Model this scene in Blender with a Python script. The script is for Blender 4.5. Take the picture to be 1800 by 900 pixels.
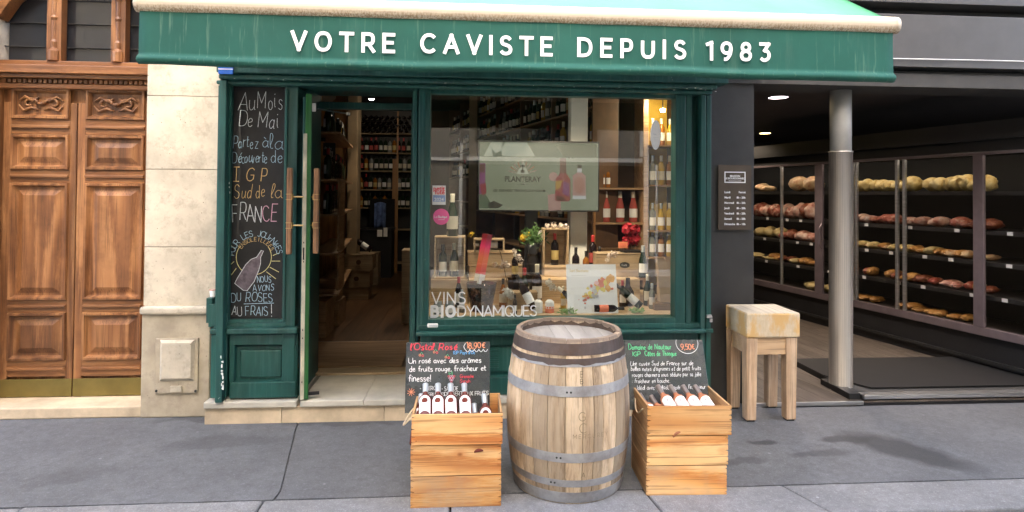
import bpy, math, random
from mathutils import Vector, Matrix, Quaternion
random.seed(7)
R = math.radians
SC = bpy.context.scene
COL = SC.collection
for o in list(bpy.data.objects): bpy.data.objects.remove(o)

# ---------------------------------------------------------------- camera, world, sun, exposure
FPX, CX, CY = 1070.0, 900.0, 323.0            # focal length and principal point, in pixels of a 1800 px wide frame
CAM = Vector((0, -4.6, 1.7))
yw, pt, rl = R(4.3), R(0.9), R(0.45)
FW = Vector((math.sin(yw)*math.cos(pt), math.cos(yw)*math.cos(pt), math.sin(pt)))
r0 = Vector((math.cos(yw), -math.sin(yw), 0)); u0 = r0.cross(FW)
RT = r0*math.cos(rl) + u0*math.sin(rl)
UP = u0*math.cos(rl) - r0*math.sin(rl)
cd = bpy.data.cameras.new('camera'); cam = bpy.data.objects.new('camera', cd); COL.objects.link(cam)
m = Matrix((RT, UP, -FW)).transposed().to_4x4(); m.translation = CAM; cam.matrix_world = m
cd.sensor_width = 36; cd.lens = FPX/1800*36; cd.shift_x = 0; cd.shift_y = (CY-450)/1800
cd.clip_start = .05; cd.clip_end = 2000
SC.camera = cam

SUN_EL, SUN_AZ = 45.0, 0.0                    # elevation; azimuth away from the street side (-Y), in degrees
w = bpy.data.worlds.new('World'); SC.world = w; w.use_nodes = True
nt = w.node_tree; bg = nt.nodes['Background']
sky = nt.nodes.new('ShaderNodeTexSky'); sky.sky_type = 'NISHITA'; sky.sun_disc = False
sky.air_density = 0.8; sky.dust_density = 4.0; sky.ozone_density = 0.4; sky.sun_elevation = R(SUN_EL); sky.sun_rotation = R(180-SUN_AZ)
nt.links.new(sky.outputs[0], bg.inputs[0]); bg.inputs[1].default_value = 0.15
sd = Vector((math.sin(R(SUN_AZ))*math.cos(R(SUN_EL)), -math.cos(R(SUN_AZ))*math.cos(R(SUN_EL)), math.sin(R(SUN_EL))))
sl = bpy.data.lights.new('sun', 'SUN'); sl.energy = 4.0; sl.angle = R(0.5); sl.color = (1, .93, .82)
so = bpy.data.objects.new('sun', sl); COL.objects.link(so); so.rotation_euler = (-sd).to_track_quat('-Z', 'Y').to_euler()
so.location = (0, -6, 14)
SC.view_settings.view_transform = 'Standard'; SC.view_settings.look = 'None'
SC.view_settings.exposure = 3.45; SC.view_settings.gamma = 1.0; SC.view_settings.use_curve_mapping = False

# a pixel of the 1800x900 photograph turned into a point of the place
def ray(u, v): return FW + RT*((u-CX)/FPX) - UP*((v-CY)/FPX)
def P(u, v, Y):
    d = ray(u, v); return CAM + d*((Y-CAM.y)/d.y)
def X(u, v, Y): return P(u, v, Y).x
def Z(u, v, Y): return P(u, v, Y).z
def G(u, v, z=0.0):
    d = ray(u, v); return CAM + d*((z-CAM.z)/d.z)

# ---------------------------------------------------------------- objects
BASE = {}
def root(name, label, cat, loc=(0, 0, 0), rot=(0, 0, 0), group=None):
    o = bpy.data.objects.new(name, None); COL.objects.link(o)
    o.location = loc; o.rotation_euler = rot; o.empty_display_size = .1
    o['label'] = label; o['category'] = cat
    if group: o['group'] = group
    BASE[o.name] = Matrix.Translation(loc) @ Matrix.Rotation(rot[2], 4, 'Z') @ Matrix.Rotation(rot[1], 4, 'Y') @ Matrix.Rotation(rot[0], 4, 'X')
    return o
def tag(o, label, cat, group=None):
    o['label'] = label; o['category'] = cat
    if group: o['group'] = group
    return o
def basis(o):
    while o.parent: o = o.parent
    return BASE.get(o.name, Matrix.Identity(4))
def dup(o, loc=None, rot=None, label=None, group=None, parent=None):
    c = o.copy(); COL.objects.link(c); c.parent = parent
    if loc is not None: c.location = loc
    if rot is not None: c.rotation_euler = rot
    if label: c['label'] = label
    if group: c['group'] = group
    for k in o.children: dup(k, parent=c)
    return c
class MB:
    def __init__(s): s.v = []; s.f = []; s.m = []
    def add(s, vs, fs, mi=0):
        b = len(s.v); s.v += [Vector(p) for p in vs]; s.f += [[b+i for i in f] for f in fs]; s.m += [mi]*len(fs)
        return s
    def box(s, x0, x1, y0, y1, z0, z1, mi=0, M=None):
        if x0 > x1: x0, x1 = x1, x0
        if y0 > y1: y0, y1 = y1, y0
        if z0 > z1: z0, z1 = z1, z0
        vs = [Vector(p) for p in ((x0,y0,z0),(x1,y0,z0),(x1,y1,z0),(x0,y1,z0),(x0,y0,z1),(x1,y0,z1),(x1,y1,z1),(x0,y1,z1))]
        if M: vs = [M @ p for p in vs]
        return s.add(vs, [(0,3,2,1),(4,5,6,7),(0,1,5,4),(1,2,6,5),(2,3,7,6),(3,0,4,7)], mi)
    def lathe(s, prof, n=16, M=None, mi=0, a0=0, a1=None, cap=True):
        full = a1 is None; a1 = 2*math.pi if full else a1
        k = n if full else n+1
        vs = []
        for r, z in prof:
            for i in range(k):
                a = a0+(a1-a0)*i/n; p = Vector((r*math.cos(a), r*math.sin(a), z)); vs.append(M @ p if M else p)
        fs = []
        for j in range(len(prof)-1):
            for i in range(n):
                i2 = (i+1) % k
                fs.append((j*k+i, j*k+i2, (j+1)*k+i2, (j+1)*k+i))
        if cap and full: fs += [tuple(reversed(range(k))), tuple((len(prof)-1)*k+i for i in range(k))]
        return s.add(vs, fs, mi)
    def tube(s, pts, r, n=8, mi=0):
        pts = [Vector(p) for p in pts]; vs = []
        up = Vector((0.123, .3, 1))
        for i, p in enumerate(pts):
            d = (pts[min(i+1, len(pts)-1)]-pts[max(i-1, 0)]).normalized()
            a = d.cross(up).normalized(); b = d.cross(a)
            rr = r[i] if isinstance(r, (list, tuple)) else r
            vs += [p + a*rr*math.cos(t*2*math.pi/n) + b*rr*math.sin(t*2*math.pi/n) for t in range(n)]
        fs = [(j*n+i, j*n+(i+1) % n, (j+1)*n+(i+1) % n, (j+1)*n+i) for j in range(len(pts)-1) for i in range(n)]
        fs += [tuple(reversed(range(n))), tuple((len(pts)-1)*n+i for i in range(n))]
        return s.add(vs, fs, mi)
    def prism(s, poly, y0, y1, mi=0, M=None):      # poly in XZ, extruded along Y
        n = len(poly); vs = [Vector((x, y0, z)) for x, z in poly] + [Vector((x, y1, z)) for x, z in poly]
        if M: vs = [M @ p for p in vs]
        return s.add(vs, [tuple(range(n)), tuple(reversed(range(n, 2*n)))] + [(i, i+n, (i+1) % n+n, (i+1) % n) for i in range(n)], mi)
    def flat(s, poly, z0, z1, mi=0):               # poly in XY, extruded along Z
        n = len(poly); vs = [(x, y, z0) for x, y in poly] + [(x, y, z1) for x, y in poly]
        return s.add(vs, [tuple(reversed(range(n))), tuple(range(n, 2*n))] + [(i, (i+1) % n, (i+1) % n+n, i+n) for i in range(n)], mi)
    def grid(s, fn, nu, nv, mi=0):
        vs = [fn(i/nu, j/nv) for j in range(nv+1) for i in range(nu+1)]
        return s.add(vs, [(j*(nu+1)+i, j*(nu+1)+i+1, (j+1)*(nu+1)+i+1, (j+1)*(nu+1)+i) for j in range(nv) for i in range(nu)], mi)
    def build(s, name, mats, parent=None, local=False, bevel=0, smooth=False, seg=2, fix=False, solid=0):
        me = bpy.data.meshes.new(name)
        vs = s.v
        if parent and not local:
            inv = basis(parent).inverted(); vs = [inv @ p for p in vs]
        me.from_pydata([tuple(p) for p in vs], [], s.f)
        if not isinstance(mats, (list, tuple)): mats = [mats]
        for q in mats: me.materials.append(q)
        me.polygons.foreach_set('material_index', s.m)
        if smooth: me.polygons.foreach_set('use_smooth', [True]*len(s.f))
        if fix:
            import bmesh
            b = bmesh.new(); b.from_mesh(me); bmesh.ops.recalc_face_normals(b, faces=b.faces); b.to_mesh(me); b.free()
        me.update()
        o = bpy.data.objects.new(name, me); COL.objects.link(o); o.parent = parent
        if solid:
            q = o.modifiers.new('solid', 'SOLIDIFY'); q.thickness = solid; q.offset = 0
        if bevel:
            q = o.modifiers.new('bevel', 'BEVEL'); q.width = bevel; q.segments = seg; q.limit_method = 'ANGLE'; q.angle_limit = R(40)
        return o
def bx(name, mats, parent, x0, x1, y0, y1, z0, z1, **k): return MB().box(x0, x1, y0, y1, z0, z1).build(name, mats, parent, **k)
def struct(o): o['kind'] = 'structure'; return o
def stuff(o): o['kind'] = 'stuff'; return o

# ---------------------------------------------------------------- materials
def base_mat(name):
    m = bpy.data.materials.new(name); m.use_nodes = True
    n = m.node_tree; return m, n, n.nodes['Principled BSDF']
def nd(n, t, **k):
    o = n.nodes.new(t)
    for a, b in k.items():
        if a.startswith('i_'):
            key = a[2:].replace('_', ' '); o.inputs[key].default_value = b
        else: setattr(o, a, b)
    return o
def coords(n, scale=(1, 1, 1), rnd=True):
    tc = nd(n, 'ShaderNodeTexCoord'); mp = nd(n, 'ShaderNodeMapping'); mp.inputs['Scale'].default_value = scale
    if rnd:
        oi = nd(n, 'ShaderNodeObjectInfo'); mu = nd(n, 'ShaderNodeMath', operation='MULTIPLY'); mu.inputs[1].default_value = 43.0
        n.links.new(oi.outputs['Random'], mu.inputs[0])
        ad = nd(n, 'ShaderNodeVectorMath', operation='ADD')
        n.links.new(tc.outputs['Object'], ad.inputs[0]); n.links.new(mu.outputs[0], ad.inputs[1])
        n.links.new(ad.outputs[0], mp.inputs[0])
    else: n.links.new(tc.outputs['Object'], mp.inputs[0])
    return mp.outputs[0]
def noise(n, vec, scale, detail=4, rough=.6, dist=0):
    t = nd(n, 'ShaderNodeTexNoise', i_Scale=scale, i_Detail=detail, i_Roughness=rough, i_Distortion=dist)
    n.links.new(vec, t.inputs['Vector']); return t.outputs['Fac']
def ramp(n, fac, stops):
    r = nd(n, 'ShaderNodeValToRGB'); e = r.color_ramp.elements
    while len(e) < len(stops): e.new(.5)
    for k, (p, c) in enumerate(stops):
        e[k].position = p; e[k].color = (*c, 1) if isinstance(c, (tuple, list)) else (c, c, c, 1)
    n.links.new(fac, r.inputs[0]); return r.outputs[0]
def mix(n, fac, a, b, mode='MIX'):
    x = nd(n, 'ShaderNodeMix', data_type='RGBA', blend_type=mode)
    if isinstance(fac, (int, float)): x.inputs[0].default_value = fac
    else: n.links.new(fac, x.inputs[0])
    for i, c in ((6, a), (7, b)):
        if isinstance(c, (tuple, list)): x.inputs[i].default_value = (*c, 1)
        else: n.links.new(c, x.inputs[i])
    return x.outputs[2]
def bump(n, p, h, strength=.3, dist=.01):
    b = nd(n, 'ShaderNodeBump', i_Strength=strength, i_Distance=dist); n.links.new(h, b.inputs['Height']); n.links.new(b.outputs[0], p.inputs['Normal'])
def plain(name, c, rough=.5, metal=0, var=.15, scale=6, bmp=0, bscale=60, spec=.5, streak=None, emis=None, es=0, sheen=0):
    m, n, p = base_mat(name)
    vec = coords(n, streak or (1, 1, 1))
    f = noise(n, vec, scale)
    lo = tuple(max(0, x*(1-var)) for x in c); hi = tuple(min(1, x*(1+var)) for x in c)
    n.links.new(ramp(n, f, [(.3, lo), (.7, hi)]), p.inputs['Base Color'])
    p.inputs['Roughness'].default_value = rough; p.inputs['Metallic'].default_value = metal
    p.inputs['Specular IOR Level'].default_value = spec
    if bmp: bump(n, p, noise(n, vec, bscale, 3), bmp, .004)
    if es: p.inputs['Emission Color'].default_value = (*(emis or c), 1); p.inputs['Emission Strength'].default_value = es
    if sheen: p.inputs['Sheen Weight'].default_value = sheen
    return m
def wood(name, stops, axis=0, scale=9, ring=3.2, knots=0, rough=.65, bmp=.25, dirt=0, dirtc=(.12, .1, .08), rc=.22, lines=.55, hv_=(.78, 1.18)):
    """grain runs along axis (0 X, 1 Y, 2 Z) of the thing"""
    m, n, p = base_mat(name)
    s = [1.0, 1.0, 1.0]; s[axis] = .09
    v = coords(n, s)
    warp = noise(n, v, 2.2, 2)
    mu = nd(n, 'ShaderNodeMath', operation='MULTIPLY_ADD'); mu.inputs[1].default_value = ring*7; n.links.new(warp, mu.inputs[0])
    fine = noise(n, v, scale*14, 5, .7); n.links.new(fine, mu.inputs[2])
    sn = nd(n, 'ShaderNodeMath', operation='SINE')
    m3 = nd(n, 'ShaderNodeMath', operation='MULTIPLY'); m3.inputs[1].default_value = 3.2; n.links.new(mu.outputs[0], m3.inputs[0]); n.links.new(m3.outputs[0], sn.inputs[0])
    ad = nd(n, 'ShaderNodeMath', operation='MULTIPLY_ADD'); ad.inputs[1].default_value = rc; ad.inputs[2].default_value = .5; n.links.new(sn.outputs[0], ad.inputs[0])
    big = noise(n, v, scale*.6, 3)
    a2 = nd(n, 'ShaderNodeMath', operation='ADD'); n.links.new(ad.outputs[0], a2.inputs[0]); n.links.new(big, a2.inputs[1])
    a3 = nd(n, 'ShaderNodeMath', operation='MULTIPLY_ADD'); a3.inputs[1].default_value = .5; n.links.new(a2.outputs[0], a3.inputs[0])
    m4 = nd(n, 'ShaderNodeMath', operation='MULTIPLY'); m4.inputs[1].default_value = .5; n.links.new(fine, m4.inputs[0]); n.links.new(m4.outputs[0], a3.inputs[2])
    a4 = nd(n, 'ShaderNodeMath', operation='SUBTRACT'); n.links.new(a3.outputs[0], a4.inputs[0]); a4.inputs[1].default_value = .245
    c = ramp(n, a4.outputs[0], stops)
    s9 = [26.0, 26.0, 26.0]; s9[axis] = .5
    ln_ = ramp(n, noise(n, coords(n, s9), 4, 3, .6), [(.36, lines), (.47, 0)]); c = mix(n, ln_, c, tuple(q*.45 for q in stops[0][1]))
    oi = nd(n, 'ShaderNodeObjectInfo'); hv = nd(n, 'ShaderNodeHueSaturation')
    mr = nd(n, 'ShaderNodeMapRange'); mr.inputs['To Min'].default_value = hv_[0]; mr.inputs['To Max'].default_value = hv_[1]
    n.links.new(oi.outputs['Random'], mr.inputs['Value']); n.links.new(mr.outputs[0], hv.inputs['Value']); n.links.new(c, hv.inputs['Color']); c = hv.outputs[0]
    if knots:
        s2 = [1.0, 1.0, 1.0]; s2[axis] = .7
        kv = coords(n, s2)
        vo = nd(n, 'ShaderNodeTexVoronoi', i_Scale=knots); n.links.new(kv, vo.inputs['Vector'])
        kf = ramp(n, vo.outputs['Distance'], [(.045, 1), (.10, 0)])
        c = mix(n, kf, c, (.07, .025, .01))
        kf2 = ramp(n, vo.outputs['Distance'], [(.1, .55), (.26, 0)])
        c = mix(n, kf2, c, stops[0][1])
    if dirt:
        d = noise(n, coords(n), 3.2, 5, .65); df = ramp(n, d, [(.45, 0), (.72, dirt)])
        c = mix(n, df, c, dirtc)
    n.links.new(c, p.inputs['Base Color']); p.inputs['Roughness'].default_value = rough
    bump(n, p, a3.outputs[0], bmp, .003)
    return m

def painted(name, c, rough=.38, wear=(.5, .5, .45), amt=.5, dust=.22):
    m, n, p = base_mat(name)
    v = coords(n, (1, 1, .35)); f = noise(n, v, 5, 5)
    col = ramp(n, f, [(.3, tuple(x*.62 for x in c)), (.7, tuple(x*1.45 for x in c))])
    f2 = noise(n, coords(n), 22, 6, .75); w2 = ramp(n, f2, [(.68, 0), (.715, amt)])
    col = mix(n, w2, col, wear)
    f3 = noise(n, coords(n, (14, 14, .6)), 3, 4); w3 = ramp(n, f3, [(.5, 0), (.8, dust)])
    col = mix(n, w3, col, (.2, .27, .25))
    n.links.new(col, p.inputs['Base Color'])
    rr = nd(n, 'ShaderNodeMapRange'); rr.inputs['To Min'].default_value = rough*.75; rr.inputs['To Max'].default_value = rough*1.4
    n.links.new(f, rr.inputs['Value']); n.links.new(rr.outputs[0], p.inputs['Roughness'])
    bump(n, p, f2, .12, .002)
    return m
M = {}
M['green'] = painted('shop_green_paint', (.010, .068, .058))
M['green_edge'] = painted('bright_green_paint', (.02, .11, .025), .3)
M['green_worn'] = painted('worn_green_paint', (.010, .07, .06), .45, (.55, .55, .5), .9)
M['black'] = plain('black_paint', (.012, .012, .013), .5)
M['dark'] = plain('dark_grey_plaster', (.040, .039, .037), .8, bmp=.2, var=.12)
M['darkmetal'] = plain('dark_metal', (.045, .045, .045), .4, .6)
M['white'] = plain('white_plastic', (.72, .72, .7), .4, var=.05)
M['brass'] = plain('brass', (.6, .42, .18), .3, .9)
M['steel'] = plain('steel_trim', (.55, .55, .55), .35, .9, streak=(1, 1, 8))
M['rope'] = plain('rope', (.55, .45, .3), .9, bmp=.6, bscale=300)
M['plinth'] = plain('beige_stone_step', (.54, .43, .29), .75, var=.25, scale=5, bmp=.25, bscale=90)
M['marble'] = plain('worn_marble', (.50, .47, .39), .5, var=.25, scale=3, bmp=.1)
M['paper'] = plain('paper', (.8, .79, .76), .7, var=.03)
M['chalk'] = plain('white_chalk', (.62, .66, .68), .9, var=.3, scale=90)
M['chalkb'] = plain('blue_chalk', (.36, .52, .62), .9, var=.3, scale=90)
M['chalko'] = plain('orange_chalk', (.62, .42, .18), .9, var=.3, scale=90)
M['chalkp'] = plain('pink_chalk', (.62, .35, .45), .9, var=.3, scale=90)
M['chalky'] = plain('yellow_chalk', (.70, .62, .28), .9, var=.3, scale=90)
M['chalkg'] = plain('dim_grey_chalk', (.16, .13, .15), .9, var=.4, scale=25)
M['letter'] = plain('bright_white_vinyl', (.88, .88, .87), .5, var=.02)
M['inkw'] = plain('white_marker', (.80, .80, .80), .6, var=.05)
M['inkr'] = plain('red_marker', (.75, .05, .08), .6, var=.1)
M['inkg'] = plain('green_marker', (.10, .60, .25), .6, var=.1)
M['inkb'] = plain('blue_marker', (.12, .38, .72), .6, var=.1)
M['inko'] = plain('orange_marker', (.80, .28, .14), .6, var=.1)
M['board'] = plain('blackboard', (.020, .019, .018), .75, var=.35, scale=7)
M['lightstone'] = plain('street_stone', (.60, .55, .46), .8, var=.15, bmp=.2)

def stone_mat(name, c, stain=.6):
    m, n, p = base_mat(name)
    v = coords(n); f = noise(n, v, 3.5, 6, .6); f2 = noise(n, v, 40, 5, .7)
    col = ramp(n, f, [(.3, tuple(x*.70 for x in c)), (.55, c), (.75, tuple(min(1, x*1.15) for x in c))])
    d = ramp(n, noise(n, v, 9, 6, .75), [(.50, 0), (.68, stain)]); col = mix(n, d, col, (.30, .25, .19))
    vo = nd(n, 'ShaderNodeTexVoronoi', i_Scale=26); n.links.new(v, vo.inputs['Vector'])
    pit = ramp(n, vo.outputs['Distance'], [(.06, 1), (.12, 0)]); gate = ramp(n, noise(n, v, 6, 2), [(.50, 0), (.56, .9)])
    mm = nd(n, 'ShaderNodeMath', operation='MULTIPLY'); n.links.new(pit, mm.inputs[0]); n.links.new(gate, mm.inputs[1])
    col = mix(n, mm.outputs[0], col, (.12, .10, .08))
    n.links.new(col, p.inputs['Base Color']); p.inputs['Roughness'].default_value = .85
    bump(n, p, f2, .35, .004); return m
M['stone'] = stone_mat('limestone', (.565, .50, .385))
M['stone2'] = stone_mat('dirty_limestone', (.44, .375, .27), .8)

def asphalt(name, c, stains=False):
    m, n, p = base_mat(name)
    v = coords(n, rnd=False)
    f = noise(n, v, 2.2, 6, .6); sp = noise(n, v, 160, 2, .7)
    col = ramp(n, f, [(.3, tuple(x*.8 for x in c)), (.7, tuple(x*1.25 for x in c))])
    col = mix(n, ramp(n, sp, [(.35, .5), (.65, 0)]), col, tuple(x*.45 for x in c))
    col = mix(n, ramp(n, sp, [(.62, 0), (.75, .45)]), col, tuple(x*2.6 for x in c))
    col = mix(n, ramp(n, noise(n, v, 14, 6, .75), [(.36, .6), (.56, 0)]), col, tuple(x*.55 for x in c))
    col = mix(n, ramp(n, noise(n, v, 45, 4, .8), [(.54, 0), (.70, .45)]), col, tuple(x*1.9 for x in c))
    # pale gum spots
    vo = nd(n, 'ShaderNodeTexVoronoi', i_Scale=4.5); n.links.new(v, vo.inputs['Vector'])
    gum = ramp(n, vo.outputs['Distance'], [(.035, .45), (.05, 0)]); col = mix(n, gum, col, tuple(x*2.2 for x in c))
    p.inputs['Roughness'].default_value = .75
    if stains:
        wv = nd(n, 'ShaderNodeTexNoise', i_Scale=5.0, i_Detail=4); n.links.new(v, wv.inputs['Vector'])
        sb = nd(n, 'ShaderNodeVectorMath', operation='SCALE'); sb.inputs['Scale'].default_value = .22
        n.links.new(wv.outputs['Color'], sb.inputs[0])
        va = nd(n, 'ShaderNodeVectorMath', operation='ADD'); n.links.new(v, va.inputs[0]); n.links.new(sb.outputs[0], va.inputs[1])
        for (cx, cy, sx, sy, rot, a) in stains:
            mp = nd(n, 'ShaderNodeMapping', vector_type='TEXTURE')
            mp.inputs['Location'].default_value = (cx+.11, cy+.11, 0.11); mp.inputs['Rotation'].default_value = (0, 0, R(rot)); mp.inputs['Scale'].default_value = (sx, sy, 1)
            n.links.new(va.outputs[0], mp.inputs[0])
            sx_ = nd(n, 'ShaderNodeSeparateXYZ'); n.links.new(mp.outputs[0], sx_.inputs[0])
            cb = nd(n, 'ShaderNodeCombineXYZ'); n.links.new(sx_.outputs[0], cb.inputs[0]); n.links.new(sx_.outputs[1], cb.inputs[1])
            ln = nd(n, 'ShaderNodeVectorMath', operation='LENGTH'); n.links.new(cb.outputs[0], ln.inputs[0])
            col = mix(n, ramp(n, ln.outputs['Value'], [(.55, a), (1.0, 0)]), col, tuple(x*.24 for x in c))
    n.links.new(col, p.inputs['Base Color'])
    bump(n, p, sp, .5, .004); return m
def glassy(name, tint=(1, 1, 1), ior=1.5, rough=0.0, body=None, bodyw=0):
    m = bpy.data.materials.new(name); m.use_nodes = True; n = m.node_tree; n.nodes.clear()
    out = nd(n, 'ShaderNodeOutputMaterial'); tr = nd(n, 'ShaderNodeBsdfTransparent'); tr.inputs[0].default_value = (*tint, 1)
    gl = nd(n, 'ShaderNodeBsdfGlossy'); gl.inputs['Roughness'].default_value = rough
    fr = nd(n, 'ShaderNodeFresnel'); fr.inputs[0].default_value = ior
    src = tr.outputs[0]
    if bodyw:
        df = nd(n, 'ShaderNodeBsdfDiffuse'); df.inputs[0].default_value = (*body, 1)
        v = coords(n); rr = ramp(n, noise(n, v, 4, 5), [(.2, bodyw*.7), (.8, min(1, bodyw*1.3))])
        m1 = nd(n, 'ShaderNodeMixShader'); n.links.new(rr, m1.inputs[0]); n.links.new(tr.outputs[0], m1.inputs[1]); n.links.new(df.outputs[0], m1.inputs[2]); src = m1.outputs[0]
    ge = nd(n, 'ShaderNodeNewGeometry'); iv = nd(n, 'ShaderNodeMath', operation='SUBTRACT'); iv.inputs[0].default_value = 1; n.links.new(ge.outputs['Backfacing'], iv.inputs[1])
    pm = nd(n, 'ShaderNodeMath', operation='MULTIPLY'); n.links.new(fr.outputs[0], pm.inputs[0]); n.links.new(iv.outputs[0], pm.inputs[1])
    mx = nd(n, 'ShaderNodeMixShader'); n.links.new(pm.outputs[0], mx.inputs[0]); n.links.new(src, mx.inputs[1]); n.links.new(gl.outputs[0], mx.inputs[2])
    n.links.new(mx.outputs[0], out.inputs[0]); return m
M['glass'] = glassy('window_glass', (.94, .96, .95), 2.25)
M['cglass'] = glassy('cabinet_glass', (.9, .9, .9), 1.35)
M['acrylic'] = glassy('smoked_acrylic', (.50, .52, .52), 1.5, .04, (.11, .12, .12), .6)
M['oak'] = wood('varnished_oak', [(.25, (.13, .05, .017)), (.5, (.25, .105, .037)), (.75, (.36, .17, .065))], axis=2, scale=8, rough=.42, dirt=.55, dirtc=(.06, .022, .008), rc=.35)
M['oak_h'] = wood('varnished_oak_across', [(.25, (.12, .045, .015)), (.5, (.24, .10, .034)), (.75, (.34, .16, .06))], axis=0, scale=8, rough=.4)
M['pine'] = wood('pine_crate_wood', [(.24, (.48, .16, .035)), (.45, (.68, .33, .105)), (.75, (.80, .50, .22))], axis=0, scale=6, knots=7, rough=.6, dirt=.3, dirtc=(.30, .17, .08), rc=.40, ring=2.2)
M['pine_y'] = wood('pine_side_wood', [(.22, (.36, .17, .06)), (.5, (.52, .30, .13)), (.8, (.60, .40, .21))], axis=1, scale=6, knots=3, rough=.7, dirt=.5)
M['pine_d'] = wood('aged_pine_wood', [(.24, (.50, .17, .035)), (.45, (.66, .33, .10)), (.75, (.74, .47, .22))], axis=0, scale=6, knots=3, rough=.65, dirt=.6, dirtc=(.36, .29, .20), rc=.4, ring=2.2)
M['butcher'] = wood('worn_butcher_block', [(.25, (.46, .39, .28)), (.5, (.58, .50, .37)), (.8, (.66, .59, .46))], axis=1, scale=7, rough=.7, dirt=.0)
M['butcher_leg'] = wood('stool_leg_wood', [(.25, (.40, .24, .13)), (.5, (.58, .40, .25)), (.8, (.68, .52, .36))], axis=2, scale=8, rough=.75, dirt=.5, dirtc=(.22, .17, .12))
M['handlewood'] = wood('old_handle_wood', [(.25, (.13, .055, .022)), (.5, (.26, .125, .055)), (.75, (.38, .20, .10))], axis=2, scale=16, rough=.55)
M['stave'] = wood('barrel_stave_oak', [(.25, (.24, .155, .09)), (.45, (.52, .38, .235)), (.75, (.68, .55, .385))], axis=2, scale=9, rough=.8, bmp=.7, dirt=.6, dirtc=(.20, .15, .105), rc=.16, lines=.3, hv_=(.62, 1.22))
def weathered_rim(m, z0, z1, c):
    n = m.node_tree; p = n.nodes['Principled BSDF']; l = p.inputs['Base Color'].links[0].from_socket
    tc = nd(n, 'ShaderNodeTexCoord'); sx = nd(n, 'ShaderNodeSeparateXYZ'); n.links.new(tc.outputs['Object'], sx.inputs[0])
    nz = noise(n, coords(n, (1, 1, .3)), 14, 4, .7); ad = nd(n, 'ShaderNodeMath', operation='MULTIPLY_ADD'); ad.inputs[1].default_value = .05; n.links.new(nz, ad.inputs[0]); n.links.new(sx.outputs[2], ad.inputs[2])
    mr = nd(n, 'ShaderNodeMapRange'); mr.inputs['From Min'].default_value = z0; mr.inputs['From Max'].default_value = z1; n.links.new(ad.outputs[0], mr.inputs[0])
    mm = nd(n, 'ShaderNodeMath', operation='MULTIPLY'); mm.inputs[1].default_value = .85; n.links.new(mr.outputs[0], mm.inputs[0]); n.links.new(mix(n, mm.outputs[0], l, c), p.inputs['Base Color'])
weathered_rim(M['stave'], .885, .905, (.19, .145, .115))
M['headwood'] = plain('dusty_barrel_head', (.27, .26, .25), .8, var=.35, scale=7, bmp=.4, streak=(1, .15, 1))
M['shelfwood'] = wood('shop_shelf_wood', [(.25, (.20, .11, .05)), (.5, (.30, .18, .09)), (.75, (.38, .24, .13))], axis=0, scale=7, rough=.55)
M['boxwood'] = wood('pale_box_wood', [(.25, (.42, .28, .15)), (.5, (.55, .40, .24)), (.75, (.66, .51, .33))], axis=0, scale=7, rough=.6)
def hoop_mat(name, c, rust):
    m, n, p = base_mat(name); v = coords(n)
    f = noise(n, v, 9, 5, .7); col = ramp(n, f, [(.3, tuple(x*.7 for x in c)), (.7, tuple(x*1.2 for x in c))])
    f2 = noise(n, v, 5, 6, .7); col = mix(n, ramp(n, f2, [(.5, 0), (.7, rust)]), col, (.10, .05, .03))
    n.links.new(col, p.inputs['Base Color']); p.inputs['Metallic'].default_value = .45; p.inputs['Roughness'].default_value = .55
    bump(n, p, noise(n, v, 70, 4), .3, .002); return m
M['hoop'] = hoop_mat('galvanised_hoop', (.36, .36, .36), .35)
M['rusty'] = hoop_mat('rusty_hoop', (.10, .075, .065), .95)
ORD = ['first', 'second', 'third', 'fourth', 'fifth', 'sixth', 'seventh', 'eighth', 'ninth', 'tenth', 'eleventh', 'twelfth', 'thirteenth', 'fourteenth', 'fifteenth', 'sixteenth', 'seventeenth', 'eighteenth', 'nineteenth', 'twentieth', 'twenty-first', 'twenty-second', 'twenty-third', 'twenty-fourth', 'twenty-fifth', 'twenty-sixth', 'twenty-seventh', 'twenty-eighth', 'twenty-ninth', 'thirtieth']
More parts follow.
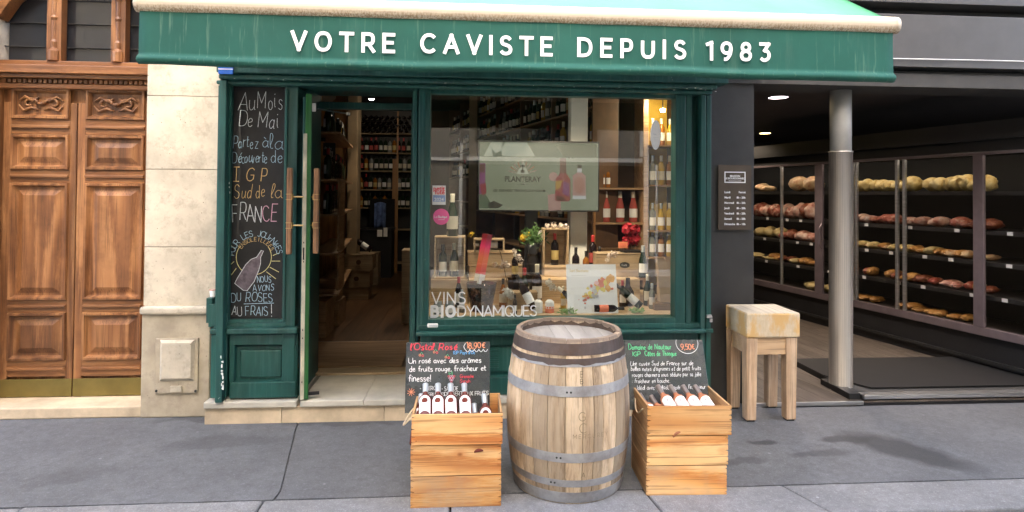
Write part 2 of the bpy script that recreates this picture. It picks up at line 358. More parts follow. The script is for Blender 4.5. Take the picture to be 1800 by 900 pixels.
# ---------------------------------------------------------------- lettering: strokes drawn as ribbons
O_ = "~.4,1 .17,.93 .04,.72 0,.5 .04,.28 .17,.07 .4,0 .63,.07 .76,.28 .8,.5 .76,.72 .63,.93 .4,1"
GL = {
'A': (.76, "0,0 .38,1|.38,1 .76,0|.14,.32 .62,.32"), 'B': (.6, "0,0 0,1|~0,1 .34,1 .5,.93 .54,.77 .49,.6 .34,.54 0,.54|~0,.54 .38,.54 .56,.46 .6,.27 .55,.08 .38,0 0,0"),
'C': (.74, "~.74,.84 .6,.96 .42,1 .19,.93 .04,.72 0,.5 .04,.28 .19,.07 .42,0 .6,.04 .74,.16"),
'D': (.72, "0,0 0,1|~0,1 .3,1 .55,.92 .69,.72 .72,.5 .69,.28 .55,.08 .3,0 0,0"), 'E': (.54, "0,0 0,1|0,1 .54,1|0,.52 .46,.52|0,0 .54,0"),
'F': (.52, "0,0 0,1|0,1 .52,1|0,.5 .44,.5"), 'G': (.78, "~.74,.84 .6,.96 .42,1 .19,.93 .04,.72 0,.5 .04,.28 .19,.07 .42,0 .62,.05 .76,.17|.76,.14 .76,.46|.76,.46 .44,.46"),
'H': (.66, "0,0 0,1|.66,0 .66,1|0,.52 .66,.52"), 'I': (.0, "0,0 0,1"), 'J': (.42, "~.42,1 .42,.3 .38,.1 .22,0 .06,.04 0,.14"),
'K': (.6, "0,0 0,1|.56,1 0,.4|.2,.56 .6,0"), 'L': (.5, "0,1 0,0|0,0 .5,0"), 'M': (.84, "0,0 0,1|0,1 .42,.3|.42,.3 .84,1|.84,1 .84,0"),
'N': (.68, "0,0 0,1|0,1 .68,0|.68,0 .68,1"), 'O': (.8, O_), 'P': (.58, "0,0 0,1|~0,1 .34,1 .52,.92 .58,.7 .52,.48 .34,.4 0,.4"),
'Q': (.8, O_+"|.5,.26 .84,-.04"), 'R': (.6, "0,0 0,1|~0,1 .34,1 .52,.92 .58,.7 .52,.48 .34,.4 0,.4|.32,.4 .6,0"),
'S': (.58, "~.55,.84 .44,.96 .28,1 .1,.93 .03,.76 .1,.6 .28,.53 .47,.45 .57,.28 .5,.08 .3,0 .12,.04 0,.16"),
'T': (.66, "0,1 .66,1|.33,1 .33,0"), 'U': (.66, "~0,1 0,.36 .06,.12 .2,.01 .33,0 .46,.01 .6,.12 .66,.36 .66,1"), 'V': (.74, "0,1 .37,0|.37,0 .74,1"),
'X': (.64, "0,0 .64,1|0,1 .64,0"), 'Y': (.68, "0,1 .34,.44|.68,1 .34,.44|.34,.44 .34,0"), 'Z': (.6, "0,1 .6,1|.6,1 0,0|0,0 .6,0"), 'W': (1.0, "0,1 .25,0|.25,0 .5,.9|.5,.9 .75,0|.75,0 1,1"),
'0': (.56, "~.28,1 .08,.88 0,.5 .08,.12 .28,0 .48,.12 .56,.5 .48,.88 .28,1"), '1': (.26, "0,.9 .26,1|.26,1 .26,0"),
'2': (.54, "~.03,.82 .12,.95 .28,1 .46,.92 .5,.72 .4,.5 0,0|0,0 .54,0"), '3': (.52, "0,1 .5,1|.5,1 .24,.6|~.2,.6 .4,.56 .52,.4 .5,.16 .34,.02 .16,.0 0,.12"),
'5': (.52, ".48,1 .06,1|.06,1 .04,.56|~.04,.58 .24,.64 .44,.56 .52,.34 .44,.1 .24,0 0,.1"),
'8': (.56, "~.28,.54 .1,.62 .05,.77 .12,.94 .28,1 .44,.94 .51,.77 .46,.62 .28,.54|~.28,.54 .07,.44 0,.26 .08,.06 .28,0 .48,.06 .56,.26 .49,.44 .28,.54"),
'9': (.56, "~.54,.7 .48,.46 .28,.38 .08,.46 .0,.69 .08,.92 .28,1 .48,.92 .56,.66 .5,.3 .3,.02 .12,0"),
'4': (.56, ".4,0 .4,1|.4,1 0,.3|0,.3 .56,.3"), '6': (.54, "~.46,.98 .2,.8 .02,.4 .06,.1 .27,0 .48,.1 .54,.3 .46,.52 .27,.6 .06,.46"), '7': (.5, "0,1 .5,1|.5,1 .16,0"),
'a': (.44, "~.42,.42 .3,.54 .12,.5 0,.28 .08,.05 .24,.0 .4,.16|~.43,.55 .42,.2 .46,.02 .54,0"), 'b': (.42, "0,1 0,0|~0,.35 .15,.54 .34,.5 .42,.28 .34,.05 .15,0 0,.15"),
'c': (.4, "~.4,.44 .28,.54 .1,.48 0,.27 .08,.06 .25,0 .4,.1"), 'd': (.44, "~.42,.4 .3,.54 .12,.5 0,.28 .08,.05 .24,0 .42,.18|.43,1 .43,0"),
'e': (.42, "~0,.28 .2,.3 .38,.36 .34,.52 .2,.56 .04,.45 0,.25 .1,.04 .26,0 .42,.1"), 'f': (.34, "~.38,.92 .28,1 .16,.92 .13,.6 .13,-.02|0,.54 .32,.54"),
'g': (.44, "~.42,.42 .3,.54 .12,.5 0,.28 .1,.06 .26,.04 .42,.2|~.43,.55 .42,-.15 .3,-.32 .1,-.28"), 'h': (.42, "0,1 0,0|~0,.3 .12,.5 .28,.54 .38,.42 .4,0"),
'i': (.06, "~.0,.54 .02,.1 .1,0|.01,.74 .03,.78"), 'j': (.2, "~.16,.54 .15,-.1 .05,-.3 -.1,-.25|.16,.74 .18,.78"), 'k': (.4, "0,1 0,0|.36,.54 0,.22|.12,.32 .4,0"),
'l': (.1, "~0,.2 .16,.7 .14,.98 .04,1 0,.7 0,.2 .06,0 .16,.04"), 'm': (.66, "0,.54 0,0|~0,.32 .14,.54 .28,.5 .32,.3 .32,0|~.32,.3 .45,.54 .6,.5 .64,.3 .66,0"),
'n': (.4, "0,.54 0,0|~0,.32 .14,.54 .3,.54 .38,.38 .4,0"), 'o': (.42, "~.2,.55 .05,.46 0,.27 .06,.07 .2,0 .35,.07 .42,.27 .36,.47 .2,.55"),
'p': (.42, "0,.54 0,-.34|~0,.38 .15,.54 .34,.5 .42,.28 .34,.06 .15,.0 0,.15"), 'q': (.42, "~.42,.4 .3,.54 .12,.5 0,.28 .08,.05 .24,0 .42,.18|.42,.54 .42,-.34"),
'r': (.3, "0,.54 0,0|~0,.3 .1,.48 .3,.52"), 's': (.36, "~.34,.46 .2,.55 .05,.5 .06,.36 .2,.29 .34,.2 .32,.04 .16,0 0,.08"),
't': (.32, "~.12,.9 .12,.12 .2,0 .34,.06|0,.6 .32,.6"), 'u': (.42, "~0,.54 .0,.16 .1,0 .26,.02 .4,.18|~.41,.54 .41,.1 .48,0"), 'v': (.38, "0,.54 .19,0|.19,0 .38,.54"),
'x': (.38, "0,0 .38,.54|0,.54 .38,0"), 'y': (.4, "0,.54 .2,.04|.4,.54 .1,-.32"), 'z': (.38, "0,.54 .36,.54|.36,.54 0,0|0,0 .4,0"),
'!': (.04, ".02,1 .02,.28|.02,.06 .02,0"), ',': (.06, ".06,.08 0,-.12"), '.': (.04, ".0,0 .03,.03"), '-': (.28, "0,.4 .28,.4"), "'": (.04, ".04,1 0,.82"), ':': (.04, "0,.1 .02,.1|0,.45 .02,.45"),
'€': (.6, "~.6,.82 .42,.95 .22,.85 .12,.5 .22,.15 .42,.04 .6,.14|0,.6 .42,.6|0,.42 .4,.42"), ' ': (.28, ""),
}
ACC = {'é': ('e', ".18,.68 .34,.84"), 'è': ('e', ".08,.84 .24,.68"), 'à': ('a', ".08,.84 .24,.68"), 'ô': ('o', ".08,.68 .21,.82|.21,.82 .34,.68"), 'É': ('E', ".2,1.1 .4,1.24"), 'Ô': ('O', ".25,1.1 .4,1.24|.4,1.24 .55,1.1")}
for k, (b, s) in ACC.items(): GL[k] = (GL[b][0], GL[b][1]+'|'+s)
def crom(p, k=4):
    q = [p[0]]+p+[p[-1]]; out = []
    for i in range(1, len(q)-2):
        for j in range(k):
            t = j/k; a, b, c, d = q[i-1], q[i], q[i+1], q[i+2]
            out.append(tuple(.5*((2*b[e])+(-a[e]+c[e])*t+(2*a[e]-5*b[e]+4*c[e]-d[e])*t*t+(-a[e]+3*b[e]-3*c[e]+d[e])*t**3) for e in (0, 1)))
    return out+[p[-1]]
def glyph(ch, k=4):
    wd, s = GL[ch]; st = []
    for q in s.split('|'):
        if not q: continue
        sm = q[0] == '~'; q = q.strip('~')
        pts = [tuple(float(e) for e in a.split(',')) for a in q.split()]
        st.append(crom(pts, k) if sm else pts)
    return wd, st
_lift = [0]
def ribbon(mb, pts, w, to3, mi=0, ext=0.5, th=None):
    """pts: 2D polyline in metres; to3(x, y, lift)"""
    n = len(pts)
    if n < 2: return
    _lift[0] = (_lift[0]+1) % 17
    P2 = [Vector((a, b, 0)) for a, b in pts]
    if n == 2:
        d = (P2[1]-P2[0]); L = d.length or 1; d = d/L if d.length else Vector((1, 0, 0)); P2 = [P2[0]-d*w*ext, P2[1]+d*w*ext]
    vs = []
    closed = (P2[0]-P2[-1]).length < 1e-6 and n > 3
    for i in range(n):
        if closed and i in (0, n-1): d = P2[1]-P2[-2]
        else: d = P2[min(i+1, n-1)]-P2[max(i-1, 0)]
        if d.length < 1e-9: d = Vector((1, 0, 0))
        d.normalize(); nn = Vector((-d.y, d.x, 0))*w/2
        l = _lift[0]*.00003+i*.000004
        a, b = P2[i]+nn, P2[i]-nn
        vs += [to3(a.x, a.y, l), to3(b.x, b.y, l)]
    mb.add(vs, [(2*i, 2*i+1, 2*i+3, 2*i+2) for i in range(n-1)], mi)
def twidth(s, h, track): return sum(GL[c][0]*h+track for c in s)-track
def write(mb, s, x, y, h, w, to3, track=None, mi=0, wob=0.0, slant=0, sx=1.0, k=3):
    """draws a line of text, x/y in metres on the board"""
    track = h*.16 if track is None else track
    for c in s:
        wd, st = glyph(c, k)
        jy = random.uniform(-1, 1)*wob*h; jr = random.uniform(-1, 1)*wob*1.5; jx = random.uniform(-1, 1)*wob*.4*h; js = 1+random.uniform(-1, 1)*wob
        for q in st:
            pp = []
            for a, b in q:
                a2 = (a+b*(slant+jr))*h*sx*js; b2 = b*h*js
                pp.append((x+a2+jx, y+b2+jy))
            ribbon(mb, pp, w, to3, mi, .5 if w > .01 else .35)
        x += wd*h*sx+track
    return x
def plane3(o, ux, uy, nrm):
    o, ux, uy, nrm = map(Vector, (o, ux, uy, nrm))
    return lambda x, y, l: o+ux*x+uy*y+nrm*l
def text_obj(s, size, mat_, parent, loc, rot=(R(90), 0, 0), name='lettering', align='CENTER', ext=0.0, off=0.0, sx=1):
    c = bpy.data.curves.new(name, 'FONT'); c.body = s; c.size = size; c.align_x = align; c.extrude = ext; c.offset = off; c.resolution_u = 2
    t = bpy.data.objects.new('t', c); COL.objects.link(t)
    me = bpy.data.meshes.new_from_object(t.evaluated_get(bpy.context.evaluated_depsgraph_get())); bpy.data.objects.remove(t)
    mt = Matrix.Translation(loc) @ Matrix.Rotation(rot[2], 4, 'Z') @ Matrix.Rotation(rot[1], 4, 'Y') @ Matrix.Rotation(rot[0], 4, 'X') @ Matrix.Diagonal((sx, 1, 1, 1))
    me.transform((basis(parent).inverted() if parent else Matrix.Identity(4)) @ mt)
    me.name = name; me.materials.clear(); me.materials.append(mat_)
    o = bpy.data.objects.new(name, me); COL.objects.link(o); o.parent = parent; return o

# ---------------------------------------------------------------- ground, pavement, kerb, road
M['asph'] = asphalt('pavement_asphalt', (.120, .125, .133), [(2.05, -.52, .12, .05, -5, .8), (2.35, -.72, .26, .06, 8, .5), (2.65, -.50, .25, .08, 0, .75), (2.95, -.70, .20, .50, 38, .8), (1.75, -.80, .25, .05, 4, .5), (-1.6, -.3, .5, .12, 5, .35), (-.9, .0, .6, .07, 0, .5), (-1.9, .12, .5, .07, 0, .5), (-2.3, -.75, .3, .14, 20, .3)])
M['road'] = asphalt('road_asphalt', (.07, .07, .075)); M['bounce_paving'] = asphalt('paving_paled_for_bounce', (.34, .32, .28))  # paving made pale in place of brightly lit ground, for bounce and reflection
M['granite'] = asphalt('kerb_granite', (.205, .207, .21))
struct(MB().box(-60, 60, -60, 60, -.30, -.26).build('ground', M['road']))
struct(MB().box(-24, 24, -6.1, -1.47, -.25, -.12).build('road', M['bounce_paving']))
struct(MB().box(-24, 24, -7.7, -6.1, -.25, 0).build('opposite_pavement', M['bounce_paving']))
pav = struct(MB().box(-24, 24, -1.13, .9, -.2, -.012).build('pavement', M['asph']))
crack = [(-1.195, .30), (-1.195, .05), (-1.205, -.08), (-1.19, -.2), (-1.2, -.42), (-1.205, -.62), (-1.19, -.8), (-1.205, -.95), (-1.215, -1.04), (-1.26, -1.128)]
crack = [(G(520, 748).x, .30), (G(520, 748).x, .04)] + [(G(u, v).x, G(u, v).y) for u, v in ((519, 758), (517, 768), (513, 785), (507, 808), (502, 830), (497, 850), (494, 862))] + [(G(486, 872).x, -1.125)]
gp = .006
MB().flat([(-24, .30), (-24, -1.125)]+[(x-gp, y) for x, y in reversed(crack)], -.012, 0).build('asphalt_panel', M['asph'], pav, fix=True)
MB().flat([(x+gp, y) for x, y in crack]+[(24, -1.125), (24, .12), (2.4, .12), (2.2, .30)], -.012, 0).build('asphalt_panel', M['asph'], pav, fix=True)
kerb = struct(MB().box(-24, 24, -1.44, -1.135, -.2, -.03).build('kerb', M['road']))
js = [-24, -18, -12, -8, -5.2, -3.4, -2.35, G(458, 888).x, G(798, 894).x-.02, G(1146, 885).x, G(1398, 875).x, 3.4, 4.9, 6.6, 9, 13, 18, 24]
for i in range(len(js)-1):
    a, b = js[i]+.004, js[i+1]-.004
    s = .0
    lean = .10 if i == 9 else 0
    leanb = .10 if i == 8 else 0
    n = 10
    yf = [-1.45+random.uniform(-.006, .006) for _ in range(n+1)]; yb = [-1.131+random.uniform(-.003, .003) for _ in range(n+1)]
    ax = (lambda t, e: e)
    poly = [(a+(b-a)*t/n, yf[t]) for t in range(n+1)]+[(b-(b-a)*t/n, yb[t]) for t in range(n+1)]
    # the cracked joint on the right runs slantwise
    def sk(p, a=a, b=b, i=i):
        x, y = p; t = (x-a)/(b-a); k = (-1.13-y)*(.36 if i == 10 else .12 if i == 9 else 0); k2 = (-1.13-y)*(.36 if i == 9 else .12 if i == 8 else 0)
        return (x+k*(1-t)+k2*t, y)
    poly = [sk(p) for p in poly]
    o = MB().flat(poly, -.15, random.uniform(-.002, .003)).build('kerb_stone', M['granite'], kerb, bevel=.012, fix=True)

# ---------------------------------------------------------------- apartment building on the left
YW = .20
apt = root('apartment_building', 'pale limestone building with varnished oak street door left of the shop', 'building', (-3, YW, 0))
x0, x1 = X(254, 430, YW), X(383, 430, YW)
zs = [.83]+[Z(320, v, YW) for v in (434, 298, 169)]+[3.35]
bx('wall', M['stone2'], apt, x0+.02, x1, YW+.02, YW+.5, 0, 3.35)
for i in range(4):
    bx('stone_block', M['stone'], apt, x0, x1, YW, YW+.1, zs[i]+(.002 if i else 0), zs[i+1]-.002, bevel=.003)
# plinth with moulding and hatch
px0, px1 = X(248, 640, .17), X(369, 640, .17)
bx('plinth', M['stone2'], apt, px0, px1, .165, .4, 0, .77, bevel=.01)
bx('plinth_moulding', M['stone'], apt, px0-.01, px1+.005, .14, .4, .77, .83, bevel=.02, seg=3)
hx0, hx1, hz0, hz1 = X(272, 640, .15), X(348, 640, .15), Z(300, 692, .15), Z(300, 595, .15)
bx('hatch_frame', M['stone2'], apt, hx0, hx1, .150, .17, hz0, hz1, bevel=.004)
hp = MB(); a, b, c, d = X(280, 640, .14), X(341, 640, .14), Z(300, 670, .14), Z(300, 598, .14)
hp.add([(a, .149, c), (b, .149, c), (b, .149, d), (a, .149, d), (a+.02, .128, c+.022), (b-.02, .128, c+.022), (b-.02, .128, d-.02), (a+.02, .128, d-.02)], [(0, 1, 5, 4), (1, 2, 6, 5), (2, 3, 7, 6), (3, 0, 4, 7), (4, 5, 6, 7)])
hp.build('hatch_panel', M['stone'], apt)
bx('hatch_latch', M['stone'], apt, X(299, 685, .14), X(319, 685, .14), .138, .155, Z(300, 690, .14), Z(300, 679, .14), bevel=.002)
for u in (275, 344):
    c = P(u, 687, .148); MB().lathe([(.009, 0), (.009, .006), (.004, .008)], 10, Matrix.Translation(c) @ Matrix.Rotation(R(90), 4, 'X')).build('hatch_screw', M['darkmetal'], apt)
# oak door: two leaves, transom above
YD = .42
dL, dR = -3.62, X(258, 430, YW)+.02
bx('stone_block', M['stone'], apt, -6.4, dL-.02, YW, YW+.5, 0, 3.35, bevel=.004)
bx('door_sill', M['plinth'], apt, dL-.05, dR+.03, .18, .7, 0, .085, bevel=.01)
door = bx('street_door', M['oak'], apt, dL, dR-.10, YD+.03, YD+.08, .085, 2.60)
bx('door_jamb', M['oak'], door, dR-.10, dR, YD-.08, YD+.1, .085, 2.6, bevel=.008)
xm = (dL+dR-.1)/2
dz = lambda v: Z(228, v, YD)
def molded(x0, x1, z0, z1, name='door_panel', raised=True, mt='oak', depth=.028):
    o = MB()
    e = .05
    for k, (a, y) in enumerate([(0, YD-.016), (.022, YD+.0), (.03, YD+.012)]):
        pass
    rings = [(0, YD+.002), (.006, YD-.018), (.022, YD-.018), (.038, YD+.012), (.055, YD+.012), (.10, YD-.006 if raised else YD+.012)]
    vs = []; fs = []
    for k, (a, y) in enumerate(rings): vs += [(x0+a, y, z0+a), (x1-a, y, z0+a), (x1-a, y, z1-a), (x0+a, y, z1-a)]
    for k in range(len(rings)-1):
        for j in range(4): fs.append((k*4+j, k*4+(j+1) % 4, (k+1)*4+(j+1) % 4, (k+1)*4+j))
    k = len(rings)-1; fs.append((k*4, k*4+1, k*4+2, k*4+3))
    o.add(vs, fs)
    return o.build(name, M[mt], door)
for a, b in ((xm+.004, dR-.105), (dL+.02, xm-.004)):
    pw0, pw1 = a+.06, b-.05
    bx('door_stile', M['oak'], door, a, pw0, YD, YD+.04, .085, 2.38, bevel=.003)
    bx('door_stile', M['oak'], door, pw1, b, YD, YD+.04, .085, 2.38, bevel=.003)
    for v0, v1 in ((322, 300), (548, 527), (660, 632), (238, 212)):
        bx('door_rail', M['oak_h'], door, pw0, pw1, YD, YD+.04, dz(v0), dz(v1), bevel=.003)
        bx('door_bead', M['oak_h'], door, pw0+.002, pw1-.002, YD-.018, YD, dz((v0+v1)/2)-.012, dz((v0+v1)/2)+.012, bevel=.006)
    molded(pw0, pw1, dz(300), dz(238)); molded(pw0, pw1, dz(527), dz(322)); molded(pw0, pw1, dz(632), dz(548)); molded(pw0, pw1, dz(212), dz(158), 'carved_panel', False)
    cv = MB(); cx, cz = (pw0+pw1)/2, dz(185)
    for sgn in (-1, 1):
        pts = []
        for t in range(14):
            tt = t/13; rr = .075*(1-.75*tt); an = tt*5.4
            pts.append((cx+sgn*(.085+rr*math.cos(an)*-1*.8), YD+.002, cz+rr*math.sin(an)*.62))
        cv.tube(pts, [.014*(1-.5*t/13) for t in range(14)], 6)
        cv.tube([(cx+sgn*.02, YD, cz+.05), (cx+sgn*.06, YD, cz+.02), (cx+sgn*.12, YD, cz+.055), (cx+sgn*.165, YD, cz+.02)], [.006, .012, .012, .005], 6)
        cv.tube([(cx+sgn*.02, YD, cz-.05), (cx+sgn*.07, YD, cz-.03), (cx+sgn*.13, YD, cz-.055), (cx+sgn*.165, YD, cz-.01)], [.006, .012, .010, .005], 6)
    cv.lathe([(0, -.02), (.02, -.012), (.026, 0), (.02, .012), (0, .02)], 10, Matrix.Translation((cx, YD, cz)), cap=False)
    cv.build('carving', M['oak'], door, smooth=True)
    bx('kick_plate', plain('tarnished_brass', (.22, .17, .05), .45, .6), door, a, b, YD-.006, YD+.002, .09, dz(664), bevel=.002)
for v0, v1, out in ((160, 152, .05), (152, 143, .02), (143, 136, .09), (136, 122, .12)):
    bx('door_cornice', M['oak_h'], door, dL-.02, dR-.015, YD-out, YD+.1, dz(v0), dz(v1), bevel=.006)
nd_ = 30
for i in range(nd_):
    xx = dL+.05+(dR-dL-.15)*i/(nd_-1); bx('dentil', M['oak_h'], door, xx-.012, xx+.012, YD-.045, YD-.018, dz(150), dz(144))
tz0, tz1 = dz(122), 3.55
bx('transom_rail', M['oak_h'], door, dL, dR, YD-.03, YD+.08, tz0, tz0+.05, bevel=.005)
tg = MB(); tg.box(dL, dR, YD+.07, YD+.075, tz0, tz1); tg.build('transom_glass', plain('sooty_glass', (.02, .022, .026), .08), door)
for xx in (X(210, 60, YD), X(210, 60, YD)-.48, X(210, 60, YD)-.96):
    cl = MB(); cl.lathe([(.045, tz0+.05), (.045, tz0+.13), (.025, tz0+.15), (.028, tz0+.20), (.02, tz0+.22), (.02, tz0+.37), (.03, tz0+.39), (.02, tz0+.41), (.022, tz0+.52), (.05, tz0+.6), (.05, tz0+.64)], 12, Matrix.Translation((xx, YD-.01, 0)))
    cl.box(xx-.055, xx+.055, YD-.02, YD+.05, tz0+.05, tz0+.64)
    cl.build('transom_column', M['oak'], door, smooth=False, bevel=.004)
    for k in (.17, .36, .55):
        bx('glazing_bar', M['darkmetal'], door, xx+.06, xx+.42, YD+.05, YD+.066, tz0+k, tz0+k+.008)
hd = MB(); xs = [dL+(dR-dL)*t/12 for t in range(13)]
top = [(x, 3.6) for x in reversed(xs)]; bot = [(x, tz0+.36+.36*math.sin(math.pi*(t/12))**.6) for t, x in enumerate(xs)]
hd.prism(bot+top, YD-.06, YD+.06); hd.build('transom_head', M['oak_h'], door, fix=True, bevel=.006)
bx('door_jamb', M['oak'], door, dL-.02, dL, YD-.08, YD+.1, .085, 2.6)
# upper storeys of the row (they carry the sunlight that fills the street)
def storeys(bld, xa, xb, mat_, yy=YW, z0=3.4):
    ws = []
    x = xa+1.0
    cells = []
    while x+1.1 < xb-.5: cells.append((x, x+1.1)); x += 2.3
    prev = z0
    for fl in range(4):
        a = z0+.6+fl*3.1; b = a+2.0
        bx('wall', mat_, bld, xa, xb, yy, yy+.4, prev, a)
        xx = xa
        for (c, d) in cells:
            bx('wall', mat_, bld, xx, c, yy, yy+.4, a, b)
            wi = bx('window', M['white'], bld, c, d, yy+.15, yy+.2, a, b); bx('pane', M['paneglass'], wi, c+.08, d-.08, yy+.14, yy+.15, a+.08, b-.08)
            xx = d
        bx('wall', mat_, bld, xx, xb, yy, yy+.4, a, b)
        prev = b
    bx('wall', mat_, bld, xa, xb, yy, yy+.4, prev, 17)
    bx('cornice', mat_, bld, xa, xb, yy-.35, yy, 16.6, 16.9)
M['paneglass'] = plain('dark_pane', (.03, .035, .04), .1)
storeys(apt, -14, -1.84, M['lightstone'], YW, 3.56)
bx('wall', M['stone2'], apt, -14, -6.4, YW, YW+.4, 0, 3.56)
bx('wall', M['stone2'], apt, dL, x1, YW+.12, YW+.5, 3.6, 3.9)

# ---------------------------------------------------------------- wine shop front
shop = root('wine_shop', 'dark green painted wine shop front with open door and big display window', 'shop', (0, .1, 0))
def sb(name, u0, u1, v0, v1, Y0, Y1, mt='green', parent=None, bev=.004, ref=None):
    um, vm = (u0+u1)/2, (v0+v1)/2
    return bx(name, M[mt], parent or shop, X(u0, vm, Y0), X(u1, vm, Y0), Y0, Y1, Z(um, v1, Y0), Z(um, v0, Y0), bevel=bev)
SZ = .165                                        # top of the stone step
sx0, sx1 = X(358, 720, 0), X(1262, 700, 0)
dx0, dx1 = X(560, 700, 0)-.19, X(735, 660, .05)   # doorway
# step: blocks below, slab above
for a, b in ((sx0, X(494, 720, 0)), (X(494, 720, 0), X(675, 720, 0)), (X(675, 720, 0), .45), (.45, 1.25), (1.25, sx1)):
    bx('step_block', M['plinth'], shop, a+.0015, b-.0015, .012, .25, -.005, SZ-.045, bevel=.003)
for a, b in ((sx0, X(522, 700, 0)), (X(528, 700, 0), X(640, 700, 0)), (X(640, 700, 0), .1), (.1, .9), (.9, sx1)):
    bx('step_slab', M['marble'], shop, a+.001, b-.001, -.012, .70, SZ-.045, SZ, bevel=.006)
XL = X(383, 430, .08); 
zt = Z(800, 152, .05)                             # underside of the header
zw0, zw1 = .735, 2.485                            # window opening
# header box
bx('header_box', M['green_worn'], shop, X(381, 120, -.08), X(1280, 130, -.08), -.09, .2, 2.555, 2.80, bevel=.006)
bx('header_box', M['green_worn'], shop, X(383, 140, -.05), X(1262, 140, -.05), -.05, .2, 2.515, 2.553, bevel=.012)
bx('header_moulding', M['green_worn'], shop, XL, X(1250, 160, .03), .0, .2, zw1+.0, 2.513, bevel=.01, seg=3)
bx('header_board', M['green'], shop, X(381, 120, .1), X(1280, 130, .1), .0, .3, 2.80, 3.6)
# left pilaster
PB = .09
yb = PB
bx('pilaster', M['green'], shop, XL, X(403, 430, .05), .04, .3, SZ+.02, zw1-.002, bevel=.005)
bx('pilaster', M['green'], shop, X(499, 430, .05), X(521, 430, .05), .04, .3, SZ+.02, zw1-.002, bevel=.005)
bx('panel_backing', M['green'], shop, X(403, 430, .05), X(499, 430, .05), .10, .3, SZ, zw1-.004)
bx('frame_bead', M['green'], shop, X(398, 430, .04), X(404, 430, .04), .028, .05, .80, zw1-.02, bevel=.004)
bx('frame_bead', M['green'], shop, X(498, 430, .04), X(503, 430, .04), .028, .05, .75, zw1-.02, bevel=.004)
sb('panel_rail', 399, 503, 562, 570, .05, .11); sb('panel_rail', 399, 503, 568, 580, .035, .11)
sb('pilaster_ledge', 368, 396, 578, 588, -.0, .12, bev=.01); sb('pilaster_ledge', 397, 522, 577, 588, -.0, .12, bev=.01)
sb('base_board', 403, 520, 588, 606, .045, .12); sb('base_board', 403, 520, 672, 700, .03, .12, bev=.006)
sb('base_board', 403, 412, 606, 672, .045, .12); sb('base_board', 504, 520, 606, 672, .045, .12)
sb('base_board', 370, 388, 588, 700, .02, .2); sb('base_board', 520, 523, 588, 700, .05, .2)
sb('recessed_panel', 413, 503, 608, 671, .085, .12, bev=.006); sb('raised_panel', 421, 495, 615, 664, .070, .09, bev=.012)
sb('pilaster_box', 362, 373, 524, 568, .06, .25); sb('pilaster_box', 366, 384, 535, 575, .05, .2)
bx('shutter_rail', M['green_worn'], shop, X(385, 430, 0), X(397, 430, 0), -.035, .035, SZ+.005, Z(390, 142, 0), bevel=.004)
# window surround
def wx(u, Y=.05): return X(u, 360, Y)
bx('window_post', M['green'], shop, wx(735), wx(755), .04, .16, zw0-.1, zw1-.002, bevel=.005)
bx('window_post', M['green'], shop, wx(725), wx(732), .06, .14, SZ, zw1-.002, bevel=.004)
bx('window_post', M['green'], shop, wx(741), wx(746), .034, .05, zw0-.04, zw1-.02, bevel=.004)
bx('window_post', M['green'], shop, wx(1187), wx(1204), .04, .16, zw0-.1, zw1-.002, bevel=.005)
bx('window_post', M['green'], shop, wx(1206), wx(1216), .055, .16, zw0-.06, zw1-.003, bevel=.004)
bx('window_post', M['green'], shop, wx(1216.5), wx(1229), .11, .2, zw0-.06, zw1-.004)
bx('window_post', M['green'], shop, wx(1229.5), wx(1238), .02, .2, SZ, zw1-.002, bevel=.005)
bx('window_post', M['green'], shop, wx(1240), wx(1249), .035, .2, SZ, zw1-.002, bevel=.005)
sb('window_rail', 746, 1187, 560, 576, .045, .16); bx('window_rail', M['green'], shop, wx(755), wx(1187), .06, .14, zw1-.03, zw1-.003)
bx('window_sill', M['green'], shop, wx(734), wx(1236), -.02, .14, .630, .662, bevel=.010, seg=3)
bx('window_sill', M['green'], shop, wx(1237), wx(1250), -.00, .018, .630, .662, bevel=.004)
bx('window_rail', M['green'], shop, wx(738), wx(1229), .03, .14, .664, .70, bevel=.004)
bx('base_backing', M['green'], shop, wx(745), wx(1237), .115, .2, SZ, .63)
for u0_, u1_, a, b in ((741, 760, SZ+.003, .63), (1205, 1229, SZ+.003, .63)): bx('base_board', M['green'], shop, wx(u0_), wx(u1_), .06, .12, a, b, bevel=.004)
bx('base_board', M['green'], shop, wx(760), wx(1205), .06, .12, .54, .63, bevel=.004)
bx('base_board', M['green'], shop, wx(760), wx(1205), .04, .12, SZ+.003, .30, bevel=.006)
bx('base_board', M['green'], shop, wx(985), wx(1000), .06, .12, .30, .54, bevel=.004)
for a, b in ((768, 978), (1007, 1198)): bx('raised_panel', M['green'], shop, wx(a), wx(b), .095, .12, .325, .52, bevel=.010)
gx0, gx1, gz0, gz1 = wx(836, .09), wx(879, .09), Z(850, 646, .09), Z(850, 612, .09)
gr = MB()
gr.box(gx0-.008, gx1+.008, .086, .095, gz0-.008, gz0); gr.box(gx0-.008, gx1+.008, .086, .095, gz1, gz1+.008); gr.box(gx0-.008, gx0, .087, .095, gz0, gz1); gr.box(gx1, gx1+.008, .087, .095, gz0, gz1)
vent = gr.build('vent_grille', M['green'], shop)
for i in range(9):
    z = gz0+.004+(gz1-gz0)*i/9; bx('slat', M['green'], vent, gx0, gx1, .085, .093, z, z+.008)
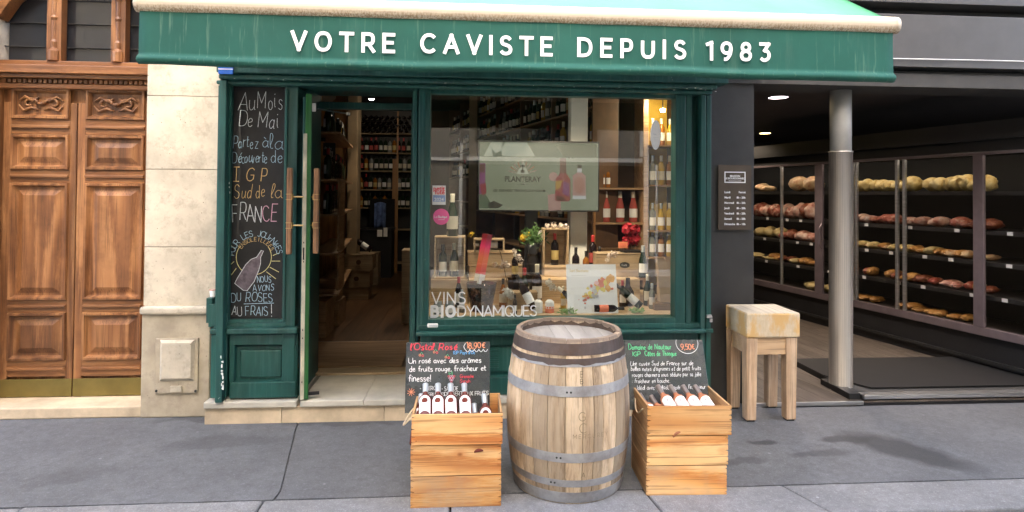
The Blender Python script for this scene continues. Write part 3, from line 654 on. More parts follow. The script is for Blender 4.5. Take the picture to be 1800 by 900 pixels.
# glass
glass = bx('window_glass', M['glass'], shop, wx(755)-.01, wx(1187)+.01, .100, .106, zw0-.01, zw1-.01)
t3 = plane3((wx(758, .1), .0995, Z(760, 557, .1)), (1, 0, 0), (0, 0, 1), (0, -1, 0))
tx = lambda u: wx(u, .0995)-wx(758, .1)
sc = (wx(948, .1)-wx(758, .1))/190
mb = MB(); h = 17*sc; x = write(mb, 'VINS', tx(761), Z(760, 534, .1)-Z(760, 557, .1), 20*sc, .0095, t3, track=.026, k=4); mb.build('window_lettering', M['letter'], glass)
mb = MB(); write(mb, 'BIO', tx(761), .004, 17*sc, .022, t3, track=.034, k=4); mb.build('window_lettering', M['letter'], glass)
mb = MB(); tw = twidth('-DYNAMIQUES', 18*sc, .0); L = tx(946)-tx(803); write(mb, '-DYNAMIQUES', tx(799), .002, 18*sc, .0095, t3, track=(L+.01-tw)/10, k=4); mb.build('window_lettering', M['letter'], glass)
# doorway: reveal, inner frame, leaf
YF = .62
bx('doorway_reveal', M['green'], shop, wx(722, .12), wx(728, .12)+.05, .165, YF, SZ, zw1-.002)
bx('doorway_reveal', M['green'], shop, X(521, 400, .05)-.02, X(527, 400, .05)-.005, .31, .70, SZ, 2.6)
fz = Z(640, 182, YF)
bx('door_frame', M['green'], shop, X(530, 190, YF)-.14, X(738, 190, YF), YF, YF+.07, Z(640, 192, YF), Z(640, 180, YF), bevel=.005)
bx('door_frame', M['green'], shop, X(721, 400, YF), X(730, 400, YF), YF, YF+.07, SZ, Z(640, 192, YF)-.002, bevel=.005)
bx('door_frame', M['green'], shop, X(726, 400, YF), X(742, 400, YF), YF-.0, YF+.07, SZ, 2.62, bevel=.005)
bx('door_frame', M['green'], shop, X(530, 400, YF)-.16, X(530, 400, YF)-.05, YF, YF+.07, SZ, 2.62)
bx('door_frame', M['green'], shop, X(530, 190, YF)-.14, X(738, 190, YF), YF, YF+.07, 2.56, 2.66)
bx('transom_pane', M['cglass'], shop, X(530, 190, YF)-.1, X(728, 190, YF), YF+.03, YF+.034, Z(640, 180, YF), 2.56)
bx('door_soffit', M['green'], shop, X(522, 150, .1), X(735, 150, .1), .2, YF, 2.51, 2.56)
bx('door_threshold', M['boxwood'], shop, X(552, 650, YF)-.1, X(722, 650, YF), YF-.01, YF+.16, SZ, SZ+.018, bevel=.003)
# leaf, hung at the recess and swung out to the step
hA = Vector((X(545, 660, .67)-.03, .66, 0)); hB = Vector((X(537, 680, -.0), -.01, 0))
ld = (hB-hA); LL = ld.length; ang = math.atan2(ld.y, ld.x)
LM = Matrix.Translation(hA) @ Matrix.Rotation(ang, 4, 'Z')     # local x along leaf from hinge to free edge, local y across
leaf = MB().box(LL-.09, LL, -.022, .022, SZ+.008, 2.425, M=LM)
leaf = leaf.build('door_leaf', [M['green_edge']], shop, bevel=.006)
def lf(name, mt, x0, x1, y0, y1, z0, z1, bev=.003):
    return MB().box(x0, x1, y0, y1, z0, z1, M=LM).build(name, M[mt], leaf, bevel=bev)
lf('leaf_stile', 'green', 0, .08, -.02, .02, SZ+.008, 2.425)
lf('leaf_rail', 'green_edge', .08, LL-.09, -.02, .02, SZ+.008, SZ+.20); lf('leaf_rail', 'green_edge', .08, LL-.09, -.02, .02, 2.32, 2.425)
lf('leaf_glass', 'cglass', .08, LL-.09, -.004, .004, SZ+.20, 2.32, 0)
lf('edge_plate', 'plate', LL+.0005, LL+.004, -.034, -.006, SZ+.01, 2.13) if 'plate' in M else None
M['plate'] = plain('cream_lock_plate', (.55, .50, .38), .5, .2, var=.4, scale=12, streak=(1, 1, .4))
lf('leaf_rebate', 'green', LL-.05, LL-.004, -.040, -.0225, SZ+.008, 2.40)
lf('edge_plate', 'plate', LL-.002, LL+.004, -.035, -.008, SZ+.01, 2.13)
lf('lock_face', 'darkmetal', LL+.0045, LL+.007, -.028, -.018, 1.20, 1.29, 0)
for z in (1.18, 1.32, .62, .30, .68): lf('lock_screw', 'darkmetal', LL+.0045, LL+.006, -.026, -.020, z, z+.012, 0)
lf('door_stop', 'black', LL-.05, LL-.02, .022, .10, SZ+.03, SZ+.05)
lf('leaf_latch', 'white', LL-.06, LL-.02, .022, .05, 2.30, 2.36)
for sgn, off in ((-1, -.125), (1, .062)):
    hp_ = LM @ Vector((LL-.02, off, 0)); hz = (Z(510, 447, -.02), Z(510, 295, -.02))
    hb = MB().box(hp_.x-.019, hp_.x+.019, hp_.y-.02, hp_.y+.02, hz[0], hz[1]).build('door_handle', M['handlewood'], leaf, bevel=.009, seg=3)
    for z in (Z(510, 346, 0), Z(510, 396, 0)):
        MB().box(hp_.x-.021, hp_.x+.021, hp_.y-.022, hp_.y+.022, z-.022, z-.018).box(hp_.x-.021, hp_.x+.021, hp_.y-.022, hp_.y+.022, z+.018, z+.022).box(hp_.x-sgn*.024, hp_.x-sgn*.018, hp_.y-.02, hp_.y+.02, z-.022, z+.022).build('handle_bracket', M['brass'], leaf)
        q = LM @ Vector((LL-.02, -.02 if sgn < 0 else .02, 0)); MB().tube([(q.x, hp_.y, z), (hp_.x, hp_.y, z)], .006, 8).build('handle_stem', M['brass'], leaf)
cl = MB(); a = P(548, 190, .58); b = P(612, 200, .45)
cl.tube([a, b], .007, 8); cl.box(a.x-.02, a.x+.02, .56, .62, a.z-.02, a.z+.03); cl.box(b.x-.014, b.x+.014, b.y-.01, b.y+.02, b.z-.012, b.z+.012); cl.build('door_closer', M['steel'], leaf)
# paint chips
chp = MB(); rc_ = random.Random(4)
def chip(u, v, Y, w, h):
    c = P(u, v, Y); n = 7; pts = [(c.x+w*rc_.uniform(.4, 1)*math.cos(2*math.pi*k/n), c.z+h*rc_.uniform(.4, 1)*math.sin(2*math.pi*k/n)) for k in range(n)]; chp.add([(x, Y, z) for x, z in pts], [tuple(range(n))])
for v in (628, 636, 644, 652, 657, 664, 671, 676, 681): chip(rc_.uniform(387, 392), v, -.0358, rc_.uniform(.006, .016), rc_.uniform(.008, .028))
for u in (403, 404, 403): chip(u, rc_.uniform(290, 340), .0275, .004, .012)
for u in range(386, 1260, 37): 
    if rc_.random() < .75: chip(u+rc_.uniform(-15, 15), 137+(u-381)*.024+rc_.uniform(-1, 1), -.0505, rc_.uniform(.003, .012), .003)
for u in (1185, 1222, 1232, 1252, 1258, 1240): chip(u, 158+rc_.uniform(-4, 3), -.0506, rc_.uniform(.006, .02), .004)
stuff(chp.build('paint_chips', M['paper'], shop))
# bell plate, padlock, street plate, cup
bell = MB().box(X(751, 572, .02), X(770, 572, .02), .005, .03, Z(760, 575.5, .02), Z(760, 568.5, .02)).build('bell_cover', M['white'], shop, bevel=.008, seg=3)
pl = root('padlock', 'small steel padlock hanging on the right green post', 'padlock', P(1249, 560, .02))
a = P(1246, 556, .015); MB().box(a.x-.018, a.x+.022, a.y-.008, a.y+.012, a.z-.012, a.z+.012).build('hasp', M['steel'], pl, bevel=.002)
MB().box(a.x+.004, a.x+.026, a.y-.012, a.y+.004, a.z-.045, a.z-.018).build('lock_body', M['steel'], pl, bevel=.003)
MB().tube([(a.x+.007, a.y-.006, a.z-.018), (a.x+.007, a.y-.006, a.z-.002), (a.x+.015, a.y-.006, a.z+.006), (a.x+.023, a.y-.006, a.z-.002), (a.x+.023, a.y-.006, a.z-.018)], .0025, 6).build('shackle', M['steel'], pl)
a, b = P(384, 127, .17), P(411, 127, .17)
sp_ = root('street_plate', 'small blue enamel plate half hidden under the awning at its left', 'sign', (a.x, -.1, a.z))
a, b = P(384, 127, -.1), P(410, 127, -.1)
MB().box(a.x, b.x, -.104, -.092, a.z-.012, a.z+.10).build('plate', plain('blue_enamel', (.02, .11, .45), .25), sp_, bevel=.002)
MB().box(a.x, b.x, -.106, -.103, a.z+.02, a.z+.026).build('plate_line', M['white'], sp_)
c = P(372, 524, .14)
cup = root('paper_cup', 'white paper cup standing on the green ledge beside the pier', 'cup', (X(372, 524, .10), .12, Z(372, 524, .10)+.001))
MB().lathe([(.017, 0), (.023, .06), (.021, .06), (.015, .004)], 16, cap=False).lathe([(0, .003), (.0165, .003)], 16, cap=False).build('cup_wall', M['paper'], cup, local=True, smooth=True)
MB().lathe([(.0235, .055), (.0245, .058), (.0245, .061), (.0225, .062)], 16, cap=False).build('cup_rim', M['inko'], cup, local=True)
# ---------------------------------------------------------------- awning
YB = -1.30
aL, aR, zB = X(243, 14, YB), X(1574, 45, YB), 2.688
aw = root('awning', 'green fabric awning with cream front bar and white words across its valance', 'awning', ((aL+aR)/2, 0, 3.3))
m_, n_, p_ = base_mat('awning_fabric_green')
v_ = coords(n_, (1, 1, .05), False); f_ = noise(n_, v_, 42, 4, .7); c_ = ramp(n_, noise(n_, coords(n_, rnd=False), 2.5, 5), [(.3, (.004, .068, .050)), (.7, (.006, .094, .069))])
c_ = mix(n_, ramp(n_, f_, [(.58, 0), (.70, .3)]), c_, (.20, .29, .20)); n_.links.new(c_, p_.inputs['Base Color']); p_.inputs['Roughness'].default_value = .8
c2_ = ramp(n_, noise(n_, coords(n_, (1, 1, .15), False), 5, 5, .7), [(.6, 0), (.75, .12)]); n_.links.new(mix(n_, c2_, c_, (.22, .26, .19)), p_.inputs['Base Color'])
bump(n_, p_, noise(n_, coords(n_, rnd=False), 900, 1), .15, .001); M['fabric'] = m_
M['canopy'] = plain('awning_canopy_green', (.034, .112, .064), .9, var=.06, scale=3, spec=0)
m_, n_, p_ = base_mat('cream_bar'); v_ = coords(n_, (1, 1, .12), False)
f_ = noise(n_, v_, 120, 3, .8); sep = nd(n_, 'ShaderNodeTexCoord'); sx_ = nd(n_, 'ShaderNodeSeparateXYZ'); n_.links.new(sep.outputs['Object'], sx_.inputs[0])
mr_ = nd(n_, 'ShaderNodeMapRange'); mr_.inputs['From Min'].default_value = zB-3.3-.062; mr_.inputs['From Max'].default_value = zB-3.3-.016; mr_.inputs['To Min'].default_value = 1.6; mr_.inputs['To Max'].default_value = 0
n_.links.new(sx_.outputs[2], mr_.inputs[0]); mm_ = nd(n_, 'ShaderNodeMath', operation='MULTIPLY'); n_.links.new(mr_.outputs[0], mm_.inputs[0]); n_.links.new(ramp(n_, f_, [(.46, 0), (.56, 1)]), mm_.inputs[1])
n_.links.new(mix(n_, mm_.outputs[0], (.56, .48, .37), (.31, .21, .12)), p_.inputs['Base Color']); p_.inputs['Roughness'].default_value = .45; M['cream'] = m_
bar = MB(); rb = .043
prof = [(YB+rb*1.0*math.cos(t)*.9, zB-.01+rb*1.12*math.sin(t)) for t in [2*math.pi*k/20 for k in range(20)]]
n = 20; vs = [(aL, y, z) for y, z in prof]+[(aR, y, z) for y, z in prof]
bar.add(vs, [(i, (i+1) % n, (i+1) % n+n, i+n) for i in range(n)]+[tuple(range(n)), tuple(range(n, 2*n))])
bar.build('front_bar', M['cream'], aw, fix=True, smooth=False)
for xx, s in ((aL, -1), (aR, 1)):
    e = MB(); e.lathe([(0, 0), (rb*.7, .0), (rb*.98, -.006), (rb*1.02, -.03)], 18, Matrix.Translation((xx+s*.014, YB, zB-.01)) @ Matrix.Rotation(R(90*s), 4, 'Y') @ Matrix.Diagonal((1.12, .95, 1, 1)), cap=False); e.build('bar_end_cap', M['cream'], aw, smooth=True)
ct = lambda y: zB+.02+.63*(y-YB)
cn = MB(); cn.grid(lambda a, b: (aL+.03+(aR-aL-.06)*a, YB+1.42*b, ct(YB+1.42*b)-.012*math.sin(math.pi*b)), 12, 10)
cn.build('canopy', M['canopy'], aw, solid=.002, smooth=True)
for xx in (aL+.25, aR-.25):
    MB().tube([(xx, .0, 2.95), (xx+(.5 if xx < 0 else -.5), -.65, 2.82), (xx, YB+.03, zB-.0)], .02, 8).build('folding_arm', M['white'], aw)
vL, vR = X(247, 70, YB), X(1567, 100, YB)
vz0 = 2.352
def vf(a, b):
    x = vL+(vR-vL)*a; z0_ = vz0+.004*math.sin(x*2.3)+.002*math.sin(x*7.1); z = z0_+(zB-.05-z0_)*b
    y = YB-.012-.004*math.sin(x*3.1)*(1-b)-.0035*math.sin(x*11.3+1+2*b)*(.3+.7*(1-b))-.002*math.sin(x*31+b*5)*(1-b)
    if b < .17: y -= .026*math.sin((b/.17)*math.pi)**.7 if b > 0 else 0
    return (x, y, z)
va = MB(); va.grid(vf, 90, 26); val = va.build('valance', M['fabric'], aw, solid=.0016, smooth=True)
t3 = plane3((0, YB-.020, 0), (1, 0, 0), (0, 0, 1), (0, -1, 0))
hl = .090
for word, ua, ub, vb in (('VOTRE', 511, 694, 92), ('CAVISTE', 739, 971, 97), ('DEPUIS', 1015, 1206, 103), ('1983', 1241, 1354, 108)):
    xa, xb = X(ua, vb, YB-.02)+.008, X(ub, vb, YB-.02)-.008; zb = Z((ua+ub)/2, vb, YB-.02)+.011
    tr_ = (xb-xa-twidth(word, hl, 0))/(len(word)-1); x = xa
    for ch in word:
        mb = MB(); write(mb, ch, x, zb, hl, .0185, t3, k=6); mb.build('letter', M['letter'], aw); x += GL[ch][0]*hl+tr_
# ---------------------------------------------------------------- tall chalkboard on the pilaster
bu0, bu1 = X(404, 350, .09), X(498, 350, .09); bz0, bz1 = Z(450, 562, .09), Z(450, 152, .09)
cb = root('chalkboard', 'tall narrow chalkboard in green pilaster with coloured French handwriting', 'chalkboard', ((bu0+bu1)/2, .098, bz0))
bx('board', M['board'], cb, bu0, bu1, .088, .0985, bz0, bz1)
kx = (bu1-bu0)/94.5
t3 = plane3((bu0, .0875, bz1), (1, 0, 0), (0, 0, 1), (0, -1, 0))
def fit(s, hh, wid):
    tr = hh*.17
    if not wid: return tr, 1.0
    nat = twidth(s, hh, 0); n = len(s)-1
    sx = (wid-tr*n)/nat
    if sx < .55: sx = .55; tr = max(hh*.08, (wid-nat*sx)/max(1, n))
    if sx > 1.15: sx = 1.15; tr = (wid-nat*sx)/max(1, n)
    return tr, sx
def chalk(s, u, v, h, mt='chalk', w=.0039, wid=None, slant=.09, wob=.09):
    """u, v: start of the baseline in photograph pixels"""
    x = 3.2*kx+(u-404)*kx*.965; y = Z(450, v, .0875)-bz1; hh = h*kx
    tr, sx = fit(s, hh, wid*kx*.96 if wid else None)
    mb = MB(); write(mb, s, x, y, hh, w, t3, tr, wob=wob, slant=slant, sx=sx); mb.build('lettering', M[mt], cb)
chalk('Au', 413, 192, 30, wid=30); chalk('Mois', 449, 190, 31, wid=44)
chalk('De', 415, 223, 26, wid=25); chalk('Mai', 450, 223, 29, wid=36)
chalk('Partez', 406, 260, 22, 'chalkb', wid=44); chalk('à', 459, 258, 22, 'chalkb'); chalk('la', 474, 260, 25, 'chalkb', wid=20)
chalk('Découverte', 405, 286, 20, 'chalkb', wid=62); chalk('de', 476, 286, 22, 'chalkb', wid=20)
GL['¦'] = (.5, '0,1 .5,1|.25,1 .25,0|0,0 .5,0'); chalk('¦ G P', 407, 317, 24, 'chalko', wid=60, w=.0058)
chalk('Sud', 409, 347, 24, 'chalko', wid=30); chalk('de', 448, 347, 24, 'chalko', wid=17); chalk('la', 475, 347, 27, 'chalko', wid=20)
chalk('FRAN', 407, 388, 29, 'chalk', wid=52, w=.006, slant=0); chalk('CE', 463, 388, 29, 'chalkp', wid=22, w=.006, slant=0)
def arc_text(s, uc, vc, rad, a0, a1, h, mt, w=.0045):
    mb = MB(); cx = (uc-404)*kx; cy = Z(450, vc, .0875)-bz1; n = len(s)
    for i, ch in enumerate(s):
        a = R(a0+(a1-a0)*(i+.5)/n); wd, st = glyph(ch, 3); hh = h*kx
        ux = Vector((-math.sin(a), math.cos(a)))*-1; uy = Vector((math.cos(a), math.sin(a)))
        for q in st:
            ribbon(mb, [(cx+uy.x*(rad*kx+b*hh)+ux.x*(x_-wd/2)*hh, cy+uy.y*(rad*kx+b*hh)+ux.y*(x_-wd/2)*hh) for x_, b in q], w, t3, 0, .35)
    mb.build('lettering', M[mt], cb)
arc_text('POUR LES JOUrNéES', 451, 452, 38, 176, 8, 10.5, 'chalkb', .0042)
arc_text('ENSOLEILLÉES', 451, 452, 29, 150, 22, 7, 'chalko', .0032)
def bline(pts, mt, w=.005, closed=False):
    mb = MB(); pp = [((u-404)*kx, Z(450, v, .0875)-bz1) for u, v in pts]
    if closed: pp.append(pp[0])
    ribbon(mb, pp, w, t3); mb.build('drawing', M[mt], cb)
bline([(448+31*math.cos(R(t)), 452-31*math.sin(R(t))) for t in range(-100, 42, 8)], 'chalky'); bline([(448+31*math.cos(R(t)), 452-31*math.sin(R(t))) for t in range(140, 238, 8)], 'chalky')
for p in ([(407, 431), (414, 437)], [(404, 450), (411, 448)], [(405, 467), (413, 460)], [(409, 483), (417, 472)], [(482, 449), (491, 445)], [(480, 459), (494, 459)], [(477, 470), (492, 478)], [(471, 478), (487, 490)]):
    mb = MB(); ribbon(mb, [((u-404)*kx, Z(450, v, .0875)-bz1) for u, v in p], .005, t3); mb.build('drawing', M['chalky'], cb)
outl = [(461, 440), (465, 441), (460, 452), (460, 463), (457, 475), (449, 495), (437, 511), (430, 510), (415, 498), (420, 488), (434, 465), (443, 456), (453, 452)]
mb = MB(); pl_ = [((u-404)*kx, Z(450, v, .0875)-bz1) for u, v in outl]; mb.add([t3(x, y, .0003) for x, y in pl_], [tuple(range(len(pl_)))]); mb.build('drawn_bottle', M['chalkg'], cb, fix=False)
bline(outl, 'chalk', closed=True)
chalk('NOUS', 453, 496, 10.5, 'chalkb', .0042, 25, 0); chalk('AVONS', 446, 511, 11, 'chalkb', .0042, 37, 0)
chalk('DU', 407, 530, 15, 'chalkb', .0045, 17, 0); chalk('ROSES', 433, 530, 16, 'chalkb', .0045, 49, 0); bline([(432, 534), (484, 533)], 'chalkb')
chalk('AU', 407, 554, 16, 'chalk', .0045, 19, 0); chalk('FRAIS', 433, 554, 16, 'chalkb', .0045, 40, 0); chalk('!', 479, 556, 22, 'chalk', .0045, None, 0)

# ---------------------------------------------------------------- bottles
def bprof(kind):
    if kind == 'burgundy': return [(.0, 0), (.036, 0), (.040, .004), (.040, .13), (.036, .165), (.024, .205), (.0155, .235), (.0145, .285), (.016, .287), (.016, .296), (.0, .296)]
    if kind == 'champagne': return [(.0, 0), (.040, 0), (.044, .005), (.044, .14), (.040, .17), (.026, .22), (.017, .26), (.016, .30), (.018, .302), (.018, .315), (.0, .315)]
    return [(.0, 0), (.034, 0), (.0375, .004), (.0375, .185), (.034, .205), (.021, .222), (.0145, .235), (.0138, .285), (.0155, .287), (.0155, .300), (.0, .300)]
def gmat(name, c, rough=.06, trans=0.0, es=0):
    m, n, p = base_mat(name); p.inputs['Base Color'].default_value = (*c, 1); p.inputs['Roughness'].default_value = rough; p.inputs['Specular IOR Level'].default_value = .7
    p.inputs['Transmission Weight'].default_value = trans; p.inputs['IOR'].default_value = 1.3
    return m
M['redwine'] = gmat('dark_red_wine_glass', (.012, .006, .006)); M['greenb'] = gmat('dark_green_glass', (.010, .022, .010)); M['rose'] = gmat('rose_wine', (.22, .055, .04), .05, .35)
M['rose2'] = gmat('pale_rose_wine', (.62, .26, .14), .05, .35); M['amber'] = gmat('amber_spirit', (.35, .13, .02), .05, .2); M['yellowb'] = gmat('golden_wine', (.55, .36, .05), .06, .2); M['clearb'] = gmat('clear_glass', (.35, .38, .38), .05, .4)
M['pinkb'] = gmat('pink_bottle', (.55, .12, .10), .08, .2)
M['cap_s'] = plain('silver_capsule', (.48, .53, .56), .35, .5); M['cap_b'] = plain('black_capsule', (.02, .018, .018), .4); M['cap_r'] = plain('red_capsule', (.42, .03, .03), .4); M['cap_w'] = plain('cream_capsule', (.7, .66, .55), .5)
M['cap_g'] = plain('taupe_capsule', (.22, .19, .18), .35, .4)
M['lab_c'] = plain('cream_label', (.62, .58, .48), .7); M['lab_w'] = plain('white_label', (.80, .80, .80), .7, var=.03); M['lab_y'] = plain('ochre_label', (.55, .42, .16), .7); M['lab_r'] = plain('red_label', (.45, .08, .07), .7)
def bottle_mesh(kind, glass_m, cap_m, lab_m, n=12, lab=(.05, .14)):
    pr = bprof(kind); mb = MB(); mb.lathe(pr, n)
    rr = max(r for r, z in pr)+.0008; mb.lathe([(rr, lab[0]), (rr, lab[1])], 8, mi=1, a0=R(-90-75), a1=R(-90+75), cap=False)
    H = pr[-1][1]; mb.lathe([(.0155 if kind != 'champagne' else .0215, H*.80), (.0163 if kind != 'champagne' else .0195, H*.96), (.0170 if kind != 'champagne' else .019, H+.0006), (0, H+.0008)], n, mi=2, cap=False)
    me_o = mb.build('tmp', [M[glass_m], M[lab_m], M[cap_m]], smooth=True); me = me_o.data; bpy.data.objects.remove(me_o); me.name = 'bottle_'+kind; return me
BM = {}
def bmesh_of(kind, g, c, l):
    k = (kind, g, c, l)
    if k not in BM: BM[k] = bottle_mesh(*k)
    return BM[k]
def bottle(loc, rot, label, group, kind='bordeaux', g='redwine', c='cap_b', l='lab_c', s=1.0, name='wine_bottle'):
    o = bpy.data.objects.new(name, bmesh_of(kind, g, c, l)); COL.objects.link(o); o.location = loc; o.rotation_euler = rot; o.scale = (s, s, s)
    o['label'] = label; o['category'] = 'bottle'
    if group: o['group'] = group
    return o
def big_bottle(kind, g, c, l, shape):
    r = root('rose_bottle', 'x', 'bottle', (0, 0, 0)); BASE[r.name] = Matrix.Identity(4)
    pr = bprof(kind); rr = max(q for q, z in pr)
    MB().lathe(pr, 20).build('glass_body', M[g], r, local=True, smooth=True)
    H = pr[-1][1]
    MB().lathe([(.0155, H*.80), (.0165, H*.96), (.0172, H+.0006), (0, H+.0008)], 20, cap=False).build('capsule', M[c], r, local=True, smooth=True)
    lb = MB(); q = rr+.0007; A = 54
    def P3(a, z): return (q*math.cos(R(-90+a)), q*math.sin(R(-90+a)), z)
    if shape == 'oval':       # white label with arched top, concave foot and an oval window
        z0, z1 = .078, .196; nn = 20; oc, orx, orz = .164, 27, .017
        for i in range(nn):
            a0, a1 = -A+2*A*i/nn, -A+2*A*(i+1)/nn
            top = lambda a: z1-.020*(abs(a)/A)**2.4
            bot = lambda a: z0+.016*(1-(a/A)**2)
            def gap(a):
                t = 1-(a/orx)**2
                return orz*math.sqrt(t) if t > 0 else 0
            lb.add([P3(a0, bot(a0)), P3(a1, bot(a1)), P3(a1, oc-gap(a1)), P3(a0, oc-gap(a0))], [(0, 1, 2, 3)])
            lb.add([P3(a0, oc+gap(a0)), P3(a1, oc+gap(a1)), P3(a1, top(a1)), P3(a0, top(a0))], [(0, 1, 2, 3)])
    else:                     # deep white label with rounded foot line
        z0, z1 = .085, .195; nn = 16
        for i in range(nn):
            a0, a1 = -A+2*A*i/nn, -A+2*A*(i+1)/nn
            t = lambda a: z1-.010*(abs(a)/A)**2; b = lambda a: z0+.022*math.cos(a/A*math.pi/2)
            lb.add([P3(a0, b(a0)), P3(a1, b(a1)), P3(a1, t(a1)), P3(a0, t(a0))], [(0, 1, 2, 3)])
        qq = rr+.0012
    lo = lb.build('label', M[l], r, local=True)
    tx_ = MB()
    if shape != 'oval':
        q += .0006
        for zz, hw in ((.168, 8), (.160, 6)): tx_.add([P3(-hw, zz), P3(hw, zz), P3(hw, zz+.005), P3(-hw, zz+.005)], [(0, 1, 2, 3)])
        for k in range(3): tx_.add([P3(-26, .142-k*.008), P3(26, .142-k*.008), P3(26, .144-k*.008), P3(-26, .144-k*.008)], [(0, 1, 2, 3)])
        tx_.build('label_print', M['cap_g'], lo, local=True)
    return r

# ---------------------------------------------------------------- crates of wine
M['notch'] = plain('joint_shade_and_print', (.10, .045, .02), .9)
def crate(x, y, z, W, D, H, rz, label, grp, fm='pine', rope=None):
    """x,y: front left bottom corner"""
    r = root('wine_crate', label, 'crate', (x, y, z), (0, 0, rz), grp)
    t = .011
    nzz = 5; poly = [(0, 0)]
    def side(sgn):
        pts = []
        for k in range(nzz):
            zc = H*(k+.5)/nzz+random.uniform(-.004, .004); d = random.uniform(.012, .022); hh = random.uniform(.003, .005)
            pts.append((zc, d, hh))
        return pts
    L_, R_ = side(-1), side(1)
    poly = [(0, 0), (W, 0)]
    for zc, d, hh in R_: poly += [(W, zc-hh), (W-d, zc-hh*.4), (W-d, zc+hh*.4), (W, zc+hh)]
    poly += [(W, H), (0, H)]
    for zc, d, hh in reversed(L_): poly += [(0, zc+hh), (d, zc+hh*.4), (d, zc-hh*.4), (0, zc-hh)]
    poly = [(px_, pz_*(H-.0055)/H+.001+.0012*math.sin(px_*23+H*900+x*40)*(pz_ > H*.5)) for px_, pz_ in poly]
    MB().prism(poly, 0, t).build('front_board', M[fm], r, local=True, fix=True)
    MB().box(.0005, W-.0005, t+.0003, t+.0022, .001, H-.002).build('joint_shade', M['notch'], r, local=True)  # dark sheet that puts shade into the notches and gaps
    MB().box(0, W, D-t, D, 0, H).build('back_board', M[fm], r, local=True)
    for a in (0.0006, W-t-.0006): MB().box(a, a+t, t+.0026, D-t-.0004, .001, H-.001).build('side_board', M['pine_y'], r, local=True)
    MB().box(t+.001, W-t-.001, t+.001, D-t-.001, .002, .010).build('bottom_board', M['pine_y'], r, local=True)
    if rope:
        xs = -.004 if rope[0] < 0 else W+.004
        pts = []
        for k in range(15):
            a = k/14; yy = D*.25+D*.5*a; pts.append((xs+rope[0]*math.sin(math.pi*a)**.8, yy+rope[1]*math.sin(math.pi*a), H*.72-rope[2]*math.sin(math.pi*a)))
        MB().tube(pts, .0045, 7).build('rope_handle', M['rope'], r, local=True, smooth=True)
    return r
CLx, CLy = -.288, -1.268; WL = .488
HL = .1675
crate(CLx+.004, CLy, .0, WL, .33, HL, 0, 'weathered pine crate at the bottom of the stack left of the barrel', 'wine crates stacked on the pavement', 'pine_d')
crate(CLx+.002, CLy+.002, HL+.001, WL+.001, .33, HL, R(.3), 'knotty pine crate in the middle of the stack left of the barrel', 'wine crates stacked on the pavement')
crate(CLx+.006, CLy-.003, 2*HL+.002, WL+.003, .33, HL, R(-.4), 'open top crate with rope handle left of the barrel holding rosé bottles', 'wine crates stacked on the pavement', rope=(-.05, -.06, .045))
CRx, CRy = 1.030, -1.205; WR = .460
crate(CRx, CRy, .0, WR, .36, HL-.002, R(-2), 'stained pine crate at the bottom of the stack right of the barrel', 'wine crates stacked on the pavement', 'pine_d')
crate(CRx+.003, CRy+.001, HL, WR+.006, .36, HL-.001, R(-1.6), 'pine crate in the middle of the stack right of the barrel', 'wine crates stacked on the pavement')
crate(CRx+.004, CRy-.001, 2*HL+.001, WR+.022, .36, HL-.001, R(-2.1), 'open top crate right of the barrel with rosé bottles in white labels', 'wine crates stacked on the pavement', rope=(-.012, 0, .05))
TOPZ = 3*HL
b1 = big_bottle('bordeaux', 'rose', 'cap_s', 'lab_w', 'oval'); b2 = big_bottle('bordeaux', 'rose2', 'cap_g', 'lab_w', 'deep')
def put(b, first, u, v, Y, tilt, lean, label, grp):
    """places the bottle so that its top stands at pixel u, v on plane Y"""
    o = b if first else dup(b); q = P(u, v, Y)
    rm = Matrix.Rotation(R(lean), 4, 'Y') @ Matrix.Rotation(R(-tilt), 4, 'X')
    ax = rm @ Vector((0, 0, .30)); o.location = q-ax; o.rotation_euler = rm.to_euler(); o['label'] = label; o['group'] = grp; return o
g1 = 'rosé bottles in the crate left of the barrel'; g2 = 'rosé bottles in the crate right of the barrel'
for i, (u, lb) in enumerate(((748, 'leftmost of the four raised rosé bottles in the left crate'), (770, 'second raised rosé bottle from the left in the left crate'), (792, 'third raised rosé bottle from the left in the left crate'), (816, 'rightmost of the four raised rosé bottles in the left crate'))):
    put(b1, i == 0, u, 676, -1.00, 56, -5, lb, g1)
put(b1, False, 741, 694, -1.02, 50, 3, 'low rosé bottle in the left corner of the left crate', g1)
put(b1, False, 851, 694, -1.02, 50, -5, 'low rosé bottle alone in the right corner of the left crate', g1)
put(b1, False, 833, 711, -1.02, 50, -8, 'sunken rosé bottle behind the rightmost raised one in the left crate', g1)
for i, (u, lb) in enumerate(((1156, 'leftmost of the four raised rosé bottles in the right crate'), (1178, 'second raised rosé bottle from the left in the right crate'), (1200, 'third raised rosé bottle from the left in the right crate'), (1221, 'rightmost of the four raised rosé bottles in the right crate'))):
    put(b2, i == 0, u, 679, -.935, 56, -24, lb, g2)
put(b2, False, 1124, 694, -.94, 56, -30, 'low dark topped bottle in the left corner of the right crate', g2)
put(b2, False, 1144, 697, -.95, 56, -30, 'low bottle beside the corner one in the right crate', g2)

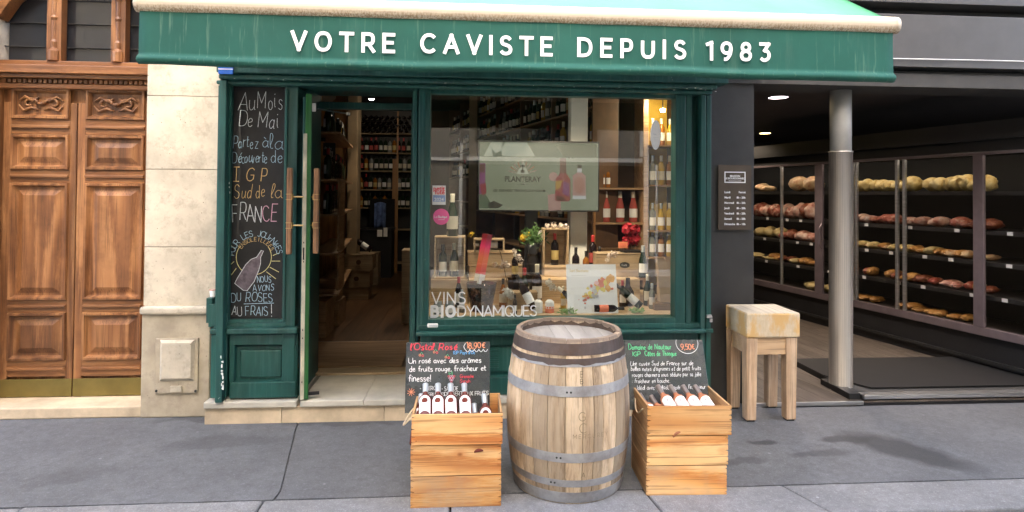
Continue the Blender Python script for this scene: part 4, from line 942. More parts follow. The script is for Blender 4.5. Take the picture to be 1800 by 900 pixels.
# ---------------------------------------------------------------- handwritten signs in the crates
def sign(u0, u1, vt, vb, Yb, lean, label, uw=None):
    """stands behind the crate's bottles, leaning back"""
    a, b = P(u0, vb, Yb), P(u1, vb, Yb); H = (Z((u0+u1)/2, vt, Yb+.06*1)-a.z)
    o = Vector((a.x, Yb, (a.z+b.z)/2)); ux = Vector((1, 0, 0)); uy = Vector((0, math.sin(R(lean)), math.cos(R(lean)))); nn = Vector((0, -math.cos(R(lean)), math.sin(R(lean))))
    Wd = b.x-a.x
    r = root('price_sign', label, 'sign', tuple(o))
    Mx = Matrix((ux, -nn, uy)).transposed().to_4x4(); Mx.translation = o
    MB().box(0, Wd, 0, .004, -.09, H, M=Mx).build('board', M['acrylic'], r, bevel=.0015)
    return r, plane3(o+nn*.0012, ux, uy, nn), Wd, H
s1, t3, W1, H1 = sign(712, 861, 598, 697, -.975, 8, 'smoked acrylic sign with red heading and price 18,90 € in the left crate')
kx1 = W1/149
def sg(r, t3, k, H, s, u, v, h, mt, w=.0036, wid=None, slant=.0, wob=.05, u0=712, vt=598):
    hh = h*k; tr, sx = fit(s, hh, wid*k if wid else None)
    mb = MB(); write(mb, s, (u-u0)*k, H-(v-vt)*k*1.0, hh, w, t3, tr, wob=wob, slant=slant, sx=sx); mb.build('lettering', M[mt], r)
A = (s1, t3, kx1, H1)
sg(*A, "l'Ostal", 720, 611, 11, 'inkr', .0050, 40, .1); sg(*A, 'Rosé', 770, 611, 10.5, 'inkr', .0050, 32, .1); sg(*A, '18,90€', 819, 609, 10, 'inko', .0042, 33)
sg(*A, "IGP Pays d'Oc", 796, 619, 5.5, 'inkb', .0026, 38)
sg(*A, 'Un rosé avec des arômes', 717, 634, 9, 'inkw', wid=128); sg(*A, 'de fruits rouge, fraicheur et', 719, 648, 9, 'inkw', wid=135); sg(*A, 'finesse!', 718, 665, 11, 'inkw', .0042, wid=38)
sg(*A, '- APERO', 738, 680, 6.5, 'inkw', .0028, 28); sg(*A, '- SALADE', 776, 681, 6.5, 'inkw', .0028, 28); sg(*A, 'GRILLADES', 752, 690, 5.5, 'inkw', .0024, 30); sg(*A, 'DESSERT AUX FRUITS', 781, 690, 6.5, 'inkw', .0028, 77)
sg(*A, 'Grenache', 808, 660, 5.5, 'inkr', .0024, 24); sg(*A, 'Syrah', 808, 668, 5.5, 'inkr', .0024, 18)
def swave(r, t3, k, H, pts, mt, w, u0=712, vt=598):
    mb = MB(); ribbon(mb, [((u-u0)*k, H-(v-vt)*k) for u, v in pts], w, t3); mb.build('drawing', M[mt], r)
sc_ = []
for i in range(5):
    for t in range(6): sc_.append((817+8*i+8*t/5, 611-3*i*.0+4.5*math.sin(math.pi*t/5)))
swave(*A, sc_, 'inkw', .0028); swave(*A, [(816, 611), (814, 606), (817, 600)], 'inkw', .0028)
for gu, gv in ((0, 0), (3.2, 0), (6.4, 0), (9.6, 0), (1.6, 3.2), (4.8, 3.2), (8, 3.2), (3.2, 6.4), (6.4, 6.4), (4.8, 9.6)):
    swave(*A, [(788+gu+1.5*math.cos(R(t)), 657+gv+1.5*math.sin(R(t))) for t in range(0, 361, 45)], 'chalkp' if (gu*10) % 3 else 'inkr', .0024)
swave(*A, [(789, 655), (788, 650), (791, 653), (794, 649), (794, 655)], 'inkg', .0030)
for t in range(0, 360, 40): swave(*A, [(722.5, 683), (722.5+6.5*math.cos(R(t)), 683+6.5*math.sin(R(t)))], 'inko', .0026)
for cu, cv in ((739, 620), (764, 615), (785, 624)):
    swave(*A, [(cu-2.5+1.8*math.cos(R(t)), cv+1.8*math.sin(R(t))) for t in range(0, 361, 60)], 'inko', .003); swave(*A, [(cu+2.5+1.8*math.cos(R(t)), cv+1+1.8*math.sin(R(t))) for t in range(0, 361, 60)], 'inkr', .003); swave(*A, [(cu-2, cv-2), (cu, cv-5), (cu+3, cv-1)], 'inkg', .0024)
s2, t3, W2, H2 = sign(1104, 1247, 594, 692, -.89, 21, 'smoked acrylic sign with green heading and price 9,50 € in the right crate')
k2 = W2/143
A = (s2, t3, k2, H2); K = dict(u0=1104, vt=594)
sg(*A, 'Domaine de Nautour', 1112, 610, 9, 'inkg', .0034, 76, .1, **K); sg(*A, 'IGP', 1118, 621, 7, 'inkg', .0030, 14, .05, **K); sg(*A, 'Côtes de Thongue', 1140, 621, 8, 'inkg', .0032, 56, .05, **K)
sg(*A, '9,50€', 1206, 611, 9, 'inko', .0038, 25, **K)
swave(*A, [(1218+20*math.cos(R(t)), 600+18*math.sin(R(t))) for t in range(200, -18, -12)], 'inkw', .0026, **K)
for s_, u_, v_2, wd_ in (('Une cuvée Sud de France sur de', 1112, 637, 112), ("belles notes d'agrumes et de petit fruits", 1113, 646, 124), ('rouges charmera vous séduire par sa jolie', 1114, 656, 122), (': fraicheur en bouche.', 1113, 666, 66), ("Idéal avec grillades apéro à l'extérieur", 1121, 677, 120)):
    sg(*A, s_, u_, v_2, 6.8, 'inkw', .0021, wd_, .16, .08, **K)
for x0_, x1_, sgn_, r_ in ((.03, .07, 1, s1),): pass
MB().box(.0, .0, 0, 0, 0, 0)

# ---------------------------------------------------------------- barrel
bc = Vector((X(997, 720, -.94), -.955, 0)); BH = .895
barrel = root('wine_barrel', 'weathered oak wine barrel with grey hoops standing between the crates', 'barrel', bc, (R(0), 0, 0))
def br(z):
    t = (z/BH-.47)/.53
    return .366-(.055 if t > 0 else .063)*abs(t)**1.9
nst = 27; ws_ = [random.uniform(.7, 1.35) for _ in range(nst)]; tot = sum(ws_); a = R(-90)+.06
M['stave_d'] = wood('dark_stained_stave', [(.22, (.15, .10, .07)), (.5, (.30, .22, .15)), (.8, (.45, .35, .25))], axis=2, scale=9, rough=.85, bmp=.5, dirt=.9, dirtc=(.10, .08, .06))
for i in range(nst):
    da = ws_[i]/tot*2*math.pi; g = .0035; mb = MB(); nz = 14; off = random.uniform(-.0012, .0012); th = .024
    rows = []
    for j in range(nz+1):
        z = BH*j/nz; r = br(z)+off; zz = z+(random.uniform(-.002, .002) if j == nz else 0)
        rows.append([(bc.x+q*math.cos(t), bc.y+q*math.sin(t), zz) for q, t in ((r-.0018, a+g), (r, a+g+.012), (r+.0004, a+da/2), (r, a+da-g-.012), (r-.0018, a+da-g), (r-th, a+da-g), (r-th, a+g))])
    vs = [p for rr_ in rows for p in rr_]; n7 = 7
    fs = [(j*n7+k, j*n7+(k+1) % n7, (j+1)*n7+(k+1) % n7, (j+1)*n7+k) for j in range(nz) for k in range(n7)]+[tuple(reversed(range(n7))), tuple(nz*n7+k for k in range(n7))]
    mb.add(vs, fs); mb.build('stave', M['stave_d' if i in (4, 9, 17) else 'stave'], barrel)
    a += da
def hoop(z0, z1, mt, tilt=0.0, ragged=0, dr=.0):
    mb = MB(); n = 64
    prof = []
    for i in range(n):
        t = 2*math.pi*i/n; dz_ = tilt*math.cos(t)+random.uniform(-1, 1)*ragged
        a_, b_ = z0+dz_, min(BH-.001, z1+tilt*math.cos(t))
        for z, e in ((a_, .0012), (a_, .0034), (b_, .0034), (b_, .0012)):
            r = br(max(0, min(BH, z)))+e+dr; prof.append((bc.x+r*math.cos(t), bc.y+r*math.sin(t), z))
    mb.add(prof, [(4*i+k, 4*((i+1) % n)+k, 4*((i+1) % n)+(k+1) % 4, 4*i+(k+1) % 4) for i in range(n) for k in range(4)])
    h_ = mb.build('hoop', M[mt], barrel, fix=True, smooth=False)
    return h_
hoop(.812, .874, 'rusty', .002); hoop(.764, .796, 'rusty', .004, .006, .001); hoop(.752, .774, 'hoop', .002); hoop(.596, .652, 'hoop', .003); hoop(.240, .292, 'hoop', .001); hoop(.100, .140, 'hoop', .001); hoop(.006, .068, 'hoop', 0)
for (z, t) in ((.62, -1.75), (.265, -1.9), (.12, -2.0)):
    for k in (0, .06):
        r = br(z)+.003; p = Vector((bc.x+r*math.cos(t+k), bc.y+r*math.sin(t+k), z)); MB().lathe([(.006, 0), (.005, .002), (0, .003)], 8, Matrix.Translation(p) @ Vector((math.cos(t), math.sin(t), 0)).to_track_quat('Z', 'Y').to_matrix().to_4x4(), cap=False).build('rivet', M['darkmetal'], barrel)
rh = br(BH-.05)-.022; ed = [-rh, -.19, -.085, .02, .12, .21, rh]
for i in range(6):
    a_, b_ = ed[i]+.0012, ed[i+1]-.0012; pts = [(x, -math.sqrt(max(0, rh*rh-x*x))) for x in [a_+(b_-a_)*k/6 for k in range(7)]]
    poly = pts+[(x, -y) for x, y in reversed(pts)]
    poly = [(bc.x+x, bc.y+y) for x, y in poly]; MB().flat(poly, BH-.070, BH-.047-random.uniform(0, .0015)).build('head_board', M['headwood'], barrel, fix=True)
M['chime'] = plain('dark_chime_wood', (.075, .05, .035), .85, var=.4, scale=12, bmp=.4)
rr_ = br(BH-.02)-.0242; MB().lathe([(rr_, BH-.052), (rr_, BH-.014)], 48, Matrix.Translation(bc), cap=False).build('inner_chime', M['chime'], barrel, smooth=True)
# faint stencil marks on the staves
def st3(x, y, l):
    t = R(-90)+x/.355; r = br(y)+.0014+l; return Vector((bc.x+r*math.cos(t), bc.y+r*math.sin(t), y))
M['stencil'] = plain('faded_stencil', (.22, .17, .10), .9, var=.3, scale=30)
for a_ in (('G', .0, .47, .045), ('C', .004, .405, .05), ('E', .01, .70, .03), ('B', .01, .665, .025), ('A', .02, .155, .028)):
    mb = MB(); write(mb, a_[0], a_[1], a_[2], a_[3], .004, st3, k=4); mb.build('stencil_letter', M['stencil'], barrel)
mb = MB(); write(mb, 'MERCUREY', -.03, .375, .022, .002, st3, track=.012); mb.build('stencil_word', M['stencil'], barrel)

# ---------------------------------------------------------------- butcher block stool
bx0, bx1 = X(1313, 572, -.17), X(1407, 572, -.17); bz_t, bz_b = Z(1360, 551, -.17), Z(1360, 594, -.17)
stl = root('butcher_block', 'worn butcher block table on four square legs beside the dark pillar', 'table', ((bx0+bx1)/2, 0, 0))
m_, n_, p_ = base_mat('stained_block_front'); v_ = coords(n_, (6, 1, 1), False)
c_ = ramp(n_, noise(n_, coords(n_, (1, .1, .35), False), 30, 4, .7), [(.3, (.50, .40, .26)), (.7, (.66, .56, .40))])
c_ = mix(n_, ramp(n_, noise(n_, coords(n_, (1.4, 1, .6), False), 7, 5, .65), [(.45, 0), (.58, .85)]), c_, (.60, .36, .12))
n_.links.new(c_, p_.inputs['Base Color']); p_.inputs['Roughness'].default_value = .7; bump(n_, p_, noise(n_, v_, 30, 4), .3, .003); M['blockfront'] = m_
SD = .38
MB().box(bx0, bx1, -.17, -.17+SD, bz_b, bz_t).build('block_top', M['blockfront'], stl, bevel=.012, seg=3)
MB().box(bx0+.006, bx1-.006, -.164, -.176+SD, bz_t-.002, bz_t+.0012).build('block_surface', M['butcher'], stl, bevel=.001)
lw = .085
for (lx, ly) in ((bx0+.004, -.16), (bx1-lw-.018, -.16), (bx0+.004, SD-.18-lw), (bx1-lw-.018, SD-.18-lw)):
    l_ = MB(); sp = 0
    l_.add([(lx, ly, .012), (lx+lw-.01, ly, .012), (lx+lw-.01, ly+lw-.01, .012), (lx, ly+lw-.01, .012), (lx-.002, ly, bz_b-.001), (lx+lw, ly, bz_b-.001), (lx+lw, ly+lw, bz_b-.001), (lx-.002, ly+lw, bz_b-.001)], [(0, 3, 2, 1), (4, 5, 6, 7), (0, 1, 5, 4), (1, 2, 6, 5), (2, 3, 7, 6), (3, 0, 4, 7)])
    lg = l_.build('leg', M['butcher_leg'], stl, bevel=.004); bx('foot', M['black'], lg, lx+.008, lx+lw-.02, ly+.008, ly+lw-.02, 0, .0125)
M['apron'] = wood('stool_apron_wood', [(.25, (.42, .28, .17)), (.5, (.56, .38, .22)), (.8, (.66, .48, .30))], axis=0, scale=8, rough=.7, dirt=.6, dirtc=(.60, .34, .10))
for (a_, b_, c_, d_) in ((bx0+lw+.004, bx1-lw-.018, -.148, -.12), (bx0+lw+.004, bx1-lw-.018, SD-.23, SD-.20)): bx('apron', M['apron'], stl, a_, b_, c_, d_, bz_b-.13, bz_b-.001, bevel=.002)
for xx in (bx0+.014, bx1-.05): bx('apron', M['apron'], stl, xx, xx+.028, -.16+lw, SD-.18-lw, bz_b-.13, bz_b-.001, bevel=.002)

# ---------------------------------------------------------------- dark shop on the right
but = root('butcher_shop', 'dark grey butcher shop open to the street right of the wine shop', 'shop', (3.5, .2, 0))
XP0, XP1 = X(1250, 430, .24), X(1325, 430, .24)
bx('pillar', M['dark'], but, XP0-.03, XP1, .24, .60, 0, 2.75, bevel=.003)
HX = 9.0
bz = lambda v: Z(1588, v, .2)
M['fascia'] = plain('grey_fascia_metal', (.075, .072, .070), .45, .3, var=.08)
for v1_, v0_, yy, mt in ((152, 128, .22, 'dark'), (127, 119, .30, 'black'), (118, 26, .18, 'fascia'), (25, 8, .34, 'black')):
    bx('fascia_panel', M[mt], but, XP0, HX, yy, .6, bz(v1_), bz(v0_), bevel=.004)
bx('fascia_panel', M['fascia'], but, XP0, HX, .16, .6, bz(7), 3.7, bevel=.004)
MB().tube([(2.6, .165, bz(106)), (4.4, .165, bz(104)), (HX, .165, bz(104))], .004, 6).build('cable', M['white'], but)
CZ = 2.78
M['dceil'] = plain('dark_ceiling', (.035, .028, .026), .8); M['dwall'] = plain('dark_wall', (.012, .012, .012), .7)
bx('ceiling', M['dceil'], but, 2.2, HX, .6, 7.5, CZ, CZ+.1)
bx('interior_wall', M['dwall'], but, 2.2, HX, 7.4, 7.5, 0, CZ); bx('interior_wall', M['dwall'], but, 2.20, 2.28, .75, 7.5, 0, CZ); bx('interior_wall', M['dwall'], but, HX-.1, HX, .6, 7.5, 0, CZ)
# plank floor laid on the skew
fl0 = .155
skew = R(12); FM = Matrix.Rotation(skew, 4, 'Z')
M['fplank'] = wood('grey_laminate', [(.25, (.055, .043, .035)), (.5, (.105, .085, .069)), (.8, (.16, .132, .108))], axis=1, scale=6, rough=.4, bmp=.1)
bx('floor', M['black'], but, 2.28, HX-.1, fl0+.01, 7.4, -.01, .014)
pw = .17; cnt = 0
def clipy(poly, f):
    out = []
    for i in range(len(poly)):
        a_, b_ = poly[i], poly[(i+1) % len(poly)]; fa, fb = f(a_), f(b_)
        if fa >= 0: out.append(a_)
        if fa*fb < 0: t = fa/(fa-fb); out.append((a_[0]+(b_[0]-a_[0])*t, a_[1]+(b_[1]-a_[1])*t))
    return out
for i in range(34):
    y_ = -1.5-random.random()*.8
    while y_ < 7:
        L_ = 1.2; q = [(1.6+i*pw, y_), (1.6+(i+1)*pw-.003, y_), (1.6+(i+1)*pw-.003, y_+L_-.003), (1.6+i*pw, y_+L_-.003)]; y_ += L_
        q = [tuple((FM @ Vector((a_, b_, 0)))[:2]) for a_, b_ in q]
        # step zone (raised entrance) starts at x 3.2
        q = clipy(q, lambda p: p[1]-(fl0+.012)); q = clipy(q, lambda p: 7.3-p[1]) if q else q; q = clipy(q, lambda p: p[0]-2.29) if q else q; q = clipy(q, lambda p: 5.2-p[0]) if q else q
        q = clipy(q, lambda p: (p[1]-.62)+(0 if True else 0) if False else 1.0) if q else q
        if len(q) < 3: continue
        MB().flat(q, .010, .026).build('floor_plank', M['fplank'], but); cnt += 1
bx('threshold_strip', M['steel'], but, 2.29, X(1518, 706, fl0), fl0-.004, fl0+.012, -.002, .030, bevel=.003)
# ramp box with aluminium nosing and black mat
rx0 = X(1516, 700, .19); 
bx('entrance_step', M['dark'], but, rx0, HX, .19, .60, -.01, .062, bevel=.004)
bx('step_nosing', M['steel'], but, rx0, HX, .165, .25, .062, .072, bevel=.004); bx('step_nosing', M['steel'], but, rx0, HX, .165, .189, .040, .0615, bevel=.002)
bx('step_side', M['black'], but, rx0-.10, rx0-.002, .21, .62, -.01, .075, bevel=.004)
mt_ = root('door_mat', 'black rubber mat lying inside the entrance right of the steel column', 'mat', (4.2, .9, .03))
MB().flat([(rx0+.18, .34), (HX-.5, .34), (HX-.5, 1.25), (rx0-.02, 1.25), (rx0-.02, .70)], .0725, .079).build('mat_sheet', M['black'], mt_, fix=True)
bx('ramp', M['dark'], but, rx0-.02, HX-.2, .60, 1.24, .0, .0715)
# steel column
cc = Vector((X(1478, 683, .47), .47, 0)); colr = but
scol = root('steel_column', 'round column with brushed steel sleeve below and grey paint above', 'column', (cc.x, cc.y, 0))
MB().lathe([(.086, 1.9), (.086, CZ)], 28, Matrix.Translation((cc.x, cc.y, 0))).build('column_shaft', plain('grey_column_paint', (.26, .26, .25), .5), scol, smooth=True)
m_, n_, p_ = base_mat('brushed_steel'); f_ = noise(n_, coords(n_, (60, 60, .4), False), 3, 3); n_.links.new(ramp(n_, f_, [(.3, (.40, .37, .33)), (.7, (.66, .61, .54))]), p_.inputs['Base Color'])
p_.inputs['Metallic'].default_value = .7; p_.inputs['Roughness'].default_value = .36; bump(n_, p_, f_, .3, .002); M['brushed'] = m_
zc = Z(1478, 265, .38)
MB().lathe([(.100, .02), (.0935, .03), (.0935, zc-.01), (.0975, zc-.008), (.0975, zc), (.088, zc)], 32, Matrix.Translation((cc.x, cc.y, 0)), cap=False).build('steel_sleeve', M['brushed'], scol, smooth=True)
# opening hours plaque
plq = root('hours_plaque', 'smoked acrylic plaque with weekly opening hours on the dark pillar', 'sign', (X(1291, 347, .22), .22, 1.5))
qx0, qx1, qz0, qz1 = X(1263, 347, .22), X(1321, 347, .22), Z(1291, 404, .22), Z(1291, 290, .22)
M['plaque'] = plain('brown_grey_acrylic', (.085, .066, .050), .12, var=.2, scale=3)
bx('plate', M['plaque'], plq, qx0, qx1, .222, .228, qz0, qz1, bevel=.0015)
for a_ in (qx0+.022, qx1-.022):
    for b_ in (qz0+.022, qz1-.022): MB().lathe([(.010, 0), (.010, .008), (.007, .012), (0, .013)], 12, Matrix.Translation((a_, .240, b_)) @ Matrix.Rotation(R(90), 4, 'X')).build('standoff', M['white'], plq, smooth=False)
qm = (qx0+qx1)/2; qw = (qx1-qx0)/58
fr = MB(); a_, b_, c_, d_ = qx0+10.5*qw, qx1-10.5*qw, qz1-30.5*qw, qz1-11.5*qw
for (e, f, g_, h_) in ((a_, b_, c_, c_+.008), (a_, b_, d_-.008, d_), (a_, a_+.008, c_+.008, d_-.008), (b_-.008, b_, c_+.008, d_-.008)): fr.box(e, f, .2205, .2215, g_, h_)
fr.build('title_frame', M['inkw'], plq)
text_obj('MAISON', .023, M['inkw'], plq, (qm, .2212, qz1-20.5*qw), off=.0006); text_obj('LE BOURDONNEC', .020, M['inkw'], plq, (qm, .2212, qz1-24.3*qw), off=.0006); text_obj('ARTISAN BOUCHER', .012, M['inkw'], plq, (qm, .2212, qz1-28*qw))
for i, (d, h_) in enumerate((('Lundi', 'Fermé'), ('Mardi', '8h - 20h'), ('Mercredi', '8h - 20h'), ('Jeudi', '8h - 20h'), ('Vendredi', '8h - 20h'), ('Samedi', '8h - 20h'), ('Dimanche', '8h - 13h'))):
    z = qz1-(48+9.05*i)*qw
    text_obj(d, .022, M['inkw'], plq, (a_, .2212, z), align='LEFT', off=.0009); text_obj(h_, .022, M['inkw'], plq, (b_, .2212, z), align='RIGHT', off=.0009)
# refrigerated cabinets, on the skewed side wall
fa, fb = G(1411, 563, .03), G(1600, 616, .03)
dv = Vector((fa.x-fb.x, fa.y-fb.y, 0)).normalized(); pv = Vector((dv.y, -dv.x, 0))      # dv runs into the shop, pv away from the viewer's side
if pv.x < 0: pv = -pv
FO = Vector((fb.x, fb.y, 0))
def FP(u, v):                   # a pixel on the plane of the cabinet doors
    d = ray(u, v); t = (FO-CAM).dot(pv)/d.dot(pv); p = CAM+d*t; return (p-FO).dot(dv), p.z
FMx = Matrix((dv, pv, Vector((0, 0, 1)))).transposed().to_4x4(); FMx.translation = FO
cab = root('display_fridge', 'long glass fronted fridge full of meat and cheese along the side wall', 'fridge', tuple(FO))
def cbx(name, mt, s0, s1, d0, d1, z0, z1, par=None, bev=0): return MB().box(s0, s1, d0, d1, z0, z1, M=FMx).build(name, M[mt], par or cab, bevel=bev)
sA, zT0 = FP(1327, 294); zB0 = FP(1456, 517)[1]; zTp = FP(1540, 283)[1]
s_near = -3.2; s_far = 4.4
M['cabmetal'] = plain('mauve_grey_frame', (.20, .16, .17), .35, .5)
cbx('base', 'black', s_near, s_far, .03, .8, .03, zB0-.09); cbx('kick_rail', 'darkmetal', s_near, s_far, .0, .03, zB0-.34, zB0-.31); cbx('sill_rail', 'cabmetal', s_near, s_far, -.01, .05, zB0-.085, zB0-.005, bev=.004)
cbx('top_box', 'black', s_near, s_far, -.0, .8, zTp+.03, zTp+.32); cbx('top_rail', 'cabmetal', s_near, s_far, -.005, .04, zTp-.0, zTp+.028); cbx('header_strip', 'black', s_near, s_far, -.06, .0, FP(1590, 258)[1], FP(1590, 248)[1])
cbx('back_panel', 'dwall', s_near, s_far, .70, .72, zB0-.09, zTp+.03)
M['shelf'] = plain('dark_shelf_metal', (.07, .065, .06), .35, .5)
shz = [FP(1540, v)[1] for v in (322, 386, 438, 488)]
shz = [FP(1400, v)[1] for v in (337, 386, 425, 467)]+[zB0-.03]
for z in shz: cbx('shelf', 'shelf', s_near, s_far, .05, .68, z-.02, z); cbx('shelf_lip', 'shelf', s_near, s_far, .042, .0495, z-.036, z+.004)
sd_ = [FP(u, 400)[0] for u in (1376, 1433, 1447, 1497, 1503, 1508, 1577, 1583)]
posts = [(FP(1374, 400)[0], .03, 'steel'), (FP(1440, 400)[0], .13, 'cabmetal'), (FP(1500, 400)[0], .03, 'steel'), (FP(1506, 400)[0], .022, 'steel'), (FP(1577, 400)[0], .03, 'steel'), (FP(1590, 400)[0], .03, 'steel'), (FP(1340, 400)[0]+.9, .1, 'cabmetal'), (-.75, .1, 'cabmetal'), (-1.5, .03, 'steel'), (-2.2, .03, 'steel')]
for s, wd_, mt in posts: cbx('door_post', mt, s-wd_/2, s+wd_/2, -.015, .02, zB0-.005, zTp, bev=.004)
cbx('cabinet_glass', 'cglass', s_near, s_far, .004, .008, zB0-.005, zTp)
hd_ = FP(1447, 415); MB().tube([FMx @ Vector((hd_[0], -.02, hd_[1]+.16)), FMx @ Vector((hd_[0], -.06, hd_[1]+.1)), FMx @ Vector((hd_[0], -.06, hd_[1]-.1)), FMx @ Vector((hd_[0], -.02, hd_[1]-.16))], .012, 8).build('handle', M['cabmetal'], cab)
# what lies on the shelves
import mathutils.noise as MN
def lump(mb, c, sx, sy, sz, seed, n=10, mi=0):
    rnd = random.Random(seed); ph = [rnd.uniform(0, 6) for _ in range(6)]
    def fn(a_, b_):
        t = 2*math.pi*a_; q = math.pi*(b_-.5)
        k = 1+.14*math.sin(3*t+ph[0])*math.cos(2*q+ph[1])+.10*math.sin(5*t+ph[2]+3*q)+.06*math.sin(9*t+ph[3])
        k *= 1+.22*MN.noise(Vector((math.cos(t)*math.cos(q)*2.5+seed, math.sin(t)*math.cos(q)*2.5, math.sin(q)*2.5)))+.12*MN.noise(Vector((math.cos(t)*math.cos(q)*7+seed, math.sin(t)*math.cos(q)*7, math.sin(q)*7)))
        return (c[0]+sx*math.cos(q)*math.cos(t)*k, c[1]+sy*math.cos(q)*math.sin(t)*k, c[2]+sz*math.sin(q)*(1+.12*math.sin(4*t+ph[4])))
    mb.grid(fn, n, max(6, n//2), mi); return mb
def food(name, c1, c2): return plain(name, tuple((a_+b_)/2 for a_, b_ in zip(c1, c2)), .55, var=.45, scale=18)
m_ = {}
def fm(name, stops, sc=14):
    m, n, p = base_mat(name); c = ramp(n, noise(n, coords(n), sc, 5, .65), stops); n.links.new(c, p.inputs['Base Color']); p.inputs['Roughness'].default_value = .4; bump(n, p, noise(n, coords(n), sc*2, 4), .6, .01); return m
M['meat'] = fm('marbled_meat', [(.35, (.28, .05, .035)), (.52, (.42, .14, .09)), (.62, (.62, .42, .32))])
M['ham'] = fm('cured_ham', [(.3, (.34, .12, .06)), (.5, (.58, .38, .20)), (.7, (.66, .52, .32))])
M['cheese'] = fm('cheese_rind', [(.3, (.52, .38, .14)), (.6, (.70, .58, .28)), (.8, (.74, .68, .46))])
M['poultry'] = fm('yellow_poultry_skin', [(.3, (.50, .33, .10)), (.5, (.72, .55, .22)), (.75, (.78, .68, .40))])
M['meat2'] = fm('pale_fatty_meat', [(.3, (.40, .12, .08)), (.5, (.60, .36, .28)), (.65, (.72, .60, .48))], 9)
M['meat3'] = fm('dark_dry_meat', [(.3, (.10, .025, .015)), (.55, (.26, .08, .04)), (.7, (.42, .24, .15))], 20)
M['pastry'] = fm('baked_crust', [(.3, (.30, .13, .04)), (.6, (.55, .30, .09)), (.8, (.66, .44, .17))])
shelfname = ['top shelf', 'second shelf', 'middle shelf', 'fourth shelf', 'bottom shelf']
lay = [(0, (0.45, 'poultry', 'whole chicken', 'plucked yellow chickens in a row on the top fridge shelf')),]
sy0 = .20
def food_row(si, u0, u1, kind, label, cat, name, grp, sx, sz, step, jit=.0, v=400):
    def FPd(u_, v_):
        d = ray(u_, v_); F2 = FO+pv*(sy0+.02); t = (F2-CAM).dot(pv)/d.dot(pv); return (CAM+d*t-F2).dot(dv)
    s0, s1 = FPd(u0, v), FPd(u1, v)
    if s0 > s1: s0, s1 = s1, s0
    s = s0; k = 0
    while s < s1 and k < 30:
        if random.random() < .12: s += step; continue
        kd = random.choice(kind) if isinstance(kind, tuple) else kind
        mb = MB(); lump(mb, (0, 0, 0), sx*random.uniform(.8, 1.15), .11, sz*random.uniform(.75, 1.15), int(abs(s*1000))+si*77, 20)
        o = mb.build(name, M[kd], smooth=True)
        # rest it on the shelf
        zmin = min(q.co.z for q in o.data.vertices)
        o.matrix_world = Matrix.Translation(FMx @ Vector((s+random.uniform(-jit, jit), sy0+random.uniform(-.02, .05), shz[si]-zmin+.001))) @ Matrix.Rotation(math.atan2(dv.y, dv.x)+random.uniform(-.4, .4), 4, 'Z')
        tag(o, ORD[k]+' from the street: '+label, cat, grp); s += step*random.uniform(.9, 1.15); k += 1
food_row(0, 1512, 1740, 'poultry', 'plucked yellow chicken, top shelf right of the steel column', 'chicken', 'whole_chicken', 'chickens on the top fridge shelf', .075, .075, .10)
food_row(0, 1385, 1432, 'ham', 'cut cured ham, top shelf left of the column', 'ham', 'cured_ham', 'cured hams in the fridge', .15, .10, .32)
food_row(0, 1330, 1372, 'ham', 'wrapped sausage pack on the top shelf near the pillar', 'sausage', 'sausage_pack', 'sausage packs', .09, .055, .2)
food_row(1, 1330, 1432, ('meat', 'meat2', 'meat', 'meat3'), 'cut of meat, second shelf left of the steel column', 'meat', 'meat_cut', 'meat cuts on the second fridge shelf', .085, .095, .105, .03)
food_row(1, 1510, 1740, ('meat', 'meat3', 'meat2'), 'cut of meat, second shelf right of the steel column', 'meat', 'meat_cut', 'meat cuts right of the column', .065, .05, .095, .03)
food_row(2, 1330, 1372, 'cheese', 'cheese piece on the middle shelf near the pillar', 'cheese', 'cheese_piece', 'cheeses on the middle fridge shelf', .11, .075, .2)
food_row(2, 1380, 1432, ('meat', 'meat2', 'meat3'), 'tray of pink sausage meat on the middle shelf', 'meat', 'meat_cut', 'meat on the middle fridge shelf', .075, .06, .105, .02)
food_row(2, 1515, 1740, ('pastry', 'cheese', 'ham'), 'small golden piece, middle shelf right of the column', 'pastry', 'pastry', 'pastries on the middle fridge shelf', .045, .035, .085, .02)
food_row(3, 1330, 1360, 'cheese', 'pale flat cheese on the fourth shelf near the pillar', 'cheese', 'cheese_piece', 'cheeses on the fourth fridge shelf', .16, .03, .36)
food_row(3, 1362, 1432, ('pastry', 'meat3', 'cheese'), 'small brown piece, fourth shelf left of the column', 'pastry', 'pastry', 'pastries on the fourth fridge shelf', .06, .04, .11, .02)
food_row(3, 1512, 1740, ('meat', 'meat2', 'meat3', 'pastry'), 'charcuterie, fourth shelf right of the steel column', 'meat', 'meat_cut', 'charcuterie on the fourth fridge shelf', .055, .045, .10, .02)
food_row(4, 1410, 1462, 'cheese', 'yellow cheese round, bottom shelf beside the column', 'cheese', 'cheese_piece', 'cheeses on the bottom fridge shelf', .13, .05, .3)
food_row(4, 1510, 1700, 'pastry', 'small pastry, bottom shelf right of the column', 'pastry', 'pastry', 'pastries on the bottom fridge shelf', .055, .035, .12, .02)
tagm = M['paper']; rt = random.Random(5)
for z in shz[1:]:
    s_ = -1.5
    while s_ < 2.9: cbx('price_tag', 'paper', s_, s_+.05, .036, .041, z-.030, z+.004); s_ += rt.uniform(.25, .6)
